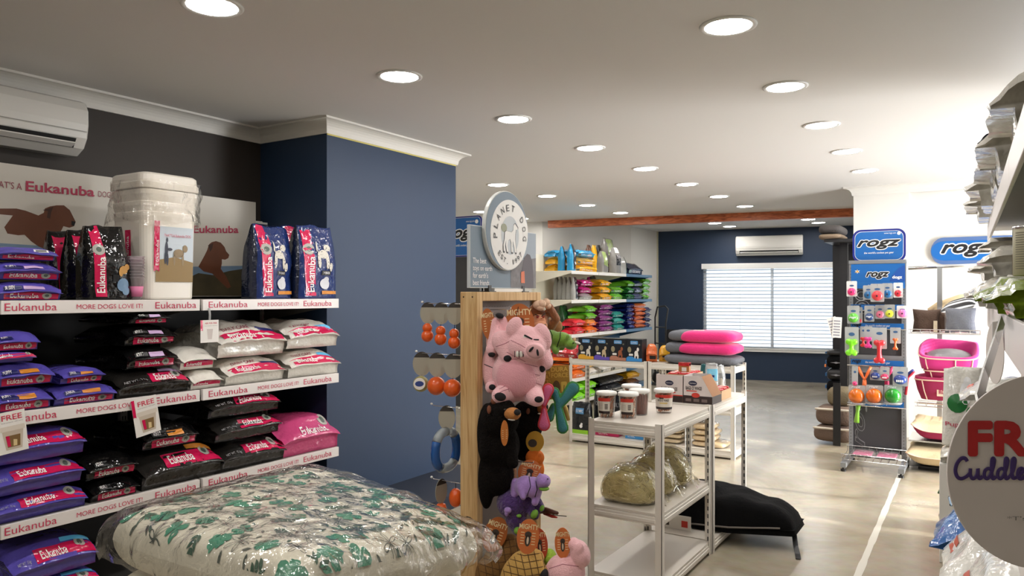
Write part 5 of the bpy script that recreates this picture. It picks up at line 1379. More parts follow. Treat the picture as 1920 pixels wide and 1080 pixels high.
# lower row: quilted crocodiles and a pig
quilt_b = M('quilt_brown', (128, 92, 46), 0.9, bump=0.3, bscale=120); quilt_t = M('quilt_tan', (196, 156, 84), 0.9, bump=0.3, bscale=120); stitch_d = M('quilt_stitch', (92, 64, 34), 0.9)
for T, words, m, es, lims, cu, cv, w, h, tags in (
    (3.62, 'brown quilted plush next to the pine post at the bottom', quilt_b, ((935, 1060, 0.0, 32, 60, 0.08, 0.3), (950, 1040, 0, 24, 40, 0.07, 0.3), (910, 1085, -0.02, 20, 40, 0.06), (940, 1150, 0, 40, 80, 0.08)), (), 935, 1055, 26, 44, ((928, 1002, 22, 34, -0.35, tag_brown),)),
    (3.42, 'tan quilted plush at the bottom under the large orange tag', quilt_t, ((985, 1068, 0.0, 36, 36, 0.08), (975, 1100, 0, 40, 60, 0.09), (1003, 1046, 0.0, 18, 16, 0.05), (985, 1150, 0, 36, 70, 0.08)), (((1005, 1050, -0.02, 12), (1018, 1072, -0.05, 10)),), 983, 1068, 30, 30, ((990, 1006, 21, 33, -0.1, tag_orange), (1012, 1020, 15, 30, 0.1, M('tag_red', (182, 74, 42), 0.5))))):
    o = top(words, T, cu, cv)
    mb = MB()
    for e in es: blob(mb, m, T, *e)
    for a, b in lims: limb(mb, m, T, a, b)
    body = plush('body', o, mb, 0.007, 4)
    for k in range(-3, 4):
        seam_on('stitching', o, body, T, [(cu-w*1.3, cv+k*13-10), (cu, cv+k*13), (cu+w*1.3, cv+k*13-6)], 0.0022, stitch_d)
        seam_on('stitching', o, body, T, [(cu+k*13-8, cv-h*1.2), (cu+k*13, cv), (cu+k*13+5, cv+h*0.9)], 0.0022, stitch_d)
    for q, tg in enumerate(tags): mighty_tag(o, T-0.07+0.10*q, *tg)
    if m is quilt_t: detail('hoof', o, felt_black, T, (1020, 1078, -0.06, 8, 12, 0.03, 0.2))
T = 3.40
o = top('small pink pig plush sticking out at the bottom with an upright orange tag', T, 1065, 1055)
mb = MB()
for e in ((1060, 1072, 0.0, 38, 34, 0.08), (1088, 1038, -0.02, 19, 26, 0.06, -0.3), (1076, 1020, -0.02, 12, 12, 0.04), (1040, 1075, 0, 20, 24, 0.06), (1062, 1120, 0, 34, 60, 0.08)): blob(mb, pig_pink, T, *e)
for e in ((1086, 1030, -0.065, 9, 14, 0.016, 0.3), (1100, 1050, -0.02, 6, 10, 0.03)): blob(mb, pig_pink, T, *e)
body = plush('body', o, mb, 0.006, 4)
seam_on('stitching', o, body, T, [(1030, 1066), (1055, 1058), (1085, 1062)], 0.002, seam_pink)
mighty_tag(o, T-0.03, 1055, 1018, 15, 29, 0.02, tag_orange)
o = top('lime green plush paw between the tan plush and the small pig', 3.46, 1030, 1045)
mb = MB()
for e in ((1030, 1046, 0.03, 14, 17, 0.05), (1024, 1062, 0.04, 12, 30, 0.04)): blob(mb, M('lime_plush', (150, 186, 60), 0.85, bump=0.3, bscale=140), 3.46, *e)
plush('body', o, mb, 0.006, 3)
# hooked leather chew on a wire to the side
o = thing('chew_toy', 'dark red and brown chew toy sticking out on a wire hook beside the purple monster', 'dog toy', Q(1018, 955, 3.7), world=True)
MB().tube([Q(1008, 957, 3.66), Q(1025, 957, 3.60), Q(1045, 962, 3.52)], [0.016, 0.015, 0.008], M('chew_brown', (84, 48, 34), 0.5), 10).build('brown_side', o, smooth=True)
MB().tube([Q(1020, 963, 3.63), Q(1035, 968, 3.56), Q(1044, 970, 3.52)], [0.006, 0.008, 0.004], M('chew_red', (176, 52, 38), 0.5), 8).build('red_side', o, smooth=True)
MB().tube([Q(1006, 950, 3.70), Q(1040, 966, 3.54), Q(1062, 968, 3.46)], 0.002, black_plastic, 6).build('wire', o)
# ------------------------------------------------------------------ white boltless racks in the middle of the shop
rack_white = M('rack_white', (222, 216, 206), 0.4)
rack_board = M('rack_board', (214, 207, 196), 0.35)
slot_dark = M('slot_dark', (90, 90, 88), 0.5)
def rack(x0, x1, y0, y1, tops, label, hgt, group='white boltless racks'):
    o = thing('metal_rack', label, 'rack', ((x0+x1)/2, (y0+y1)/2, 0), group, world=True)
    pw = 0.036
    for px, sx in ((x0, 1), (x1, -1)):
        for py, sy in ((y0, 1), (y1, -1)):
            mb = MB().box(px, px+sx*pw, py, py+sy*0.003, 0, hgt, rack_white).box(px, px+sx*0.003, py, py+sy*pw, 0, hgt, rack_white)
            for k in range(int(hgt/0.045)):
                z = 0.03+k*0.045
                mb.box(px+sx*0.0031, px+sx*0.0036, py+sy*0.012, py+sy*0.022, z, z+0.024, slot_dark)
                mb.box(px+sx*0.012, px+sx*0.022, py+sy*0.0031, py+sy*0.0036, z, z+0.024, slot_dark)
            mb.build('post', o)
    for z in tops:
        MB().box(x0+0.005, x1-0.005, y0+0.005, y1-0.005, z-0.014, z, rack_board).build('shelf_board', o, bevel=0.001)
        for a in (((x0+pw, x1-pw, y0+0.001, y0+0.028)), ((x0+pw, x1-pw, y1-0.028, y1-0.001)), ((x0+0.001, x0+0.028, y0+pw, y1-pw)), ((x1-0.028, x1-0.001, y0+pw, y1-pw))):
            mb = MB().box(a[0], a[1], a[2], a[3], z-0.060, z-0.015, rack_white)
            g = 0.004
            if a[1]-a[0] > a[3]-a[2]: mb.box(a[0], a[1], a[2]-g if a[2] < (y0+y1)/2 else a[2], a[3] if a[2] < (y0+y1)/2 else a[3]+g, z-0.050, z-0.030, rack_white)
            else: mb.box(a[0]-g if a[0] < (x0+x1)/2 else a[0], a[1] if a[0] < (x0+x1)/2 else a[1]+g, a[2], a[3], z-0.050, z-0.030, rack_white)
            mb.build('beam', o, bevel=0.003)
    return o
RZ = 0.885
rack(-1.775, -1.362, 3.585, 4.392, (RZ-0.012, 0.43, 0.075), 'white metal rack with tubs on top and hay bags below, nearer of the two', RZ)
rack(-1.775, -1.352, 4.398, 5.155, (RZ-0.012, 0.075), 'white metal rack with treat cartons on top, behind the tub rack', RZ)
rack(-2.80, -1.945, 6.985, 7.40, (0.865, 0.47, 0.075), 'white metal rack with pink and grey beds on top', 0.88)
rack(-3.68, -2.806, 6.985, 7.40, (0.865, 0.075), 'white metal rack with the row of black picture boxes on top', 0.88)
ZT = RZ-0.0115
# --- tubs of treats
clear_tub = film_mat('clear_tub_plastic', (252, 250, 248), 0.95, 0.02, 4, 0.08)
milky = M('milky_lid', (240, 238, 232), 0.35)
lab_w = M('tub_label_white', (226, 218, 206), 0.5); lab_r = M('tub_label_red', (204, 58, 44), 0.5); lab_d = M('tub_label_dark', (46, 30, 28), 0.5)
treat = M('treat_brown', (226, 164, 130), 0.7, var=0.35, vscale=60, bump=0.3, bscale=70)
treat_pale = M('treat_pale', (240, 210, 184), 0.7, var=0.3, vscale=70, bump=0.3, bscale=70)
def tub_at(u, v, r, h, label, kind, ang, fill=0.80):
    p = PX(u, v, z=ZT)
    o = thing('treat_tub', label, 'tub', p, 'clear treat tubs on the rack', rot=ang)
    MB().lathe([(r*0.80, 0), (r*0.97, h*0.90), (r, h*0.905)], clear_tub, seg=32).build('body', o, smooth=True)
    MB().lathe([(r*1.0, h*0.86), (r*1.07, h*0.87), (r*1.09, h*0.93), (r*1.05, h*0.985), (r*0.98, h), (r*0.9, h*0.99), (0, h*0.985)], milky, seg=32).build('lid', o, smooth=True)
    mb = MB(); rr = random.Random(int(u))
    if kind == 'sticks':
        for k in range(60):
            a = rr.uniform(0, 2*PI); q = r*0.72*math.sqrt(rr.random()); b = a+rr.uniform(-.5, .5)
            mb.tube([(q*math.cos(a), q*math.sin(a), 0.004), (q*1.08*math.cos(b), q*1.08*math.sin(b), h*fill*rr.uniform(0.9, 1))], 0.0042, M('stick_brown', (150, 86, 66), 0.6, var=0.3, vscale=30), 5)
    else:
        for k in range(150):
            a = rr.uniform(0, 2*PI); z = rr.uniform(0.01, h*fill); q = (r*(0.80+0.17*z/h)-0.0150)*(1 if k % 3 else rr.random())
            if kind == 'rings': mb.tube([(q*math.cos(a)+0.010*math.cos(c), q*math.sin(a)+0.004*math.sin(c), z+0.010*math.sin(c)) for c in [2*PI*i/8 for i in range(8)]], 0.004, treat_pale if k % 4 == 0 else treat, 5, closed=True)
            else: mb.ball((q*math.cos(a), q*math.sin(a), z), (0.008, 0.008, 0.007), treat, 6, 4, Matrix.Rotation(a, 3, 'X'))
    f = mb.build('treat_filling', o, smooth=True); f['kind'] = 'stuff'
    def cyl(a, z, e=0.0012): return Vector(((r*(0.80+0.17*z/h/0.9)+e)*math.cos(a), (r*(0.80+0.17*z/h/0.9)+e)*math.sin(a), z))
    a0, a1 = (-0.75, 0.75) if kind != 'label' else (-1.3, 1.3)
    if kind != 'sticks':
        lb = MB().grid(lambda s, t: cyl(a0+(a1-a0)*s, h*(0.25+0.47*t)), 14, 1, lab_w); lo = lb.build('wrap_label', o, smooth=True)
        lb = MB().grid(lambda s, t: cyl(a0+(a1-a0)*s, h*(0.64+0.13*t), 0.0018), 14, 1, lab_r); lb.build('label_heading', lo, smooth=True)
        lb = MB().grid(lambda s, t: cyl(a0+(a1-a0)*s, h*(0.16+0.10*t), 0.0018), 14, 1, lab_d); lb.build('label_footer', lo, smooth=True)
        lb = MB()
        if kind == 'label':
            lb.text_fn("BAGS O' WAGS", lambda x, y: cyl(-0.75+1.3*x, h*(0.50+0.10*y), 0.0024), lab_d, bold=0.02)
            lb.grid(lambda s, t: cyl(-0.55+0.5*s, h*(0.61+0.05*t), 0.0022), 6, 1, lab_d); lb.grid(lambda s, t: cyl(-0.5+0.9*s, h*(0.40+0.05*t), 0.0022), 6, 1, M('label_gold', (214, 186, 110), 0.5))
            lb.build('lettering', lo)
        else:
            for k in range(4): lb.grid(lambda s, t, k=k: cyl(0.15+0.35*s, h*(0.34+0.055*k+0.03*t), 0.0022), 4, 1, lab_d)
            for k in range(6): lb.grid(lambda s, t, k=k: cyl(-0.6+0.55*s, h*(0.33+0.04*k+0.008*t), 0.0022), 4, 1, M('label_grey', (130, 124, 120), 0.5))
            lb.build('label_print', lo)
cam_ang = lambda u: math.atan2(-1, 0)+0.0
def face_cam(u, v, off=0.0):
    p = PX(u, v, z=ZT); return math.atan2(-p.y, -p.x)+off
tub_at(1137, 781, 0.053, 0.139, 'clear tub of brown treats with red topped label, at the rack\'s outer corner', 'rings', face_cam(1137, 783, -0.35))
tub_at(1178, 783, 0.053, 0.139, 'clear tub of brown treats with red topped label, second from the outer corner', 'rings', face_cam(1178, 786, -0.2))
tub_at(1199, 777, 0.054, 0.142, 'clear tub of dark brown sticks without a label, behind the red labelled tubs', 'sticks', 0)
tub_at(1184, 766, 0.054, 0.142, 'clear tub mostly hidden behind the tub of brown sticks', 'bits', face_cam(1190, 770, 0.2))
tub_at(1245, 773, 0.053, 0.135, 'clear tub with white and orange wrap label in front of the white carton', 'label', face_cam(1245, 773, 0.0))
# --- display cartons with slanted backs
cart_w = M('carton_white', (216, 206, 202), 0.5); cart_in = M('carton_kraft', (150, 104, 66), 0.7); kraft = M('kraft', (192, 156, 116), 0.75)
red_pack = M('red_pack', (196, 40, 44), 0.22, bump=0.5, bscale=40, coat=0.4); pack_print = M('red_pack_print', (232, 206, 196), 0.4)
def carton(x0, y, w, dep, hh, label):
    """open carton seen from its printed back: slanted side panels, low front beyond"""
    o = thing('display_carton', label, 'carton', (x0+w/2, y+dep/2, ZT), 'white treat cartons', world=True)
    th = 0.003; zb = 0.035
    mb = MB()
    sl = 0.05                                  # how far the top edge is set in from the lower right corner
    mb.box(x0, x0+w, y, y+th, ZT, ZT+hh, cart_w)
    mb.build('back_panel', o)
    for xx in (x0, x0+w-th):
        prof = [(y+th, ZT), (y+dep, ZT), (y+dep, ZT+zb), (y+0.045, ZT+hh), (y+th, ZT+hh)]
        vs = [Vector((xx, a, b)) for a, b in prof]+[Vector((xx+th, a, b)) for a, b in prof]; n = len(prof)
        MB().add(vs, [tuple(range(n))[::-1], tuple(range(n, 2*n))]+[(i, (i+1) % n, n+(i+1) % n, n+i) for i in range(n)], cart_in if xx > x0 else cart_w).build('side_panel', o)
    MB().box(x0, x0+w, y+th, y+dep, ZT, ZT+th, kraft).build('base_panel', o)
    MB().box(x0, x0+w, y+dep-th, y+dep, ZT, ZT+zb, cart_w).build('front_lip', o)
    f = MB().box(x0, x0+w, y-0.0006, y, ZT+0.001, ZT+0.040, lab_d); f.box(x0, x0+w, y-0.0008, y, ZT+0.040, ZT+0.046, lab_r); f.build('printed_base_band', o)
    X = frame_at((x0+w/2, y-0.0012, ZT), (1, 0, 0), UP)
    MB().prism([(a, b+0.046) for a, b in circle(0.024, 18, 0.014)], 0, 0.0006, lab_r, X).build('red_seal', o)
    e = MB().flat([(a, b+hh*0.70) for a, b in circle(0.027, 24, 0.0155)], M('carton_logo', (34, 36, 66), 0.5), X, 0.0004); e.text('MONTEGO', X @ Vector((-0.02, hh*0.70-0.003, 0.0008)), (1, 0, 0), UP, 0.04, 0.006, white_print); e.build('logo_print', o)
    MB().text("BAGS O' WAGS", X @ Vector((-0.052, hh*0.42, 0.0006)), (1, 0, 0), UP, 0.104, 0.022, lab_d, bold=0.02).build('lettering', o)
    MB().flat([(-0.04, hh*0.34), (0.04, hh*0.34), (0.04, hh*0.38), (-0.04, hh*0.38)], lab_r, X, 0.0005).build('red_line_print', o)
    return o
cy = 4.43
pa, pb_ = PX(1196, 770, y=cy), PX(1313, 770, y=cy)
# the two cartons stand side by side, backs to the camera side
wB = 0.172
yB = 4.47; xB1 = -1.56
carton(xB1-0.001-wB-0.002, yB, wB, 0.19, 0.168, 'white treat carton behind the tubs, farther from the aisle')
# wedge shaped carton in front: its slanted side faces the camera
def wedge_carton(label):
    x0, x1, y, th = xB1, -1.378, yB, 0.003
    o = thing('display_carton', label, 'carton', ((x0+x1)/2, y, ZT), 'white treat cartons', world=True)
    top0, top1, hh, zb = x0, x0+0.115, 0.168, 0.048
    prof = [(x0, ZT+zb), (x1, ZT+zb), (top1, ZT+hh), (top0, ZT+hh)]
    def slab(y0, y1, pr, m, nm):
        n = len(pr); vs = [Vector((a, y0, b)) for a, b in pr]+[Vector((a, y1, b)) for a, b in pr]
        MB().add(vs, [tuple(range(n)), tuple(range(n, 2*n))[::-1]]+[((i+1) % n, i, n+i, n+(i+1) % n) for i in range(n)], m).build(nm, o)
    slab(y, y+th, prof, cart_w, 'side_panel'); slab(y+0.187, y+0.19, prof, cart_w, 'side_panel')
    MB().box(x0, x1, y, y+0.19, ZT, ZT+zb, lab_d).build('printed_base', o)
    # brown open inside edge along the slant
    d = Vector((x1-top1, 0, zb-hh)); nn = Vector((-(zb-hh), 0, x1-top1)).normalized()
    MB().add([Vector((top1, y, ZT+hh)), Vector((x1, y, ZT+zb)), Vector((x1, y+0.19, ZT+zb)), Vector((top1, y+0.19, ZT+hh))], [(0, 1, 2, 3)], cart_in).build('kraft_edge', o)
    MB().box(x0, x0+th, y, y+0.19, ZT+zb, ZT+hh, cart_w).build('back_panel', o)
    X = frame_at(((x0+x1)/2, y-0.0008, ZT), (1, 0, 0), UP)
    MB().flat([(a-0.012, b+0.052) for a, b in circle(0.026, 18, 0.015)], lab_r, X, 0.0006).build('red_seal', o)
    e = MB().flat([(a-0.030, b+hh*0.74) for a, b in circle(0.027, 24, 0.0155)], M('carton_logo'), X, 0.0004); e.text('MONTEGO', X @ Vector((-0.050, hh*0.74-0.003, 0.0008)), (1, 0, 0), UP, 0.04, 0.006, white_print); e.build('logo_print', o)
    MB().text("BAGS O' WAGS", X @ Vector((-0.074, hh*0.50, 0.0006)), (1, 0, 0), UP, 0.10, 0.022, lab_d, bold=0.02).build('lettering', o)
    MB().flat([(-0.07, hh*0.44), (-0.005, hh*0.44), (-0.005, hh*0.475), (-0.07, hh*0.475)], lab_r, X, 0.0005).build('red_line_print', o)
    for k in range(3): MB().flat([(-0.075+0.05*k, 0.012), (-0.04+0.05*k, 0.012), (-0.04+0.05*k, 0.03), (-0.075+0.05*k, 0.03)], M('base_print_grey', (112, 96, 92), 0.5), X, 0.0004).build('base_print', o)
wedge_carton('white treat carton with slanted brown edge, nearest the aisle')
def red_stick(p, ang, L, k, where, tilt=0.0):
    o = thing('treat_stick', 'red wrapped treat stick, '+where, 'treat', p, 'red wrapped treat sticks', rot=ang)
    dx = L/2
    MB().tube([(-dx, 0, 0), (-dx+0.008, 0, 0), (dx-0.008, 0, 0), (dx, 0, 0)], [0.006, 0.0125, 0.0125, 0.006], red_pack, 10).build('wrapper', o, smooth=True)
    MB().grid(lambda u, v: Vector((-dx*0.5+dx*u, 0.0130*math.cos(0.6+1.6*v), 0.0130*math.sin(0.6+1.6*v))), 1, 5, pack_print).build('wrapper_print', o)
zz = ZT+0.168
# trays of red treats behind the cartons
def tray(x0, x1, y0, y1, z, h, label, rows, colsn, where):
    o = thing('cardboard_tray', label, 'tray', ((x0+x1)/2, (y0+y1)/2, z), 'kraft trays of red treats', world=True)
    th = 0.003
    MB().box(x0, x1, y0, y1, z, z+th, kraft).build('base_panel', o)
    for a in ((x0, x1, y0, y0+th), (x0, x1, y1-th, y1), (x0, x0+th, y0+th, y1-th), (x1-th, x1, y0+th, y1-th)):
        MB().box(*a, z+th, z+h, kraft).build('side_panel', o)
    n = 0
    for i in range(rows):
        for j in range(colsn):
            p = (x0+0.006+(x1-x0-0.012)*(j+0.5)/colsn, y0+0.018+(y1-y0-0.036)*i/(rows-1), z+h-0.002+0.003*math.sin(i*2.1+j))
            n += 1
            red_stick(p, 0.03*math.sin(i+j), (x1-x0-0.02)/colsn*0.96, n, where % (ordn[i] if i < 10 else 'last', ('far column', 'aisle column')[j] if colsn > 1 else 'single column'))
    return o
tray(-1.565, -1.385, 4.685, 4.895, ZT, 0.060, 'kraft tray of red treat sticks beside the standing pouches', 7, 2, 'low tray, row %s from the camera, %s')
tray(-1.752, -1.592, 4.685, 4.955, ZT, 0.150, 'tall kraft box heaped with red treat sticks behind the cartons', 9, 2, 'tall box, row %s from the camera, %s')
# open carton with printed front standing on the tall box edge
o = thing('treat_box', 'small red and tan treat packet standing on the red sticks', 'box', (-1.63, 4.70, ZT+0.166), world=True)
MB().box(-1.672, -1.60, 4.70, 4.73, ZT+0.166, ZT+0.226, M('packet_tan', (178, 116, 62), 0.5)).build('packet', o, bevel=0.003)
MB().box(-1.672, -1.60, 4.699, 4.7315, ZT+0.205, ZT+0.227, red_pack).build('red_top_print', o); MB().box(-1.65, -1.618, 4.6988, 4.70, ZT+0.170, ZT+0.196, card_white).build('price_label', o)
# standing pouches
pouch_film = film_mat('pouch_film', (236, 240, 240), 0.72, 0.5, 24, 0.1); pouch_blue = bagmat('pouch_blue', (120, 190, 218), 0.3); pouch_fill = M('pouch_filling', (206, 186, 160), 0.7, var=0.35, vscale=50)
for k, (u, v, W, Hh, words, roll) in enumerate(((1334, 737, 0.080, 0.205, 'clear treat pouch with a blue label, standing upright on the rack', 0.3), (1352, 734, 0.05, 0.185, 'narrow clear treat pouch with hang hole behind the blue labelled pouch', 1.0), (1320, 733, 0.05, 0.19, 'dark teal treat pouch edge beside the blue labelled pouch', -0.9))):
    p = PX(u, v, z=ZT); p = Vector((p.x, p.y, ZT+0.001))
    ang = math.atan2(-p.y, -p.x)+roll
    b = standing_bag(p, ang, W, 0.045, Hh, (pouch_film, pouch_film, M('pouch_teal', (40, 92, 96), 0.3))[k], [('band', 'label_panel', rect(0.05, 0.95, 0.42, 0.80), pouch_blue), ('band', 'label_mark', rect(0.35, 0.65, 0.53, 0.60), navy_print)] if k == 0 else [], words, 'pouch of treats', 'standing treat pouches', 'treat_pouch', amp=0.003)
    if k < 2: MB().ball((0, 0, Hh*0.26), (0.014, W*0.42, Hh*0.24), pouch_fill, 14, 8).build('filling', b, smooth=True)
lying_bag(Vector((-1.68, 5.085, ZT+0.001)), -PI/2, 0.15, 0.12, 0.135, bagmat('pouch_pale_blue', (190, 214, 222), 0.3), [('band', 'label_panel', rect(0.3, 0.9, 0.40, 0.66), pouch_blue)], 'pale blue pouch lying behind the standing pouches', 'pouch of treats', 'standing treat pouches', 'treat_pouch')
# --- hay bags on the middle shelf
hay = M('hay', (226, 206, 150), 0.9, var=0.45, vscale=26, bump=0.5, bscale=60)
hay_l = M('hay_straw', (250, 238, 190), 0.8); hay_d = M('hay_straw_dark', (150, 130, 80), 0.8)
hay_film = film_mat('hay_bag_film', (252, 250, 240), 0.975, 0.9, 12, 0.05, 0.14)
def hay_bag(cx, cy, z, hx, hy, hz, label, seed, shift=0.0):
    o = thing('hay_bag', label, 'bag of hay', (cx, cy, z), 'plastic bags of hay')
    def sh(u, v, g=0.0):
        a = 2*PI*u; b = PI*(v-0.5)
        e = 0.55
        f = lambda q: math.copysign(abs(q)**e, q)
        x = (hx+g)*f(math.cos(b))*f(math.cos(a)); y = (hy+g)*f(math.cos(b))*f(math.sin(a)); zz = (hz+g)*(f(math.sin(b)) if b < 0 else math.sin(b)**0.8 if b > 0 else 0)+hz
        n = nz((x, y, zz), 9, seed)
        taper = 1-0.32*max(0, (x/hx))**2
        return Vector((x*(1+0.03*n), y*taper*(1+0.05*n)+shift*x, max(0.0, zz)*(1-0.35*abs(x/hx)**2.5)*(1+0.10*n)))
    MB().grid(lambda u, v: sh(u, v), 36, 18, hay).build('hay_filling', o, smooth=True)
    rr = random.Random(seed); st = MB()
    for k in range(420):
        u, v = rr.random(), rr.uniform(0.25, 0.92)
        p = sh(u, v, 0.003); q = sh(u+rr.uniform(-.05, .05), min(0.98, v+rr.uniform(-.07, .07)), 0.005)
        st.tube([p, q], 0.0013, hay_l if k % 3 else hay_d, 4, caps=False)
    s = st.build('straw', o); s['kind'] = 'stuff'
    def fm(u, v):
        p = sh(u, v, 0.009)
        c = 0.011*abs(nz(p, 16, seed))+0.006*nz(p, 34, seed)
        q = p+Vector((c if p.x > 0 else -c, c, c*1.2)); q.z = max(0.001, q.z); return q
    mb = MB().grid(fm, 64, 28, hay_film)
    mb.grid(lambda u, v: Vector((hx*0.86+0.075*v+0.010*math.sin(u*17+seed), (u-0.5)*hy*(1.3-0.25*v)+shift*hx, max(0.006, hz*0.55*(1-v)+0.02+0.018*math.sin(u*11+v*5+seed)*(0.3+v)))), 18, 7, hay_film)
    mb.build('clear_bag', o, smooth=True)
ZM = 0.4305
hay_bag(-1.600, 3.755, ZM, 0.145, 0.112, 0.092, 'clear bag of hay at the camera end of the rack shelf, front of three', 3)
hay_bag(-1.590, 3.975, ZM, 0.145, 0.100, 0.094, 'clear bag of hay in the middle of three on the rack shelf', 8)
hay_bag(-1.585, 4.200, ZM, 0.150, 0.112, 0.105, 'clear bag of darker hay at the back of three on the rack shelf', 15)
# --- black folded dog bed under the second rack
o = thing('folded_dog_bed', 'black folded dog bed lying under the rack with a strap trailing on the floor', 'dog bed', (-1.42, 4.83, 0.0755))
def fold(u, v, lift):
    x = -0.33+0.80*u; y = (v-0.5)*(0.53-0.24*max(0, u-0.55)/0.45)
    e = (1-abs(2*u-1)**5)*(1-abs(2*v-1)**4)
    hgt = 0.27*(1-0.28*u-0.3*max(0, u-0.7))
    return Vector((x, y+0.05*(u-0.5), (0.02*u*1.8 if not lift else hgt*max(0, e)**0.4*(0.86+0.14*nz((x, y, 0), 6, 2)))+(0.03 if u > 0.86 else 0)*0+0.012*nz((x, y, 1), 12, 4)*e+0.008))
MB().grid(lambda u, v: fold(u, v, 1), 26, 16, dark_fabric).grid(lambda u, v: fold(1-u, v, 0), 26, 16, dark_fabric).build('folded_body', o, smooth=True)
MB().tube([fold(u/20, 0.02, 0)+Vector((0, -0.006, 0.014)) for u in range(2, 19)], 0.006, M('pale_piping', (120, 114, 108), 0.8), 6).build('piping', o)
sp = [Vector((0.42, -0.02, 0.10)), Vector((0.455, -0.06, 0.0)), Vector((0.47, -0.10, -0.05)), Vector((0.50, -0.19, -0.069)), Vector((0.52, -0.27, -0.071))]
mb = MB(); vs = []
for p in sp: vs += [p+Vector((-0.014, -0.004, 0)), p+Vector((0.014, 0.004, 0))]
mb.add(vs, [(2*i, 2*i+1, 2*i+3, 2*i+2) for i in range(len(sp)-1)], black_plastic)
st_ = mb.build('strap', o); st_.modifiers.new('thick', 'SOLIDIFY').thickness = 0.002
pc = MB().box(-0.30, -0.10, -0.335, -0.33, 0.004, 0.09, card_white); pc.box(-0.28, -0.24, -0.3354, -0.335, 0.02, 0.06, lab_d); pc.box(-0.16, -0.12, -0.3354, -0.335, 0.02, 0.06, lab_r); pc.build('paper_tag', o)
# --- black picture boxes on the far rack
ZC = 0.8655
olb = M('box_black', (28, 30, 34), 0.4); logo_b = M('logo_blue', (92, 150, 200), 0.4)
bands = ((224, 168, 50), (104, 84, 178), (176, 122, 100), (62, 140, 204)); dogs = ((214, 206, 190), (196, 176, 140), (150, 84, 52), (232, 226, 218))
bx = [PX(u, 680, y=7.03).x for u in (1084, 1113.5, 1143, 1174, 1204)]
for k in range(4):
    x0, x1 = bx[k]+0.002, bx[k+1]-0.002
    o = thing('food_box', 'black dog food box with %s base band and %s' % ((('gold', 'a pale dog picture'), ('violet', 'a seated tan dog picture'), ('brown', 'a red brown dog picture'), ('blue', 'a small white dog picture'))[k]), 'box', ((x0+x1)/2, 7.03, ZC), 'black dog food boxes in a row', world=True)
    hh = 0.228
    MB().box(x0, x1, 7.03, 7.16, ZC, ZC+hh, olb).build('carton', o, bevel=0.002)
    X = frame_at((x0, 7.0296, ZC), (1, 0, 0), UP); w = x1-x0
    MB().flat([(0, 0.004), (w, 0.004), (w, 0.036), (w*0.55, 0.036), (w*0.4, 0.052), (w*0.12, 0.052), (0, 0.036)], M('band_%d' % k, bands[k], 0.4), X, 0.0004).build('base_band', o)
    l = MB().prism(rrect(w*0.48, 0.036, 0.008, 3, w*0.5, hh-0.035), 0, 0.0008, logo_b, X); l.text('OLYMPIC', X @ Vector((w*0.32, hh-0.044, 0.001)), (1, 0, 0), UP, w*0.36, 0.014, white_print); l.build('logo_print', o)
    d = M('box_dog_%d' % k, dogs[k], 0.6); m = MB()
    for a, b, ra, rb in ((0.64, 0.085, 0.12, 0.028), (0.74, 0.125, 0.075, 0.02), (0.56, 0.055, 0.04, 0.022), (0.74, 0.055, 0.05, 0.026)):
        m.flat([(w*a+w*ra*math.cos(q*PI/8), b+rb*math.sin(q*PI/8)) for q in range(16)], d, X, 0.0006+0.0002*ra)
    m.build('dog_print', o)
    MB().flat([(w*0.2+w*0.12*math.cos(q*PI/8), 0.12+0.03*math.sin(q*PI/8)) for q in range(16)], M('food_picture', (150, 140, 110), 0.6), X, 0.0006).build('food_print', o)
    m = MB().flat(rrect(w*0.26, 0.02, 0.004, 2, w*0.3, 0.07), card_white, X, 0.0006); m.build('biscuit_print', o); MB().flat(circle(0.009, 12), M('seal_grey', (120, 116, 100), 0.5), X @ Matrix.Translation((w*0.84, hh-0.055, 0)), 0.0006).build('seal_print', o)
# red packets beside them
for k, (u, v0) in enumerate(((1049, 672), (1070, 676))):
    p = PX(u, v0, y=7.05); lying_bag(Vector((p.x, 7.06, ZC+0.001)), -PI/2, 0.19-0.05*k, 0.22, 0.13-0.02*k, bagmat('red_food_film', (206, 44, 54), 0.25), [('text', 'lettering', 'OLYMPIC', (0.25, 0.75, 0.08, 0.2), white_print)], 'red dog food bag behind the green rhino, %s the black boxes' % ('next but one to', 'next to')[k], group='red bags on the far rack')
olm = bagmat('olympic_black_film', (30, 32, 36), 0.3)
# rolled orange and yellow bags
for k, (u, m, words) in enumerate(((1212, (226, 110, 50), 'orange dog food bag standing on end beside the black boxes'), (1226, (226, 168, 40), 'yellow dog food bag standing on end beside the orange one'))):
    p = PX(u, 672, y=7.12+0.06*k)
    lying_bag(Vector((p.x+0.060+0.045*k, 7.11+0.09*k, ZC+0.001)), -PI/2+0.35, 0.105, 0.12, 0.18-0.02*k, bagmat('olympic_%d' % k, m, 0.3), [('band', 'dark_panel', rect(0.3, 0.9, 0.1, 0.24), black_print)], words, group='bright bags beside the boxes')
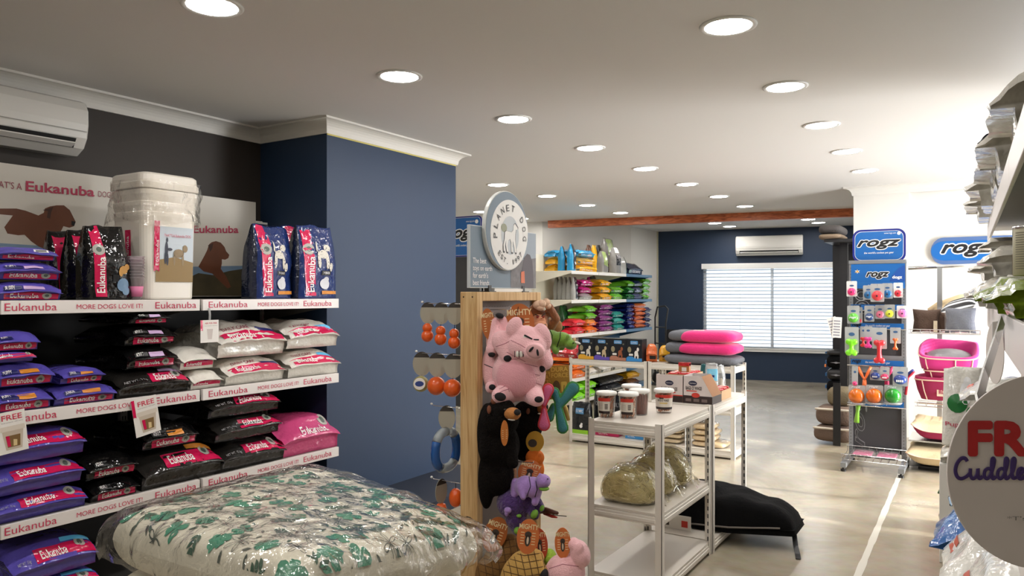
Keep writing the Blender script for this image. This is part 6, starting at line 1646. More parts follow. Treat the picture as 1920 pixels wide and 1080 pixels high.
# stacked beds, pink and grey
bed_pink = M('bed_pink', (232, 38, 124), 0.85, bump=0.25, bscale=70, sheen=0.3); bed_grey = M('bed_grey', (104, 106, 112), 0.85, bump=0.25, bscale=70)
def soft_box(cx, cy, z0, hx, hy, h, seed, e=5.0, sag=0.0):
    def f(u, v):
        a = 2*PI*u; b = PI*(v-0.5)
        g = lambda q, p: math.copysign(abs(q)**p, q)
        x = hx*g(math.cos(b), 0.45)*g(math.cos(a), 0.35); y = hy*g(math.cos(b), 0.45)*g(math.sin(a), 0.35); z = h/2*g(math.sin(b), 0.75)
        n = nz((x, y, z), 5, seed)
        return Vector((cx+x*(1+0.03*n), cy+y*(1+0.03*n), max(z0+0.0008, z0+h/2+z*(1+0.10*n))+sag*x*x))
    return f
b0 = PX(1240, 684, y=7.0).x; b1 = PX(1381, 690, y=7.0).x
z = ZC+0.001
for k, (h, ins, words) in enumerate(((0.098, 0.0, 'grey folded dog bed at the bottom of the stack on the rack'), (0.118, 0.02, 'pink and grey folded dog bed in the middle of the stack on the rack'), (0.118, 0.05, 'pink and grey folded dog bed on top of the stack on the rack'))):
    x0, x1 = b0+ins, b1-ins*0.4
    o = thing('folded_dog_bed', words, 'dog bed', ((x0+x1)/2, 7.2, z), 'folded dog beds stacked on the rack', world=True)
    gs = 0.24 if k else 1.0
    if k == 0:
        MB().grid(soft_box((x0+x1)/2, 7.19, z, (x1-x0)/2, 0.185, h, 3), 40, 18, bed_grey).build('cushion', o, smooth=True)
    else:
        MB().grid(soft_box(x0+0.18, 7.20, z+0.002, 0.19, 0.175, h*0.98, 5+k), 30, 18, bed_grey).build('grey_side', o, smooth=True)
        f = soft_box(x0+0.10+(x1-x0-0.10)/2, 7.19, z, (x1-x0-0.10)/2, 0.19, h, 9+k)
        def g(u, v, f=f, xa=x0):
            p = f(u, v); q = max(0, (xa+0.30-p.x)/0.25)
            p.x += 0.05*q*(p.z-z)/h; return p
        MB().grid(g, 40, 18, bed_pink).build('pink_cover', o, smooth=True)
        if k == 2: MB().box((x0+x1)/2-0.08, (x0+x1)/2+0.02, 7.06, 7.11, z+h-0.002, z+h+0.004, card_white).build('care_label', o)
    z += h-0.002
# --- lower shelves of the far racks
for k, (u0, u1, v, m, words) in enumerate(((1116, 1159, 824, (176, 26, 82), 'flat crimson food packet on the bottom shelf of the far rack'), (1172, 1206, 830, (60, 140, 200), 'flat blue food packet on the bottom shelf of the far rack'))):
    x0, x1 = PX(u0, v, y=7.08).x, PX(u1, v, y=7.08).x
    o = thing('food_packet', words, 'packet', ((x0+x1)/2, 7.08, 0.0755), world=True)
    MB().box(x0, x1, 7.08, 7.21, 0.0755, 0.128, M('packet_%d' % k, m, 0.35)).build('carton', o, bevel=0.004)
    X = frame_at((x0, 7.0796, 0.0755), (1, 0, 0), UP)
    MB().text('OLYMPIC', X @ Vector(((x1-x0)*0.15, 0.014, 0.0006)), (1, 0, 0), UP, (x1-x0)*0.4, 0.026, white_print).build('lettering', o)
p = PX(1091, 806, y=7.10)
g = [('band', 'logo_panel', rect(0.24, 0.70, 0.62, 0.80), logo_b), ('text', 'lettering', 'OLYMPIC', (0.28, 0.66, 0.67, 0.75), white_print), ('band', 'green_base', rect(0.0, 1.0, 0.0, 0.12), M('lime_print', (150, 206, 50), 0.4)), ('oval', 'dog_print', [(0.55, 0.24, 0.08, 0.06), (0.58, 0.31, 0.06, 0.035)], white_print)]
standing_bag(Vector((p.x, 7.11, 0.0755)), -PI/2, 0.215, 0.09, 0.335, olm, g, 'black standing food bag with lime base on the far rack\'s bottom shelf', group='black standing bags on the far rack', top=0.7)
for k, (u, w) in enumerate(((1128, 0.17), (1165, 0.26))):
    p = PX(u, 800, y=7.27)
    standing_bag(Vector((p.x, 7.29, 0.0755)), -PI/2+0.15*(k-0.5), w, 0.10, 0.46, olm, [('text', 'lettering', 'OLYMPIC', (0.2, 0.85, 0.62, 0.72), M('print_grey', (150, 150, 156), 0.4))], 'tall black standing food bag at the back of the far rack, %s' % ('narrower one', 'wider one')[k], group='black standing bags on the far rack', top=0.7)
seedm = M('seed_bag', (214, 198, 166), 0.8, var=0.35, vscale=70, bump=0.2, bscale=40); chipm = M('chip_bag', (236, 212, 176), 0.7, var=0.25, vscale=50, bump=0.2, bscale=40)
def flat_sack(cx, cy, z, hx, hy, h, m, label, seed, group):
    o = thing('seed_sack', label, 'bag', (cx, cy, z), group)
    MB().grid(soft_box(0, 0, 0, hx, hy, h, seed), 26, 14, m).build('sack', o, smooth=True)
    MB().grid(lambda u, v: soft_box(0, 0, 0, hx+0.004, hy+0.004, h+0.006, seed)(u, v), 26, 14, film_mat('sack_film', (255, 252, 248), 0.985, 0.3, 16, 0.08)).build('clear_wrap', o, smooth=True)
    return o
xs = PX(1264, 836, y=7.17).x
for k in range(4): flat_sack(xs+0.01*(k % 2), 7.18, 0.076+0.048*k, 0.10, 0.13, 0.046, seedm, 'flat bag of speckled seed by the bay post, %s of four' % ('bottom', 'second up', 'third up', 'top')[k], 30+k, 'flat seed bags on the far rack')
xs = PX(1330, 845, y=7.17).x
for k, (hx, dx) in enumerate(((0.165, 0.02), (0.11, -0.03), (0.11, -0.02), (0.10, -0.03))): flat_sack(xs+dx, 7.18, 0.076+0.055*k, hx, 0.14, 0.053, chipm, 'flat bag of tan wood chips under the beds, %s of four' % ('bottom', 'second up', 'third up', 'top')[k], 40+k, 'wood chip bags on the far rack')
for k, u in enumerate((1338, 1372)):
    xs = PX(u, 770, y=7.2).x-0.03
    flat_sack(xs, 7.2, 0.471, 0.085, 0.13, 0.075, M('pale_sack', (226, 222, 212), 0.6, bump=0.3, bscale=30), 'pale wrapped bag on the middle shelf under the beds, %s' % ('farther from the aisle', 'nearer the aisle')[k], 50+k, 'pale bags under the beds')
# --- hand truck with a black box at the back
p = PX(1240, 720, y=12.3)
p.z = 0
ht = thing('hand_truck', 'dark grey tubular hand truck standing against the pale wall', 'hand truck', p, rot=-0.35)
MB().tube([(-0.14, 0, 0.02), (-0.14, 0, 1.15), (-0.07, -0.02, 1.33), (0.10, -0.02, 1.35), (0.15, 0, 1.30), (0.10, 0, 1.05), (0.10, 0, 0.02)], 0.014, steel_dark, 10).build('tube_frame', ht, smooth=True)
mb = MB()
for z in (0.35, 0.7, 0.98): mb.tube([(-0.14, 0, z), (0.10, 0, z)], 0.011, steel_dark, 8)
mb.build('cross_bars', ht); MB().box(-0.18, 0.14, -0.24, 0.0, 0.0, 0.012, steel_dark).build('toe_plate', ht)
for x in (-0.19, 0.15):
    MB().lathe([(0.02, -0.02), (0.09, -0.02), (0.10, 0), (0.09, 0.02), (0.02, 0.02)], black_plastic, seg=20, X=frame_at((x, 0.09, 0.10), (0, 1, 0), (0, 0, 1))).build('wheel', ht, smooth=True)
x0, x1 = PX(1246, 700, y=12.9).x, PX(1298, 700, y=12.9).x
zt_ = PX(1270, 619, y=12.9).z
o = thing('storage_box', 'black box standing behind the pink beds next to the hand truck', 'box', ((x0+x1)/2, 13.0, 0), world=True)
MB().box(x0, x1, 12.92, 13.2, 0, zt_-0.0, black_plastic).build('carton', o, bevel=0.006); MB().box(x1-0.13, x1-0.005, 12.9155, 12.9195, zt_-0.17, zt_-0.01, M('box_sticker', (96, 104, 120), 0.5)).build('sticker', o)
# ------------------------------------------------------------------ far shelving with the bright food bags
DX, DB = -4.60, -5.17
def dy(u, x=DX): return PX(u, 553, x=x).y
DZ = {1: 1.865, 2: 1.475, 3: 1.015, 4: 0.42, 5: 0.12}
shelf_cream = M('shelf_cream', (226, 220, 200), 0.4); shelf_blue = M('shelf_blue', (62, 112, 150), 0.4)
yA, yB_, yC, yD = dy(1071), dy(1122), dy(1174), dy(1222)
def far_unit(y0, y1, m, label, end=False, blue=False):
    o = thing('shelf_unit', label, 'shelves', (DB, (y0+y1)/2, 0), 'far food shelving units', world=True)
    MB().box(DB-0.04, DB, y0+0.005, y1-0.005, 0, 2.10, m if not blue else shelf_blue).build('back_panel', o)
    for k, z in DZ.items():
        dd = 0.0 if not blue else 0.0
        MB().box(DB, DX, y0+0.004, y1-0.004, z-0.022, z-0.001, m).build('shelf_board', o, bevel=0.002)
        MB().box(DX-0.004, DX+0.006, y0+0.004, y1-0.004, z-0.045, z-0.003, shelf_blue if blue else white_metal).build('price_strip', o, bevel=0.001)
        for y in ((y0+0.006, y1-0.006) if end else (y1-0.006,)):
            vs = []
            pr = [(DB, z-0.022), (DX-0.01, z-0.022), (DX-0.01, z-0.035), (DB, z-0.17)]
            for yy in (y-0.0015, y+0.0015): vs += [Vector((a, yy, b)) for a, b in pr]
            MB().add(vs, [(0, 1, 2, 3), (7, 6, 5, 4), (0, 4, 5, 1), (1, 5, 6, 2), (2, 6, 7, 3), (3, 7, 4, 0)], m if not blue else shelf_blue).build('bracket', o)
    return o
far_unit(yA, yB_-0.002, shelf_cream, 'cream shelf unit at the camera end of the bright food bag wall', True)
far_unit(yB_+0.002, yC-0.002, shelf_cream, 'cream shelf unit in the middle of the bright food bag wall')
far_unit(yC+0.002, yD, shelf_blue, 'blue shelf unit at the far end of the bright food bag wall', False, True)
FILM = {}
def film(name, rgb): return bagmat('far_'+name, rgb, 0.28)
cols = dict(yellow=(236, 176, 30), cyan=(40, 150, 200), magenta=(188, 36, 120), lime=(118, 196, 50), green=(44, 128, 60), orange=(238, 122, 44), plum=(142, 62, 130), teal=(52, 160, 150), blue=(28, 42, 122), denim=(82, 88, 128), red=(214, 40, 56), silver=(168, 168, 164), grey=(120, 118, 114), black=(34, 34, 38), white=(224, 220, 212), dgreen=(40, 92, 48), navy=(30, 38, 72), brown=(96, 62, 44), sage=(140, 160, 96), neon=(140, 228, 40))
def far_stack(kind, u0, u1, zs, n, hpx, where, shelf, text=True, D=0.42, words=None, dx=0.0, panel=None):
    """n equal lying bags of colour kind from shelf height; hpx = photo pixels per bag"""
    x = DX-0.015+dx
    y0, y1 = dy(u0, x), dy(u1, x)
    t = depth(PX((u0+u1)/2, 553, x=x)); h = min(hpx*t/FPX, {1: 9, 2: 0.335, 3: 0.40, 4: 0.46, 5: 0.235}[min(DZ, key=lambda q: abs(DZ[q]-zs))]/n)
    for i in range(n):
        k = kind[i] if isinstance(kind, (list, tuple)) else kind
        pos = ('bottom', 'second up', 'third up', 'fourth up', 'fifth up', 'sixth up')[i] if i < n-1 or n == 1 else 'top'
        lab = '%s food bag lying %s%s' % (words or k.replace('dgreen', 'dark green'), where, ', '+pos if n > 1 else '')
        g = []
        if text: g.append(('text', 'lettering', 'OLYMPIC', (0.34, 0.85, 0.09, 0.22), white_print))
        if panel: g.append(('oval', 'emblem', [(0.16, 0.15, 0.09, 0.11)], panel))
        lying_bag((x+R.uniform(-.012, .012), (y0+y1)/2, zs+i*h), R.uniform(-0.05, 0.05), (y1-y0)*0.91, D, h*0.92, film(k, cols[k]), g, lab, group='bright food bags on the far shelves', nt=8, amp=0.008)
def far_stand(u0, u1, v, shelf, k, label, dx=0.0, gfx=None, T=0.12, rot=0.0, side=None, x=None):
    x = (DX-0.09+dx)
    y0, y1 = dy(u0, x), dy(u1, x); z = DZ[shelf]
    hh = PX((u0+u1)/2, v, x=x).z-z
    standing_bag((x, (y0+y1)/2, z), rot, (y1-y0)*0.92, T, hh, film(k, cols[k]), gfx or [], label, group='bright food bags on the far shelves', side=film(side, cols[side]) if side else None, amp=0.007, nt=6)
blk = [('band', 'black_panel', rect(0.08, 0.92, 0.05, 0.98), film('black', cols['black'])), ('oval', 'emblem', [(0.5, 0.30, 0.22, 0.07)], white_print), ('text', 'lettering', 'OLYMPIC', (0.2, 0.8, 0.6, 0.68), white_print)]
# top shelf
far_stack(['yellow', 'yellow', 'cyan'], 1044, 1056, DZ[1], 3, 14, 'at the cream end of the top shelf, set back', 1, False, dx=-0.33, D=0.2)
far_stand(1050, 1058, 461, 1, 'cyan', 'cyan and black food bag standing edge on, first on the far top shelf', dx=-0.13, gfx=blk, T=0.10, rot=0.25)
far_stand(1066, 1077, 457, 1, 'cyan', 'cyan and black food bag standing edge on, second on the far top shelf', dx=0.03, gfx=blk, T=0.10, rot=0.25)
far_stack(['yellow', 'yellow', 'cyan'], 1080, 1119, DZ[1], 3, 14, 'on the far top shelf beside the standing cyan bags', 1, True, D=0.34, panel=emblem_dark)
for k, (u, c) in enumerate(((1100, 'brown'), (1110, 'yellow'), (1119, 'black'))): far_stand(u, u+7, 459, 1, c, '%s food bag standing behind the yellow and cyan stack, %s' % (c, ordn[k]), dx=-0.36, T=0.1)
far_stand(1124, 1135, 470, 1, 'grey', 'grey and sage food bag standing on the far top shelf beside the yellow stack', gfx=[('band', 'sage_panel', [(0.15, 0.35), (0.9, 0.25), (0.8, 0.95), (0.2, 0.95)], film('sage', cols['sage']))])
far_stand(1130, 1148, 447, 1, 'grey', 'tall grey food bag with sage front, tallest on the far top shelf', dx=-0.24, gfx=[('band', 'sage_panel', [(0.2, 0.5), (0.95, 0.42), (0.85, 0.97), (0.2, 0.97)], film('sage', cols['sage'])), ('band', 'white_label', rect(0.3, 0.8, 0.33, 0.43), white_print), ('band', 'dark_panel', rect(0.1, 0.9, 0.04, 0.28), film('black', cols['black']))])
far_stand(1147, 1158, 463, 1, 'grey', 'grey box shaped food bag with white label at the top, far top shelf', gfx=[('band', 'white_label', rect(0.1, 0.9, 0.76, 0.97), white_print), ('band', 'dark_panel', rect(0.1, 0.9, 0.3, 0.68), film('black', cols['black']))], T=0.14)
far_stand(1158, 1170, 480, 1, 'silver', 'silver and green food bag standing before the blue shelf', gfx=[('band', 'green_stripe', rect(0.75, 0.98, 0.02, 0.9), film('dgreen', cols['dgreen']))])
far_stack('navy', 1177, 1208, DZ[1], 1, 24, 'alone on the blue top shelf', 1, True, words='green ended navy', panel=film('green', cols['green']))
# second shelf
for k, (u0, u1) in enumerate(((1040, 1048), (1048, 1056), (1056, 1064), (1064, 1072), (1072, 1081))):
    far_stand(u0, u1, 519, 2, 'silver', 'silver food bag with black front on the second far shelf, %s from the cream end' % ordn[k], dx=-0.34+0.085*k, gfx=blk, T=0.075, rot=0.2, side='silver')
far_stack(['silver', 'magenta', 'magenta'], 1089, 1112, DZ[2], 3, 13, 'on the second far shelf beside the silver bags', 2, True, D=0.2)
far_stand(1102, 1116, 516, 2, 'magenta', 'magenta and black food bag standing behind the magenta stack', dx=-0.26, gfx=blk[:2])
far_stack('yellow', 1125, 1147, DZ[2], 3, 13, 'in the yellow stack of the second far shelf', 2, True, panel=emblem_dark)
far_stack('lime', 1148, 1170, DZ[2], 2, 13, 'in the short lime stack of the second far shelf', 2, True, panel=emblem_dark)
far_stack(['green', 'green', 'lime'], 1177, 1190, DZ[2], 3, 12, 'on the blue second shelf', 2, False)
far_stack(['denim', 'denim', 'navy'], 1189, 1206, DZ[2], 3, 12, 'in the middle of the blue second shelf', 2, False)
far_stack('lime', 1206, 1219, DZ[2], 4, 10.5, 'at the far end of the blue second shelf', 2, False)
# third shelf
far_stand(1050, 1062, 572, 3, 'dgreen', 'dark green food bag at the back of the third far shelf', dx=-0.3, gfx=[('band', 'dark_panel', rect(0.1, 0.9, 0.1, 0.5), film('black', cols['black']))])
far_stand(1077, 1087, 574, 3, 'red', 'red and black food bag standing at the back of the third far shelf', dx=-0.28, gfx=[('band', 'black_panel', [(0.3, 0.2), (0.98, 0.3), (0.98, 0.98), (0.1, 0.98)], film('black', cols['black']))])
far_stand(1090, 1102, 576, 3, 'red', 'red and black food bag standing behind the plump red one', dx=-0.38, gfx=[('band', 'black_panel', [(0.3, 0.1), (0.95, 0.15), (0.98, 0.9), (0.3, 0.95)], film('black', cols['black'])), ('oval', 'emblem', [(0.7, 0.4, 0.1, 0.3)], white_print)])
far_stack(['red', 'red'], 1074, 1097, DZ[3], 2, 15, 'at the near end of the third far shelf', 3, True, D=0.2)
far_stack(['orange', 'orange', 'lime', 'lime'], 1099, 1120, DZ[3], 4, 13, 'in the two-colour stack, third far shelf', 3, True, D=0.3, panel=emblem_dark)
far_stack('plum', 1125, 1149, DZ[3], 5, 10.2, 'in the plum stack of the third far shelf', 3, True)
far_stack('teal', 1150, 1171, DZ[3], 3, 12, 'in the teal stack of the third far shelf', 3, True)
far_stack('blue', 1177, 1191, DZ[3], 6, 9.2, 'in the tall blue stack of the third far shelf', 3, False)
far_stack('orange', 1191, 1210, DZ[3], 6, 8.8, 'in the tall orange stack of the third far shelf', 3, False)
far_stack('denim', 1210, 1220, DZ[3], 4, 9.5, 'at the far end of the third far shelf', 3, False)
# fourth shelf and base, seen between and under the white racks
far_stack(['orange', 'orange', 'orange', 'red'], 1074, 1099, DZ[4], 4, 17, 'behind the white rack on the fourth far shelf', 3, True)
far_stack(['white', 'yellow', 'silver', 'magenta'], 1100, 1120, DZ[4], 4, 17, 'behind the rack post on the fourth far shelf', 3, True, D=0.5)
far_stack(['white', 'white', 'brown'], 1125, 1148, DZ[4], 3, 17, 'in the pale stack of the fourth far shelf', 3, True, panel=emblem_dark)
far_stack(['white', 'white', 'white'], 1149, 1171, DZ[4], 3, 17, 'beside the blue bags of the fourth far shelf', 3, True, panel=emblem_dark)
far_stack('blue', 1177, 1200, DZ[4], 3, 17, 'at the far end of the fourth far shelf', 3, False)
far_stack(['neon', 'neon'], 1074, 1097, DZ[5], 2, 20, 'behind the lime based bag, lowest far shelf', 3, True, panel=emblem_dark, words='neon green')
far_stack(['neon', 'neon'], 1098, 1120, DZ[5], 2, 20, 'in the second stack of the lowest far shelf', 3, True)
far_stack(['black', 'black'], 1125, 1171, DZ[5], 2, 24, 'at the middle of the lowest far shelf', 3, True)
far_stack(['brown', 'yellow'], 1177, 1200, DZ[5], 2, 20, 'on the lowest blue far shelf', 3, False)
# --- accessory stand with blue header glimpsed behind the round sign
blue_sign = M('sign_blue', (20, 98, 172), 0.3); blue_deep = M('sign_deep_blue', (20, 34, 128), 0.35); white_sign = M('sign_white', (238, 240, 242), 0.4); black_sign = M('sign_black', (24, 24, 26), 0.4)
steel_grey = M('stand_grey', (138, 140, 142), 0.4, 0.2); panel_dark = M('stand_panel_dark', (62, 62, 64), 0.6)
def rogz_logo(parent, X, w, h, name='logo_lettering'):
    """slanting black word with a white outline"""
    ux = X.to_3x3() @ Vector((1, 0, 0)); uy = X.to_3x3() @ Vector((0, 1, 0))
    o0 = X @ Vector((-w/2, -h/2, 0.0006))
    MB().fat_text('rogz', o0, ux, uy, w, h, white_sign, h*0.15, 0.35, 0.0004, 10).build('logo_outline', parent)
    MB().fat_text('rogz', X @ Vector((-w/2, -h/2, 0.0020)), ux, uy, w, h, black_sign, h*0.055, 0.35, 0.0006, 8).build(name, parent)
def header_sign(c, ux, w, h, label, name='brand_sign', tagline=True, r=0.06):
    o = thing(name, label, 'sign', c, 'blue accessory brand signs', world=True)
    X = frame_at(c, ux, UP)
    MB().prism(rrect(w, h, r, 6), -0.012, 0.0, blue_deep, X).build('board', o)
    MB().flat(rrect(w-0.035, h-0.035, r-0.012, 6), white_sign, X, 0.0008).build('white_line', o)
    MB().flat(rrect(w-0.042, h-0.042, r-0.014, 6), blue_sign, X, 0.0014).build('printed_face', o)
    rogz_logo(o, X @ Matrix.Translation((0, h*0.03, 0.002)), w*0.80, h*0.26)
    if tagline:
        uy = UP
        MB().text("the world's coolest pet gear", X @ Vector((-w*0.28, -h*0.26, 0.002)), ux, uy, w*0.56, h*0.075, white_sign, bold=0.01).build('tagline_lettering', o)
        MB().text('www.rogz.com', X @ Vector((w*0.10, h*0.33, 0.002)), ux, uy, w*0.22, h*0.05, white_sign).build('address_lettering', o)
        MB().flat(circle(h*0.05, 16), white_sign, X @ Matrix.Translation((w*0.375, h*0.355, 0.001)), 0.0012).build('round_mark', o)
    return o
yq = 8.05
def pnt(u, v): return PX(u, v, y=yq)
c = (pnt(838, 440)+pnt(904, 441))/2
c = Vector(((pnt(832, 441).x+pnt(903, 441).x)/2, yq, (pnt(880, 405).z+pnt(880, 481).z)/2))
wS = pnt(903, 441).x-pnt(832, 441).x; hS = pnt(880, 405).z-pnt(880, 481).z
o = thing('accessory_stand', 'dark accessory display stand half hidden behind the navy column and round sign', 'display stand', (c.x, yq+0.06, 0), world=True)
MB().box(c.x-wS/2+0.02, c.x+wS/2-0.02, yq+0.03, yq+0.07, 0.05, c.z-hS/2, panel_dark).build('back_panel', o)
mb = MB()
for x in (c.x-wS/2+0.02, c.x+wS/2-0.05): mb.box(x, x+0.03, yq+0.025, yq+0.075, 0, c.z+hS/2-0.03, steel_grey)
mb.build('uprights', o)
for x in (c.x-wS/2, c.x+wS/2-0.04): MB().box(x, x+0.04, yq-0.25, yq+0.2, 0, 0.05, steel_grey).build('foot', o)
header_sign(c, Vector((1, 0, 0)), wS, hS, 'blue rounded brand sign half hidden between the navy column and the round sign')
# ------------------------------------------------------------------ accessory stand with blue headers by the white pier
SY = 7.45                                   # plane of the stand's panel
def sp(u, v, y=SY): return PX(u, v, y=y)
sx0, sx1 = sp(1592, 700).x, sp(1699, 700).x
o = thing('accessory_stand', 'grey slatted accessory stand with blue headers in front of the white pier', 'display stand', ((sx0+sx1)/2, SY+0.05, 0), world=True)
ztop = sp(1640, 492).z
MB().box(sx0+0.03, sx1-0.03, SY, SY+0.03, 0.12, ztop, panel_dark).build('back_panel', o)
for x in (sx0, sx1-0.035):
    mb = MB().box(x, x+0.035, SY-0.012, SY+0.05, 0.05, ztop, steel_grey)
    for k in range(60): mb.box(x+0.013, x+0.021, SY-0.0125, SY-0.0118, 0.1+k*0.0285, 0.108+k*0.0285, slot_dark)
    mb.build('upright', o)
MB().box(sx0, sx1, SY-0.02, SY+0.05, ztop-0.012, ztop+0.02, steel_grey).build('top_rail', o)
for v in (672, 693): MB().box(sx0+0.035, sx1-0.035, SY-0.012, SY, sp(1640, v).z-0.03, sp(1640, v).z+0.03, steel_grey).build('slat_rail', o)
for x in (sx0-0.015, sx1-0.03):
    MB().box(x, x+0.045, SY-0.40, SY+0.18, 0.035, 0.075, steel_grey).build('foot', o)
    for y in (SY-0.38, SY+0.15): MB().lathe([(0.022, 0), (0.024, 0.018), (0.010, 0.02), (0.010, 0.04)], black_plastic, (x+0.022, y, 0.0), 14).build('glide', o)
# swirl lettering on the dark panel
XPn = frame_at((sx0+0.10, SY-0.001, 0.18), UP, Vector((-1, 0, 0)))
MB().text('rogz', (sx0+0.17, SY-0.0012, 0.16), UP, (-1, 0, 0), 0.62, 0.12, steel_grey, shear=0.3, bold=0.02).build('panel_lettering', o)
MB().text('rogz', (sx0+0.165, SY-0.0022, 0.165), UP, (-1, 0, 0), 0.61, 0.11, panel_dark, shear=0.3, bold=0.0).build('panel_lettering', o)
mb = MB()
for cx, cz, r in ((0.10, 0.0, 0.05), (0.11, -0.11, 0.06), (0.10, 0.11, 0.055)):
    for q in (1.0, 0.6): mb.tube([(sx0+cx+r*q*math.cos(a), SY-0.002, sp(1620, 553).z+cz+r*q*math.sin(a)) for a in [2*PI*k/24 for k in range(24)]], 0.004, steel_grey, 5, closed=True)
mb.build('swirl_pattern', o)
# lower wire tray
zt0 = 0.115
mb = MB()
for k in range(9):
    x = sx0-0.01+(sx1-sx0+0.02)*k/8; mb.tube([(x, SY-0.02, zt0+0.05), (x, SY-0.03, zt0), (x, SY-0.34, zt0-0.02), (x, SY-0.37, zt0+0.035)], 0.0025, chrome, 5)
for y, z in ((SY-0.34, zt0-0.02), (SY-0.37, zt0+0.035), (SY-0.18, zt0-0.01), (SY-0.02, zt0+0.05)): mb.tube([(sx0-0.02, y, z), (sx1+0.02, y, z)], 0.003, chrome, 5)
mb.build('wire_tray', o)
blues = M('strip_blue', (28, 104, 176), 0.35)
for k, (v0, v1) in enumerate(((571, 581), (606, 616), (675, 685), (751, 761))):
    z0, z1 = sp(1640, v1, SY-0.03).z, sp(1640, v0, SY-0.03).z
    s = MB().box(sx0+0.02, sx1-0.015, SY-0.035, SY-0.03, z0, z1, blues).build('header_strip', o)
    MB().text("the world's coolest pet gear", (sx0+0.14, SY-0.0352, z0+0.012), (1, 0, 0), UP, 0.20, z1-z0-0.022, white_sign).build('lettering', s)
    MB().text('rogz', (sx0+0.03, SY-0.0352, z0+0.010), (1, 0, 0), UP, 0.08, z1-z0-0.016, black_sign, shear=0.3, bold=0.03).build('lettering', s)
    MB().tube([(sx0-0.01, SY-0.04, z0-0.006), (sx1+0.005, SY-0.04, z0-0.006)], 0.005, chrome, 6).build('hook_bar', o)
# printed header of the stand
h0, h1 = sp(1640, 541, SY-0.03).z, sp(1640, 495, SY-0.03).z
hx0, hx1 = sp(1596, 515, SY-0.03).x, sp(1697, 515, SY-0.03).x
hd = MB().box(hx0, hx1, SY-0.04, SY-0.03, h0, h1, blue_sign).build('printed_header', o)
X = frame_at(((hx0+hx1)/2, SY-0.0405, (h0+h1)/2), (1, 0, 0), UP); w, h = hx1-hx0, h1-h0
rogz_logo(hd, X @ Matrix.Translation((0.0, 0.03*h, 0)), w*0.42, h*0.26, 'header_lettering')
MB().flat([(w*0.22, -h*0.22), (w*0.28, 0.05*h), (w*0.38, 0.3*h), (w*0.5, 0.45*h), (w*0.5, -h*0.22)], M('sign_mid_blue', (24, 78, 160), 0.4), X, 0.0008).build('header_corner_print', hd)
MB().text('dogz', X @ Vector((w*0.27, -h*0.14, 0.001)), (1, 0, 0), UP, w*0.18, h*0.16, white_sign, bold=0.03).build('header_lettering', hd)
MB().flat([(-w*0.5, -h*0.5), (w*0.5, -h*0.5), (w*0.5, -h*0.24), (-w*0.5, -h*0.24)], blues, X, 0.0006).build('header_base_print', hd)
MB().text("the world's coolest pet gear", X @ Vector((-w*0.18, -h*0.43, 0.001)), (1, 0, 0), UP, w*0.42, h*0.10, white_sign).build('header_lettering', hd)
mb = MB()
for q in range(6):
    a = PI/2+2*PI*q/6
    mb.flat([(-w*0.38+0.006*math.cos(a+1.57), h*0.20+0.006*math.sin(a+1.57)), (-w*0.38+0.026*math.cos(a), h*0.20+0.022*math.sin(a)), (-w*0.38-0.006*math.cos(a+1.57), h*0.20-0.006*math.sin(a+1.57))], white_sign if q % 2 else M('flower_yellow', (240, 200, 90), 0.4), X, 0.0012)
mb.flat([(-w*0.38+0.008*math.cos(k), h*0.2+0.008*math.sin(k)) for k in range(6)], M('flower_orange', (226, 150, 60), 0.4), X, 0.0018)
mb.build('flower_print', hd)
# big rounded sign on top
c = Vector(((sp(1598, 460).x+sp(1698, 460).x)/2, SY+0.02, (sp(1640, 431).z+sp(1640, 490).z)/2))
header_sign(c, Vector((1, 0, 0)), sp(1698, 460).x-sp(1598, 460).x, sp(1640, 430).z-sp(1640, 490).z+0.008, 'bright blue rounded brand sign on top of the grey accessory stand', r=0.07)
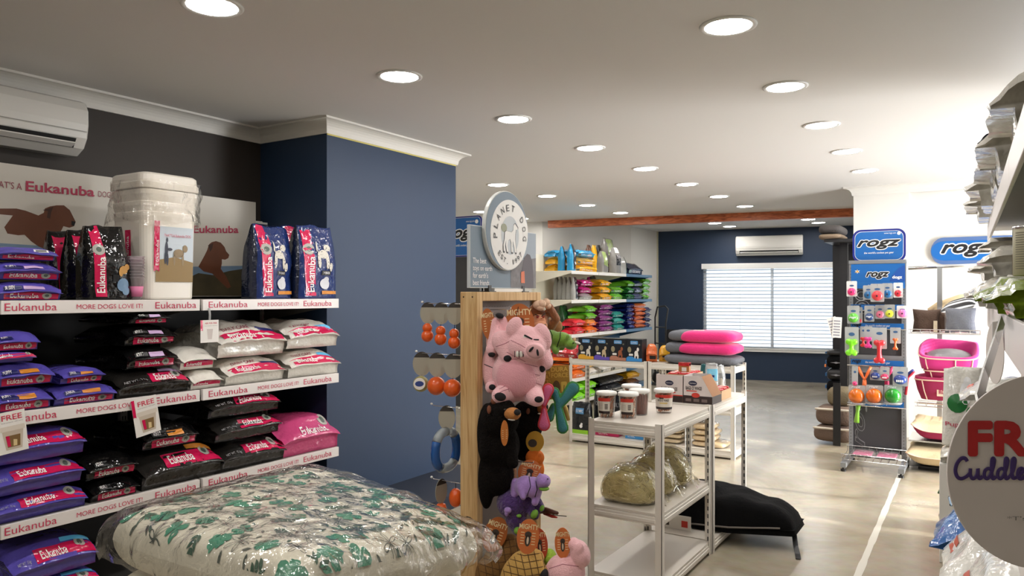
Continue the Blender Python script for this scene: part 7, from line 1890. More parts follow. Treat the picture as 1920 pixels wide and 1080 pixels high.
# --- carded toys
clear_card = M('card_grey', (176, 178, 178), 0.4); rub = {}
def rubm(n, rgb): return M('rubber_'+n, rgb, 0.3, coat=0.4)
def carded(u, v0, v1, wpx, kind, rgb, label, dyy=0.10, cardm=None):
    """flat hang card from photo row v0 to v1 with a rubber toy on it"""
    y = SY-dyy; p = PX(u, v0, y=y); k = depth(p)/FPX
    w = wpx*k*1.06; h = (v1-v0)*k
    o = thing('carded_toy', label, 'dog toy', (p.x, y, p.z), 'carded toys on the accessory stand', world=True)
    X = frame_at((p.x, y, p.z-h/2), (1, 0, 0), UP)
    MB().prism(rrect(w, h, 0.008, 3), -0.002, 0.0, cardm or clear_card, X).build('hang_card', o)
    MB().flat([(a, b+h*0.20) for a, b in circle(w*0.22, 14, h*0.06)], M('card_logo', (60, 96, 140), 0.4), X, 0.0006).build('logo_print', o)
    MB().tube([(p.x, y-0.012, p.z-0.008), (p.x, SY-0.048, p.z-0.004)], 0.0022, chrome, 5).build('peg', o)
    m = rubm('%d_%d_%d' % rgb, rgb)
    mb = MB()
    if kind == 'ball':
        r = w*0.40; mb.ball((p.x, y-0.012, p.z-h+r*1.25), (r, r*0.55, r), m, 18, 12); mb.build('ball', o, smooth=True)
        MB().ball((p.x, y-0.012-r*0.5, p.z-h+r*1.2), (r*0.22, r*0.12, r*0.22), M('rubber_hole', (60, 20, 30), 0.6), 10, 6).build('hole', o)
    elif kind == 'print':
        r = w*0.42; mb.ball((p.x, y-0.012, p.z-h+r*1.25), (r, r*0.55, r), m, 18, 12); b = mb.build('ball', o, smooth=True)
        MB().text('rogz', (p.x-r*0.7, y-0.014-r*0.56, p.z-h+r*1.0), (1, 0, 0), (0, 0, 1), r*1.4, r*0.5, white_sign, shear=0.3, bold=0.03).build('lettering', o)
    elif kind == 'grin':
        r = w*0.44; mb.ball((p.x, y-0.012, p.z-h+r*1.1), (r, r*0.6, r*0.8), m, 18, 12); mb.build('ball', o, smooth=True)
        g = MB()
        for q in range(4): g.box(p.x-r*0.55+q*r*0.28, p.x-r*0.55+q*r*0.28+r*0.22, y-0.016-r*0.56, y-r*0.4, p.z-h+r*0.75, p.z-h+r*1.1, white_sign)
        g.build('grin_print', o)
    return o
tw = M('card_bright', (232, 232, 230), 0.4)
for a in ((1597, 527, 556, 17, 'ball', (226, 50, 120), 'pink ball toy on a white card at the outer edge of the top peg row', 0.16, tw), (1628, 535, 562, 17, 'ball', (36, 100, 150), 'blue ball toy on a grey card, top peg row, second along', 0.07), (1645, 532, 566, 22, 'ball', (222, 62, 70), 'red ball toy on the largest grey card, front of the top peg row', 0.17),
          (1664, 531, 560, 17, 'ball', (36, 110, 170), 'blue ball toy on a grey card beside the red one, top peg row', 0.07), (1684, 530, 558, 15, 'ball', (212, 44, 60), 'small red ball toy on a white card at the pier end, top peg row', 0.12, tw),
          (1600, 573, 607, 20, 'print', (96, 190, 60), 'green printed ball toy on a grey card, second peg row', 0.12), (1612, 576, 606, 9, 'ball', (200, 60, 70), 'half hidden red toy card behind the green ball', 0.06), (1630, 573, 603, 16, 'print', (44, 70, 120), 'dark blue printed ball toy card, second peg row', 0.08),
          (1650, 572, 598, 16, 'ball', (228, 120, 150), 'light pink ball toy card in the middle of the second peg row', 0.08), (1668, 571, 597, 17, 'ball', (206, 214, 60), 'yellow ball toy card in the second peg row', 0.12), (1692, 573, 597, 18, 'ball', (226, 120, 180), 'pink ball toy on a white card at the pier end, second peg row', 0.13, tw)):
    carded(*a)
def bone_toy(u, v0, v1, rgb, wpx, label, card=None, dyy=0.12):
    y = SY-dyy; p = PX(u, v0, y=y); k = depth(p)/FPX
    o = thing('bone_toy', label, 'dog toy', (p.x, y, p.z), 'rubber bones on the accessory stand', world=True)
    L = (v1-v0)*k; r = wpx*k/2; m = rubm('%d_%d_%d' % rgb, rgb)
    mb = MB()
    for z in (p.z-r*0.5, p.z-L+r*0.5):
        for s in (-1, 1): mb.ball((p.x+s*r*0.5, y-0.015, z), (r*0.62, r*0.5, r*0.62), m, 14, 10)
    mb.tube([(p.x, y-0.015, p.z-r*0.3), (p.x, y-0.015, p.z-L*0.5), (p.x, y-0.015, p.z-L+r*0.3)], [r*0.6, r*0.42, r*0.6], m, 14)
    plush('bone', o, mb, 0.005, 2)
    if card:
        c0, c1, cw = card
        q = PX(u, c0, y=y+0.012); w = cw*k; h = (c1-c0)*k
        MB().prism(rrect(w, h, 0.006, 3), -0.002, 0.0, clear_card, frame_at((q.x, y+0.012, q.z-h/2), (1, 0, 0), UP)).build('hang_card', o)
        MB().flat([(a, b+h*0.22) for a, b in circle(w*0.22, 14, h*0.07)], M('card_logo'), frame_at((q.x, y+0.0115, q.z-h/2), (1, 0, 0), UP), 0.0006).build('logo_print', o)
        MB().tube([(q.x, y, q.z-0.008), (q.x, SY-0.048, q.z-0.004)], 0.0022, chrome, 5).build('peg', o)
    return o
bone_toy(1597, 636, 666, (130, 230, 40), 19, 'neon green rubber bone at the outer edge of the third peg row', (613, 662, 24), 0.18)
bone_toy(1619, 632, 650, (220, 60, 60), 10, 'small red rubber bone beside the pink one', (612, 640, 12), 0.07)
bone_toy(1628, 632, 652, (236, 60, 150), 12, 'small hot pink rubber bone in the third peg row', (612, 640, 14), 0.10)
bone_toy(1649, 638, 680, (206, 44, 54), 18, 'large red rubber bone hanging across the blue strip', (614, 654, 25), 0.16)
bone_toy(1679, 634, 656, (220, 104, 50), 9, 'small orange rubber bone near the pier end', (614, 644, 18), 0.09)
# loops and grinning toys of the fourth row
def loop_toy(u0, v0, u1, v1, rgb, label, dyy=0.11):
    y = SY-dyy; a = PX(u0, v0, y=y); b = PX(u1, v0, y=y); m_ = PX((u0+u1)/2, v1, y=y); tl = PX((u0+u1)/2, v1+22, y=y)
    o = thing('rope_toy', label, 'dog toy', (m_.x, y, a.z), 'rubber loop toys on the accessory stand', world=True)
    MB().tube([a, (a+m_)/2+Vector((0, -0.01, 0)), m_, (b+m_)/2+Vector((0, -0.01, 0)), b], [0.012, 0.014, 0.018, 0.014, 0.012], rubm('%d_%d_%d' % rgb, rgb), 10).build('strap', o, smooth=True)
    MB().tube([m_, (m_+tl)/2, tl], [0.016, 0.020, 0.013], rubm('%d_%d_%d' % rgb, rgb), 10).build('tail', o, smooth=True)
    MB().tube([a, Vector((a.x, SY-0.048, a.z+0.004))], 0.0022, chrome, 5).build('peg', o)
loop_toy(1609, 688, 1633, 712, (236, 112, 50), 'orange strap toy in the fourth peg row'); loop_toy(1651, 688, 1675, 708, (206, 44, 100), 'crimson strap toy in the fourth peg row')
carded(1603, 686, 724, 10, 'ball', (224, 70, 130), 'narrow pink toy card at the outer edge of the fourth peg row', 0.13)
carded(1641, 688, 713, 17, 'grin', (40, 70, 150), 'blue grinning ball toy in the fourth peg row', 0.07); carded(1659, 688, 714, 15, 'grin', (200, 46, 90), 'crimson grinning ball toy in the fourth peg row', 0.15); carded(1688, 688, 724, 24, 'grin', (38, 66, 140), 'large blue grinning ball toy at the pier end of the fourth peg row', 0.15)
bt = thing('rope_toy', 'red and blue strap toy poking out past the stand towards the pet beds', 'dog toy', sp(1703, 700), world=True)
MB().tube([sp(1699, 712, SY-0.06), sp(1704, 700, SY-0.08), sp(1712, 694, SY-0.1)], 0.012, rubm('blue_loop', (40, 60, 140)), 8).build('blue_strap', bt, smooth=True); MB().tube([sp(1698, 740, SY-0.06), sp(1702, 708, SY-0.07), sp(1714, 697, SY-0.1)], 0.011, rubm('red_loop', (190, 36, 60)), 8).build('red_strap', bt, smooth=True)
for u, rgb, words in ((1606, (240, 120, 20), 'first orange clamshell ball on the bottom peg row'), (1639, (236, 112, 20), 'second orange clamshell ball on the bottom peg row'), (1674, (40, 150, 46), 'green clamshell ball on the bottom peg row')):
    y = SY-0.17; p = PX(u, 758, y=y); k = depth(p)/FPX
    o = thing('treat_ball', words, 'dog toy', p, 'clamshell balls on the accessory stand', world=True)
    q = PX(u, 722, y=y+0.03)
    MB().prism(rrect(0.14, q.z-p.z, 0.012, 3), -0.002, 0, clear_card, frame_at((p.x, y+0.03, (p.z+q.z)/2), (1, 0, 0), UP)).build('hang_card', o)
    MB().text('rogz', (p.x-0.045, y+0.029, q.z-0.030), (1, 0, 0), UP, 0.075, 0.02, white_sign, shear=0.3, bold=0.03).build('lettering', o)
    r = 14.0*k; cc = Vector((p.x, y-0.005, p.z+r*1.12))
    MB().ball(cc, (r, r*0.8, r), M('ball_%d' % u, rgb, 0.12, trans=0.25, coat=0.5), 20, 14).build('ball', o, smooth=True)
    MB().lathe([(r*1.02, 0), (r*1.15, 0.012), (r*1.15, 0.016)], film_mat('clamshell', (245, 245, 245), 0.75, 0, 5, 0.08), (p.x, y, p.z)).build('clamshell_rim', o, smooth=True)
    MB().tube([(p.x, y+0.02, q.z-0.008), (p.x, SY-0.048, q.z)], 0.0022, chrome, 5).build('peg', o)
o = thing('rope_toy', 'lime green knotted strap hanging under the first orange ball', 'dog toy', sp(1608, 762, SY-0.10), world=True)
MB().tube([sp(1609, 760, SY-0.10), sp(1608, 772, SY-0.10), sp(1606, 792, SY-0.10)], [0.022, 0.015, 0.024], rubm('lime_strap', (130, 190, 60)), 10).build('strap', o, smooth=True)
for k, (u, words) in enumerate(((1618, 'pink packet in a clear bag on the wire tray, outer one'), (1663, 'pink packet in a clear bag on the wire tray, pier side'))):
    p = sp(u, 845, SY-0.2)
    o = thing('toy_packet', words, 'packet', (p.x, SY-0.19, zt0+0.002), 'flat packets on the wire tray')
    MB().box(-0.075, 0.075, -0.10, 0.12, 0.012, 0.026, M('packet_pink', (214, 96, 140), 0.4)).build('pink_sheet', o, bevel=0.005)
    MB().grid(soft_box(0, 0.0, 0.0, 0.095, 0.14, 0.045, 60+k), 24, 10, film_mat('packet_film', (246, 246, 246), 0.9, 0.6, 18, 0.06)).build('clear_bag', o, smooth=True)
    MB().box(-0.08, 0.08, -0.14, -0.09, 0.012, 0.022, M('packet_black', (48, 46, 50), 0.5)).build('dark_band', o)
# --- black stand with pads and bedding at the pier's left
bs = lambda u, v, y=8.75: PX(u, v, y=y)
x0, x1 = bs(1556, 600).x, bs(1612, 600).x
o = thing('bedding_stand', 'tall black display stand left of the white pier, grey mats folded on top', 'display stand', ((x0+x1)/2, 8.85, 0), world=True)
zt_ = bs(1580, 452).z
MB().box(x0, x1, 8.93, 8.99, 0.02, zt_, black_plastic).build('back_panel', o)
MB().box(bs(1583, 600, 8.62).x-0.04, bs(1583, 600, 8.62).x+0.035, 8.60, 8.65, bs(1570, 742, 8.7).z, zt_, black_plastic).build('front_post', o)
MB().box(x0, x1, 8.40, 8.99, zt_-0.03, zt_, black_plastic).build('top_board', o); MB().box(x0-0.03, x1, 8.72, 9.0, 0.0, 0.06, black_plastic).build('base', o); MB().box(x0, x1, 8.62, 8.93, bs(1570, 742, 8.7).z, bs(1570, 738, 8.7).z, black_plastic).build('shelf_board', o)
mat_brown = M('mat_brown', (126, 108, 88), 0.9, bump=0.3, bscale=80); mat_grey = M('mat_grey', (66, 62, 60), 0.9, bump=0.3, bscale=80); mat_cream = M('mat_cream', (206, 192, 164), 0.9, bump=0.3, bscale=80)
xm0, xm1 = PX(1540, 440, y=8.6).x, -1.235
z = zt_+0.001
for k, (m, h, words) in enumerate(((mat_brown, 0.062, 'brown folded mat under the grey one on top of the black stand'), (mat_grey, 0.095, 'dark grey folded mat topmost on the black stand under the ceiling'))):
    o = thing('folded_mat', words, 'mat', ((xm0+xm1)/2, 8.65, z), 'folded mats on the black stand')
    MB().grid(soft_box(0, 0, 0, (xm1-xm0)/2, 0.30, h, 70+k), 30, 14, m).build('folded_cloth', o, smooth=True)
    z += h-0.004
zp = bs(1570, 738, 8.7).z+0.001
for k, v in enumerate((738, 715, 692, 669)):
    xx0, xx1 = PX(1549, v, y=8.7).x, PX(1588, v, y=8.7).x
    o = thing('pet_carrier_pad', 'black folded pad with blue side tab on the black stand, %s of four' % ('bottom', 'second up', 'third up', 'top')[k], 'pad', ((xx0+xx1)/2, 8.80, zp), 'black pads on the black stand')
    hh = 0.137 if k < 3 else 0.07
    MB().grid(soft_box(0, 0, 0, (xx1-xx0)/2, 0.12, hh, 80+k), 24, 12, black_plastic if k % 2 else dark_fabric).build('pad', o, smooth=True)
    MB().box(-(xx1-xx0)/2-0.012, -(xx1-xx0)/2+0.01, -0.09, 0.05, hh*0.35, hh*0.6, M('tab_blue', (36, 84, 130), 0.6)).build('side_tab', o)
    if k < 3: MB().flat([(-0.06, hh*0.48), (-0.02, hh*0.45), (0.0, hh*0.40), (0.02, hh*0.45), (0.06, hh*0.48), (0.02, hh*0.51), (0.0, hh*0.56), (-0.02, hh*0.51)], M('print_grey'), frame_at((0, -0.128, 0), (1, 0, 0), UP)).build('emblem', o)
    if k == 2: MB().box(-(xx1-xx0)/2-0.016, -(xx1-xx0)/2, -0.11, -0.07, hh*0.1, hh*0.3, M('tab_orange', (214, 120, 60), 0.6)).build('orange_tab', o)
    zp += hh-0.003
for k, v in enumerate((733, 709, 685)):
    p = PX(1600, v, y=8.75)
    o = thing('cream_pad', 'cream wrapped pad between the black pads and the toy stand, %s' % ('lowest', 'middle', 'highest')[k], 'pad', (p.x, 8.80, p.z), 'cream pads by the toy stand')
    MB().grid(soft_box(0, 0, 0, 0.036, 0.08, 0.125, 84+k), 20, 10, mat_cream).build('pad', o, smooth=True)
for k, (dx_, rr_) in enumerate(((-0.035, 0.25), (0.0, -0.05))):
    p = PX(1571, 610, y=8.64)
    o = thing('price_card', 'white price list card hung on the black stand, %s' % ('tilted one behind', 'upright one in front')[k], 'card', (p.x+dx_, 8.585+0.006*(1-k), p.z-0.13), 'price cards on the black stand')
    X = frame_at((0, 0, 0.11), (math.cos(rr_), 0, math.sin(rr_)), (-math.sin(rr_), 0, math.cos(rr_)))
    MB().box(-0.045, 0.045, -0.11, 0.11, -0.001, 0.001, card_white, X).build('card', o)
    m = MB()
    for q in range(6): m.flat([(-0.035, -0.09+0.03*q), (0.03, -0.09+0.03*q), (0.03, -0.075+0.03*q), (-0.035, -0.075+0.03*q)], M('print_grey'), X, 0.0016)
    m.build('line_print', o)
# rolled beds on the floor
bed_taupe = M('bed_taupe', (104, 86, 74), 0.9, bump=0.3, bscale=60); bed_rim = M('bed_rim', (206, 196, 180), 0.9)
z = 0.03
for k, (u0, u1, v0, v1, words) in enumerate(((1529, 1604, 800, 768, 'taupe rolled bed with cream trim on the floor, bottom of the stack'), (1532, 1604, 788, 748, 'taupe rolled bed with cream trim, second in the floor stack'), (1552, 1604, 752, 722, 'olive bed standing on the taupe ones behind the black strap'))):
    xx0, xx1 = PX(u0, v0, y=8.35).x, PX(u1, v0, y=8.35).x
    h = (0.17, 0.20, 0.19)[k]
    o = thing('rolled_bed', words, 'dog bed', ((xx0+xx1)/2, 8.36+0.02*k, z), 'rolled beds on the floor')
    MB().grid(soft_box(0, 0, 0, (xx1-xx0)/2, 0.17-0.04*(k == 2), h, 90+k), 30, 14, bed_taupe if k < 2 else M('bed_olive', (112, 100, 76), 0.9, bump=0.3, bscale=60)).build('padding', o, smooth=True)
    if k < 2: MB().tube([((xx1-xx0)/2*0.96*math.copysign(1, q-0.5) if abs(q-0.5) > 0.45 else (q-0.5)*(xx1-xx0), -0.188, h*0.86) for q in [i/12 for i in range(13)]], 0.012, bed_rim, 6).build('trim_roll', o, smooth=True)
    z += h-0.004
o = thing('luggage_strap', 'black strap hanging down in front of the rolled beds', 'strap', (PX(1569, 700, y=8.16).x, 8.16, 0.0))
MB().box(-0.035, 0.035, -0.004, 0.004, 0.01, PX(1569, 718, y=8.16).z, black_plastic).build('webbing', o)
# ------------------------------------------------------------------ pet bed stand on the partition wall, behind the silver bags
WY = 7.62
def wp(u, v, y=WY): return PX(u, v, y=y)
o = thing('wire_bed_stand', 'chrome tube and wire stand carrying cushions and pink beds beside the toy stand', 'display stand', (wp(1762, 700).x, WY+0.2, 0), world=True)
a, b = wp(1703, 503, WY+0.3), wp(1850, 496, WY+0.3)
MB().tube([a, b], 0.016, chrome, 10).build('top_tube', o, smooth=True)
xm = wp(1762, 520, WY+0.3).x
MB().box(xm-0.02, xm+0.02, WY+0.28, WY+0.32, 0, a.z, grey_metal).build('upright', o)
MB().box(xm-0.15, xm+0.3, WY-0.1, WY+0.4, 0, 0.04, black_plastic).build('base', o)
def wire_shelf(v, u0, u1, nm, dep=0.42):
    z = wp((u0+u1)/2, v).z; x0, x1 = wp(u0, v).x, wp(u1, v).x
    mb = MB()
    for k in range(8):
        x = x0+(x1-x0)*k/7; mb.tube([(x, WY+dep-0.14, z), (x, WY-0.12, z), (x, WY-0.14, z+0.035)], 0.003, chrome, 5)
    for y, dz in ((WY-0.12, 0), (WY-0.14, 0.035), (WY+0.08, 0), (WY+dep-0.14, 0)): mb.tube([(x0-0.02, y, z+dz), (x1, y, z+dz)], 0.004, chrome, 6)
    mb.build(nm, o); return z, x0, x1
zA, xa0, xa1 = wire_shelf(625, 1710, 1838, 'wire_shelf')
zB_, _, _ = wire_shelf(762, 1722, 1838, 'wire_shelf')
# dark cushions on the upper shelf
cush_brown = M('cushion_brown', (84, 64, 52), 0.9, bump=0.4, bscale=120); cush_slate = M('cushion_slate', (76, 80, 94), 0.85, bump=0.3, bscale=120); cush_cream = M('cushion_cream', (222, 200, 160), 0.9, bump=0.2, bscale=100)
def pillow(o, cx, cy, z0, hx, hz, dep, m, seed, tilt=0.0):
    """square cushion standing on edge"""
    def f(u, v, s):
        a, b = 2*u-1, 2*v-1
        e = max(0, (1-a**4)*(1-b**4))**0.5
        x = a*hx*(1-0.10*(1-abs(b))*abs(a)**2); z = b*hz*(1-0.10*(1-abs(a))*abs(b)**2)
        return Vector((cx+x, cy+s*dep*e*(1+0.1*nz((a, b, s), 2, seed))+tilt*(z+hz), z0+hz+z))
    MB().grid(lambda u, v: f(u, v, -1), 16, 16, m).grid(lambda u, v: f(1-u, v, 1), 16, 16, m).build('cushion', o, smooth=True)
for k, (u0, u1, v0, v1, m, yy, words) in enumerate(((1712, 1763, 583, 622, cush_brown, 0.02, 'dark brown square cushion at the outer end of the upper wire shelf'), (1752, 1790, 590, 625, cush_brown, 0.07, 'dark brown square cushion behind the slate one'), (1773, 1829, 591, 634, cush_slate, -0.03, 'slate blue grey square cushion in clear wrap on the upper wire shelf'))):
    p0, p1 = PX(u0, v1, y=WY+yy), PX(u1, v0, y=WY+yy)
    o2 = thing('square_cushion', words, 'cushion', ((p0.x+p1.x)/2, WY+yy, zA+0.004), 'square cushions on the wire shelf', world=True)
    pillow(o2, (p0.x+p1.x)/2, WY+yy, zA+0.006, (p1.x-p0.x)/2*1.05, (p1.z-p0.z)/2*1.08, 0.06, m, k, 0.12)
    if k == 0: MB().box(p1.x-0.05, p1.x-0.02, WY+yy-0.062, WY+yy-0.058, zA+0.01, zA+0.11, mat_cream).build('cloth_tag', o2)
    if k == 2:
        mb = MB().grid(lambda u, v: Vector((p0.x+(p1.x-p0.x)*(u*1.12-0.02), WY+yy-0.075-0.012*abs(nz((u, v, 0), 4, 2)), zA+0.012+(p1.z-p0.z)*1.05*v)), 14, 10, film_mat('packet_film')); mb.build('clear_wrap', o2, smooth=True)
o2 = thing('striped_cushion', 'black and white striped cushion in plastic lying over the slate cushion', 'cushion', wp(1800, 590), world=True)
q0, q1, q2, q3 = wp(1757, 590, WY+0.10), wp(1828, 572, WY+0.10), wp(1838, 556, WY+0.28), wp(1772, 574, WY+0.28)
def strp(u, v): return (q0*(1-u)+q1*u)*(1-v)+(q3*(1-u)+q2*u)*v+UP*(0.05*(1-(2*u-1)**4)*(1-(2*v-1)**4))
MB().grid(strp, 12, 12, white_sign).grid(lambda u, v: strp(1-u, v)-UP*0.07*(1-(2*u-1)**4), 12, 12, white_sign).build('cover', o2, smooth=True)
mb = MB()
for k in range(4): mb.grid(lambda u, v, k=k: strp(u, (k+0.15+0.5*v)/4)+UP*0.002, 12, 2, black_sign)
mb.build('stripe_print', o2)
o2 = thing('cream_bolster', 'cream padded bolster along the wall above the dark cushions', 'cushion', wp(1770, 578, WY+0.40), world=True)
MB().tube([wp(1742, 584, WY+0.40), wp(1760, 575, WY+0.40), wp(1800, 562, WY+0.40), wp(1828, 556, WY+0.40)], [0.03, 0.045, 0.05, 0.04], cush_cream, 12).build('padding', o2, smooth=True)
# pink beds
pinkb = M('bed_hot_pink', (214, 44, 132), 0.7, bump=0.1, bscale=120, sheen=0.2); raspberry = M('bed_raspberry', (160, 34, 80), 0.75, bump=0.1, bscale=120); piping_c = M('piping_cream', (236, 206, 180), 0.7)
def pet_bed(u0, u1, vrim, vbot, m, label, bottomscale, ydep=0.20, cushion=None, yc=WY-0.02, tilt=0.0):
    p0, p1 = PX(u0, vrim, y=yc), PX(u1, vrim, y=yc); zr = p0.z; zb = PX((u0+u1)/2, vbot, y=yc-ydep*0.8).z
    cx = (p0.x+p1.x)/2; hx = (p1.x-p0.x)/2
    o = thing('pet_bed', label, 'dog bed', (cx, yc, zb), 'pink beds on the wire stand', world=True)
    def ringp(u, sc, z): 
        a = 2*PI*u; e = 0.5
        g = lambda q: math.copysign(abs(q)**e, q)
        yy = ydep*sc*g(math.sin(a)); return Vector((cx+hx*sc*g(math.cos(a)), yc+yy, z+tilt*yy*(z-zb)/(zr-zb)))
    hts = [(bottomscale, zb), ((bottomscale+1)/2*1.02, zb+(zr-zb)*0.4), (1.0, zb+(zr-zb)*0.85), (0.99, zr), (0.90, zr+0.004), (0.80, zb+(zr-zb)*0.75), (0.72, zb+(zr-zb)*0.25)]
    n = 40; vs = [ringp(i/n, s, z+0.008*math.sin(8*PI*i/n)*(s > 0.95)) for s, z in hts for i in range(n)]
    fs = [(r*n+i, r*n+(i+1) % n, (r+1)*n+(i+1) % n, (r+1)*n+i) for r in range(len(hts)-1) for i in range(n)]
    fs += [tuple(range(n))[::-1], tuple((len(hts)-1)*n+i for i in range(n))]
    MB().add(vs, fs, m).build('padded_wall', o, smooth=True)
    MB().tube([ringp(i/n, 1.005, zb+(zr-zb)*0.88) for i in range(n)], 0.006, piping_c, 6, closed=True).build('rim_piping', o, smooth=True)
    for a in (0.66, 0.76, 0.86): MB().tube([ringp(a, s*1.01, z) for s, z in hts[:3]], 0.005, piping_c, 6).build('seam_piping', o, smooth=True)
    if cushion:
        MB().ball((cx, yc, zb+(zr-zb)*0.62), (hx*0.78, ydep*0.80, 0.06), cushion, 24, 12, Matrix.Rotation(math.atan(tilt*0.6), 3, 'X')).build('grey_cushion', o, smooth=True)
    else:
        MB().box(cx-0.07, cx+0.06, yc-ydep*0.93, yc-ydep*0.90, zb+(zr-zb)*0.2, zb+(zr-zb)*0.62, piping_c).build('name_patch', o)
        MB().text('ROGZ', (cx-0.055, yc-ydep*0.935, zb+(zr-zb)*0.30), (1, 0, 0), UP, 0.10, 0.04, raspberry, bold=0.03).build('lettering', o)
    return o
pet_bed(1716, 1838, 703, 752, raspberry, 'raspberry pet bed with cream piping, lower of the two nested ones', 0.80, 0.20)
pet_bed(1733, 1838, 690, 716, raspberry, 'raspberry pet bed with cream piping nested in the lower one', 0.85, 0.17)
pet_bed(1723, 1836, 652, 694, pinkb, 'hot pink pet bed with shiny grey cushion on top of the raspberry beds', 0.90, 0.17, M('shiny_grey', (128, 126, 128), 0.35, bump=0.4, bscale=14), tilt=0.42)
# floor cushions below
for k, (u0, u1, v0, v1, words) in enumerate(((1702, 1800, 872, 826, 'cream floor cushion lowest under the pink beds'), (1712, 1800, 838, 786, 'cream and raspberry floor cushion above the lowest one'))):
    p0, p1 = wp(u0, v0), wp(u1, v0); zc = (0.13, 0.36)[k]
    cx, hx = (p0.x+p1.x)/2, (p1.x-p0.x)/2
    o2 = thing('floor_cushion', words, 'cushion', (cx, WY, zc-0.05), 'cream cushions under the pink beds', world=True)
    def fc(u, v, s):
        a, b = 2*u-1, 2*v-1
        e = max(0, (1-a**4)*(1-b**4))**0.55
        return Vector((cx+a*hx*(1-0.08*(1-b*b)*abs(a)), WY+b*0.26, zc+s*0.085*e+0.06*abs(a)**3*(1 if k else 0.6)*(a < 0)))
    MB().grid(lambda u, v: fc(u, v, 1), 18, 18, cush_cream).build('top_cover', o2, smooth=True)
    MB().grid(lambda u, v: fc(1-u, v, -1), 18, 18, raspberry if k else cush_cream).build('under_cover', o2, smooth=True)
    MB().tube([fc(i/12, 0, 0)+Vector((0, -0.004, 0)) for i in range(13)], 0.006, piping_c, 6).build('edge_piping', o2, smooth=True)
wz = MB().box(xm-0.22, xm+0.28, WY-0.2, WY+0.26, 0.255, 0.268, chrome); wz.build('lower_shelf', o)
wz = MB().box(xm-0.22, xm+0.28, WY-0.2, WY+0.26, 0.04, 0.044, black_plastic); wz.build('base_shelf', o)
# long blue brand sign on the partition wall
yw = 9.085
c0, c1 = PX(1745, 470, y=yw), PX(1905, 462, y=yw)
zt_, zb_ = PX(1780, 445, y=yw).z, PX(1760, 496, y=yw).z
o = thing('brand_sign', 'long blue brand sign with rounded end on the white partition wall above the cushions', 'sign', ((c0.x+c1.x)/2, yw, (zt_+zb_)/2), 'blue accessory brand signs', world=True)
hh = zt_-zb_; X = frame_at((c0.x, yw, (zt_+zb_)/2), (1, 0, 0), UP); L = c1.x-c0.x
out = [(L, -hh/2), (L, hh/2)]+[(0.12+0.12*math.cos(a)*1.0, hh/2*math.sin(a)) for a in [PI/2+PI*k/14 for k in range(15)]]
MB().prism(out, -0.012, 0, M('sign_slate_blue', (76, 104, 152), 0.4), X).build('board', o)
MB().flat([(L-0.001, -hh*0.36), (L-0.001, hh*0.36)]+[(0.12+0.115*math.cos(a), hh*0.36*math.sin(a)) for a in [PI/2+PI*k/14 for k in range(15)]], blue_sign, X, 0.001).build('printed_face', o)
rogz_logo(o, X @ Matrix.Translation((0.33, 0, 0.001)), 0.46, hh*0.44); rogz_logo(o, X @ Matrix.Translation((0.90, 0, 0.001)), 0.46, hh*0.44)
# ------------------------------------------------------------------ near rack of silver bags at the aisle's other side
def fx(y): return 0.107-0.0143*y             # front line of the rack
rd = Vector((-0.0143, 1, 0)).normalized(); rn = Vector((1, 0.0143, 0)).normalized()
NY0, NY1 = 1.75, 5.35
XN = frame_at((fx(NY0), NY0, 0), rn, rd)      # local x into the rack, y along it, z up
LN = NY1-NY0
o = thing('shelf_unit', 'white shelf unit seen almost edge on, silver bags poking out, beside the FREE sign', 'shelves', (0.35, 3.5, 0), world=True)
MB().box(0.56, 0.60, 0, LN, 0, 2.3, M('rack_back_dark', (70, 64, 54), 0.6), XN).build('back_panel', o)  # dark back colour stands in for the shade inside the rack
for z, dp in ((1.96, 0.10), (1.475, 0.12), (0.98, 0.10), (0.50, 0.10)):
    MB().box(0.02, 0.56, 0, LN, z-0.035, z-0.001, M('near_board_shade', (104, 98, 84), 0.5), XN).build('shelf_board', o)  # boards coloured darker to carry the shade between the shelves
    for k in range(4):
        y0, y1 = LN*k/4+0.003, LN*(k+1)/4-0.003
        MB().box(0.0, 0.012, y0, y1, z-dp, z, strip_white, XN).build('price_strip', o, bevel=0.002)
for k in range(5):
    y = LN*k/4
    MB().box(0.53, 0.56, y-0.02 if k else y, y+0.02, 0, 2.3, white_metal, XN).build('upright', o)
silver = bagmat('silver_film', (206, 202, 190), 0.22, metal=0.0); olive = bagmat('olive_film', (120, 142, 40), 0.18); film_blue = bagmat('bag_blue', (60, 110, 176), 0.25); film_white = bagmat('bag_white', (226, 224, 216), 0.25)
def near_bag(yc, W, z, Hh, m, label, out=0.08, g=None, lip=0.05, D=0.40, cat='bag of dog food'):
    lying_bag((fx(yc)-out+0.02, yc, z+0.001), PI-0.0143+R.uniform(-0.04, 0.04), W, D, Hh, m, g or [], label, cat, 'bags on the near rack', lip=lip, amp=0.012, nt=10)
code = [('band', 'code_print', rect(0.42, 0.52, 0.10, 0.20), M('grey_ink'))]
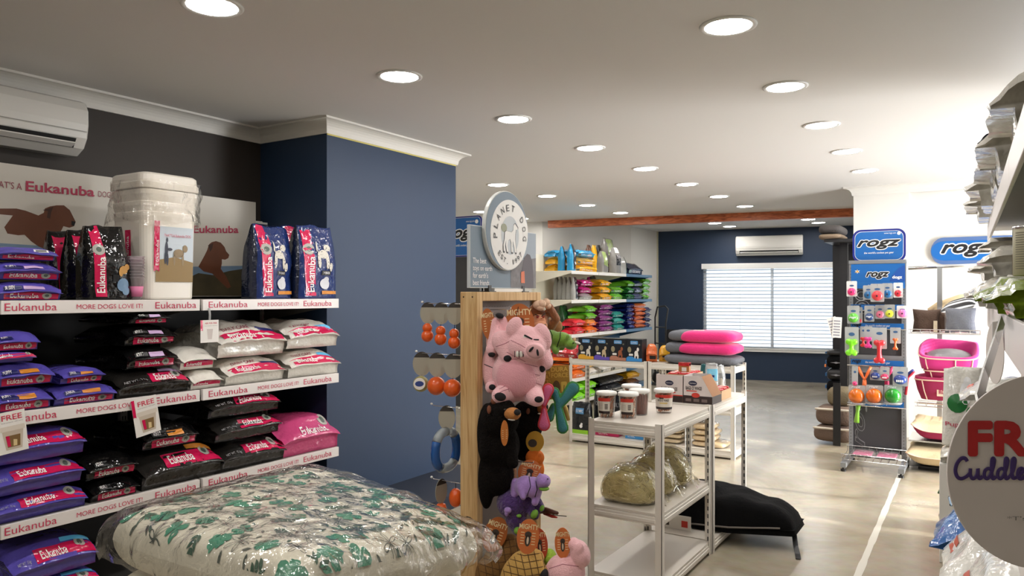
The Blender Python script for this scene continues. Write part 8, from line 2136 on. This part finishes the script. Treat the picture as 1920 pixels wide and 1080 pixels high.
for k, (yc, W, z, Hh, out, words) in enumerate(((5.02, 0.44, 1.961, 0.17, 0.085, 'silver bag at the far end of the top rack shelf'), (4.42, 0.46, 1.961, 0.21, 0.075, 'silver bag second from the far end of the top rack shelf'), (3.80, 0.50, 1.961, 0.24, 0.045, 'silver bag third from the far end of the top rack shelf'), (3.25, 0.46, 1.961, 0.22, 0.045, 'silver bag fourth from the far end of the top rack shelf'), (2.68, 0.48, 1.961, 0.26, 0.02, 'silver bag nearest the camera on the top rack shelf'),
        (4.95, 0.50, 1.476, 0.138, 0.085, 'silver bag at the far end of the second rack shelf, bottom'), (4.95, 0.46, 1.616, 0.135, 0.065, 'silver bag at the far end of the second rack shelf, middle'), (4.92, 0.42, 1.753, 0.10, 0.02, 'silver bag at the far end of the second rack shelf, top'),
        (4.30, 0.46, 1.476, 0.15, 0.06, 'silver bag inward of the far stack on the second rack shelf, lower'), (4.28, 0.44, 1.628, 0.15, 0.03, 'silver bag inward of the far stack on the second rack shelf, upper'), (3.68, 0.46, 1.476, 0.15, 0.02, 'silver bag behind the olive bag on the second rack shelf'))):
    near_bag(yc, W, z, Hh, silver, words, out, code if k != 3 else code+[('band', 'blue_window', rect(0.3, 0.8, 0.36, 0.56), M('silver_blue', (110, 130, 170), 0.3))])
near_bag(2.62, 0.42, 1.476, 0.115, olive, 'olive green bag below the can on the second rack shelf', 0.035, [('band', 'orange_panel', rect(0.05, 0.3, 0.1, 0.26), M('can_orange', (176, 110, 50), 0.4))], cat='bag of pet food')
near_bag(3.14, 0.34, 1.476, 0.13, olive, 'olive green bag farther from the camera on the second rack shelf', 0.05, None, cat='bag of pet food')
c = thing('food_can', 'tall food can with pale printed label on the olive bag', 'can', (fx(2.62)+0.062, 2.60, 1.594), rot=PI)
MB().lathe([(0.052, 0), (0.055, 0.003), (0.055, 0.135), (0.052, 0.140), (0.048, 0.136), (0, 0.135)], M('can_label', (166, 160, 132), 0.45), seg=32).build('can_body', c, smooth=True)
MB().lathe([(0.0555, 0.134), (0.0565, 0.139), (0.0555, 0.143), (0.050, 0.142)], chrome, seg=32).build('rim', c, smooth=True)
mb = MB()
for k in range(16): mb.grid(lambda u, v, k=k: Vector((0.0556*math.cos(0.5+1.4*u), 0.0556*math.sin(0.5+1.4*u), 0.02+0.0068*k+0.002*v)), 8, 1, M('can_ink', (110, 106, 92), 0.6))
mb.build('label_print', c)
MB().grid(lambda u, v: Vector((0.0558*math.cos(-0.35+0.5*u), 0.0558*math.sin(-0.35+0.5*u), 0.115+0.018*v)), 6, 1, olive).build('green_panel', c); MB().grid(lambda u, v: Vector((0.0558*math.cos(-0.35+0.35*u), 0.0558*math.sin(-0.35+0.35*u), 0.005+0.06*v)), 6, 1, M('can_orange')).build('orange_panel', c)
# containers on the third shelf
for k, (yc, m, words) in enumerate(((2.35, M('jar_green', (120, 122, 86), 0.35), 'olive food carton on the third rack shelf behind the FREE sign'), (2.75, M('jar_black', (50, 52, 58), 0.35), 'black and grey food carton on the third rack shelf'), (3.15, M('jar_pale', (176, 172, 154), 0.4), 'pale food carton on the third rack shelf'))):
    b = thing('food_carton', words, 'carton', (fx(yc)+0.14, yc, 0.981), 'cartons on the third rack shelf')
    MB().box(-0.08, 0.2, -0.13, 0.13, 0, 0.30, m).build('carton', b, bevel=0.004); MB().box(-0.083, -0.08, -0.10, 0.10, 0.05, 0.25, lab_w).build('front_label', b)
for yc, W, z, Hh, m, out, words in ((4.35, 0.40, 0.981, 0.16, film_white, 0.09, 'white and grey bag on the third rack shelf'), (3.75, 0.42, 0.981, 0.16, silver, 0.05, 'silver bag on the third rack shelf'), (3.42, 0.36, 0.501, 0.22, film_blue, 0.18, 'blue bag jutting out of the lowest rack shelf'), (3.40, 0.32, 0.722, 0.09, bagmat('bag_light_blue', (150, 180, 206), 0.25), 0.12, 'light blue bag on the jutting blue one'),
        (2.95, 0.40, 0.501, 0.28, film_white, 0.14, 'white bag between the blue bag and the large white bag'), (2.36, 0.56, 0.501, 0.36, film_white, 0.11, 'large white bag with red and blue print under the FREE sign')):
    near_bag(yc, W, z, Hh, m, words, out, [('band', 'red_panel', rect(0.3, 0.55, 0.40, 0.48), M('panel_red', (196, 84, 60), 0.4)), ('oval', 'blue_mark', [(0.45, 0.70, 0.05, 0.04)], M('mark_blue', (60, 66, 130), 0.4))] if m is film_white else None, lip=0.06)
# white bin at the rack's far end with bags on it
bx0, bx1, by0, by1 = -0.205, 0.015, 4.95, 5.45
o = thing('display_bin', 'plain white display bin at the end of the rack on the floor', 'bin', ((bx0+bx1)/2, (by0+by1)/2, 0), world=True)
MB().box(bx0, bx1, by0, by1, 0, 0.57, white_metal).build('panel_body', o, bevel=0.004); MB().box(bx0+0.02, bx1, by0+0.02, by1, 0.0, 0.02, steel_dark).build('foot_plinth', o)
gb = [('oval', 'green_print', [(0.35, 0.55, 0.25, 0.12, 0.5), (0.7, 0.42, 0.15, 0.10)], M('print_green', (36, 120, 60), 0.35)), ('oval', 'dog_print', [(0.55, 0.68, 0.14, 0.14), (0.6, 0.82, 0.10, 0.06)], white_sign), ('text', 'lettering', 'Kitty Clumping', (0.08, 0.75, 0.24, 0.31), M('print_pink', (196, 90, 110), 0.4)), ('band', 'blue_edge', rect(0.85, 1.0, 0.2, 0.5), film_blue), ('band', 'red_mark', rect(0.74, 0.9, 0.66, 0.74), M('panel_red'))]
gb[2] = ('text', 'lettering', 'Puppy', (0.08, 0.6, 0.24, 0.31), M('print_pink', (196, 90, 110), 0.4))
standing_bag((-0.09, 5.10, 0.66), -PI/2+0.05, 0.21, 0.13, 0.46, film_white, gb, 'white bag with green print standing on the folded bag at the rack end', group='bags at the rack end', amp=0.012, top=0.55, gus=0.6)
lying_bag((-0.10, 4.97, 0.571), -PI/2, 0.20, 0.30, 0.088, silver, [], 'grey folded bag lying on the white bin at the rack end', group='bags at the rack end', lip=0.03, amp=0.012)
for k, (m, words) in enumerate(((bagmat('cat_brown', (96, 70, 50), 0.3), 'brown bag on the floor peeking out past the white bin'), (bagmat('cat_green', (60, 90, 50), 0.3), 'green bag peeking out past the white bin above the brown one'))):
    lying_bag((-0.215, 5.70, 0.001+0.19*k), PI, 0.30, 0.25, 0.17, m, [], words, group='bags beyond the white bin', lip=0.02)
# ------------------------------------------------------------------ round FREE signs clipped to the rack
sign_face = M('free_sign_face', (214, 206, 200), 0.5); free_red = M('free_red', (186, 36, 38), 0.5); free_violet = M('free_violet', (66, 44, 108), 0.5)
CURS = ((0.0, [(0.80, 0.86), (0.66, 1.0), (0.40, 0.98), (0.14, 0.72), (0.05, 0.38), (0.18, 0.08), (0.45, 0.0), (0.78, 0.12), (1.0, 0.30)]),
        (1.0, [(0.0, 0.50), (0.0, 0.20), (0.10, 0.02), (0.28, 0.04), (0.44, 0.24), (0.48, 0.50), (0.48, 0.14), (0.60, 0.0), (0.78, 0.12)]),
        (1.85, [(0.50, 0.40), (0.30, 0.50), (0.08, 0.38), (0.04, 0.12), (0.20, 0.0), (0.40, 0.16), (0.58, 0.52), (0.66, 0.90), (0.58, 1.0), (0.52, 0.84), (0.50, 0.20), (0.60, 0.0), (0.78, 0.10)]),
        (2.70, [(0.50, 0.40), (0.30, 0.50), (0.08, 0.38), (0.04, 0.12), (0.20, 0.0), (0.40, 0.16), (0.58, 0.52), (0.66, 0.90), (0.58, 1.0), (0.52, 0.84), (0.50, 0.20), (0.60, 0.0), (0.78, 0.10)]),
        (3.50, [(0.0, 0.10), (0.22, 0.40), (0.34, 0.86), (0.26, 1.0), (0.16, 0.84), (0.14, 0.24), (0.22, 0.02), (0.42, 0.06)]),
        (3.95, [(0.02, 0.10), (0.28, 0.24), (0.40, 0.40), (0.30, 0.50), (0.12, 0.42), (0.06, 0.18), (0.18, 0.0), (0.42, 0.04), (0.60, 0.20)]))
def smooth_path(p, n=5):
    out = []
    for i in range(len(p)-1):
        a = p[max(0, i-1)]; b = p[i]; c = p[i+1]; d = p[min(len(p)-1, i+2)]
        for k in range(n):
            t = k/n
            out.append(tuple(0.5*((2*b[q])+(-a[q]+c[q])*t+(2*a[q]-5*b[q]+4*c[q]-d[q])*t*t+(-a[q]+3*b[q]-3*c[q]+d[q])*t**3) for q in (0, 1)))
    return out+[p[-1]]
def free_sign(c, ux, r, label, arm):
    o = thing('round_sign', label, 'sign', c, 'round FREE signs on the near rack', world=True)
    X = frame_at(c, ux, UP); s = r/184.0; ux = Vector(ux).normalized()
    MB().prism(circle(r, 72), -0.0025, 0.0, sign_face, X).build('disc', o, bevel=0.0006)
    MB().fat_text('FREE', X @ Vector((-142*s, 34*s, 0.0006)), ux, UP, 206*s, 58*s, free_red, 4.5*s, off=0.0004, n=12).build('lettering', o)
    mb = MB()
    for ox, pts in CURS:
        pp = smooth_path([((-171+29.5*(ox+q[0]))*s, (-12+(q[1]*38))*s) for q in pts])
        mb.tube([X @ Vector((a, b, 0.0010)) for a, b in pp], 3.6*s, free_violet, 6)
    mb.v = [tuple(X @ Vector((q.x, q.y, 0.0008+0.25*max(0, q.z)))) for q in [X.inverted() @ Vector(v) for v in mb.v]]
    mb.build('script_lettering', o)
    MB().text("*T's & C's apply", X @ Vector((-74*s, -92*s, 0.0006)), ux, UP, 150*s, 10*s, M('grey_ink')).build('small_lettering', o)
    if arm:
        w0, a0 = 0.010, [Vector(p) for p in arm]
        d = (a0[1]-a0[0]).normalized(); side = d.cross(Vector((0, 0, 1)).cross(d)).normalized()
        sd = d.cross(RY).normalized()
        mb = MB(); vs = []
        for p in a0: vs += [p-sd*w0, p+sd*w0]
        mb.add(vs, [(2*i, 2*i+1, 2*i+3, 2*i+2) for i in range(len(a0)-1)], film_mat('arm_plastic', (220, 216, 208), 0.35, 0.0, 5, 0.15))
        m_ = mb.build('clip_arm', o); m_.modifiers.new('thick', 'SOLIDIFY').thickness = 0.003
    return o
T1 = 0.90
free_sign(Q(1960, 885, T1), RX, 184*T1/FPX, 'large round white FREE sign with red and violet lettering, closest to the camera', (Q(1878, 600, 1.55), Q(1866, 640, 1.42), Q(1846, 700, 1.2), Q(1832, 752, 1.0), Q(1836, 770, 0.905)))
T2 = 2.55
free_sign(Q(1866, 662, T2), Vector((-0.16, 0.0, 0))+RX*0.42+RY*0.75, 0.105, 'small round FREE sign seen almost edge on behind the clear arm', (Q(1866, 603, T2-0.02), Q(1866, 625, T2-0.01), Q(1866, 662, T2+0.012)))
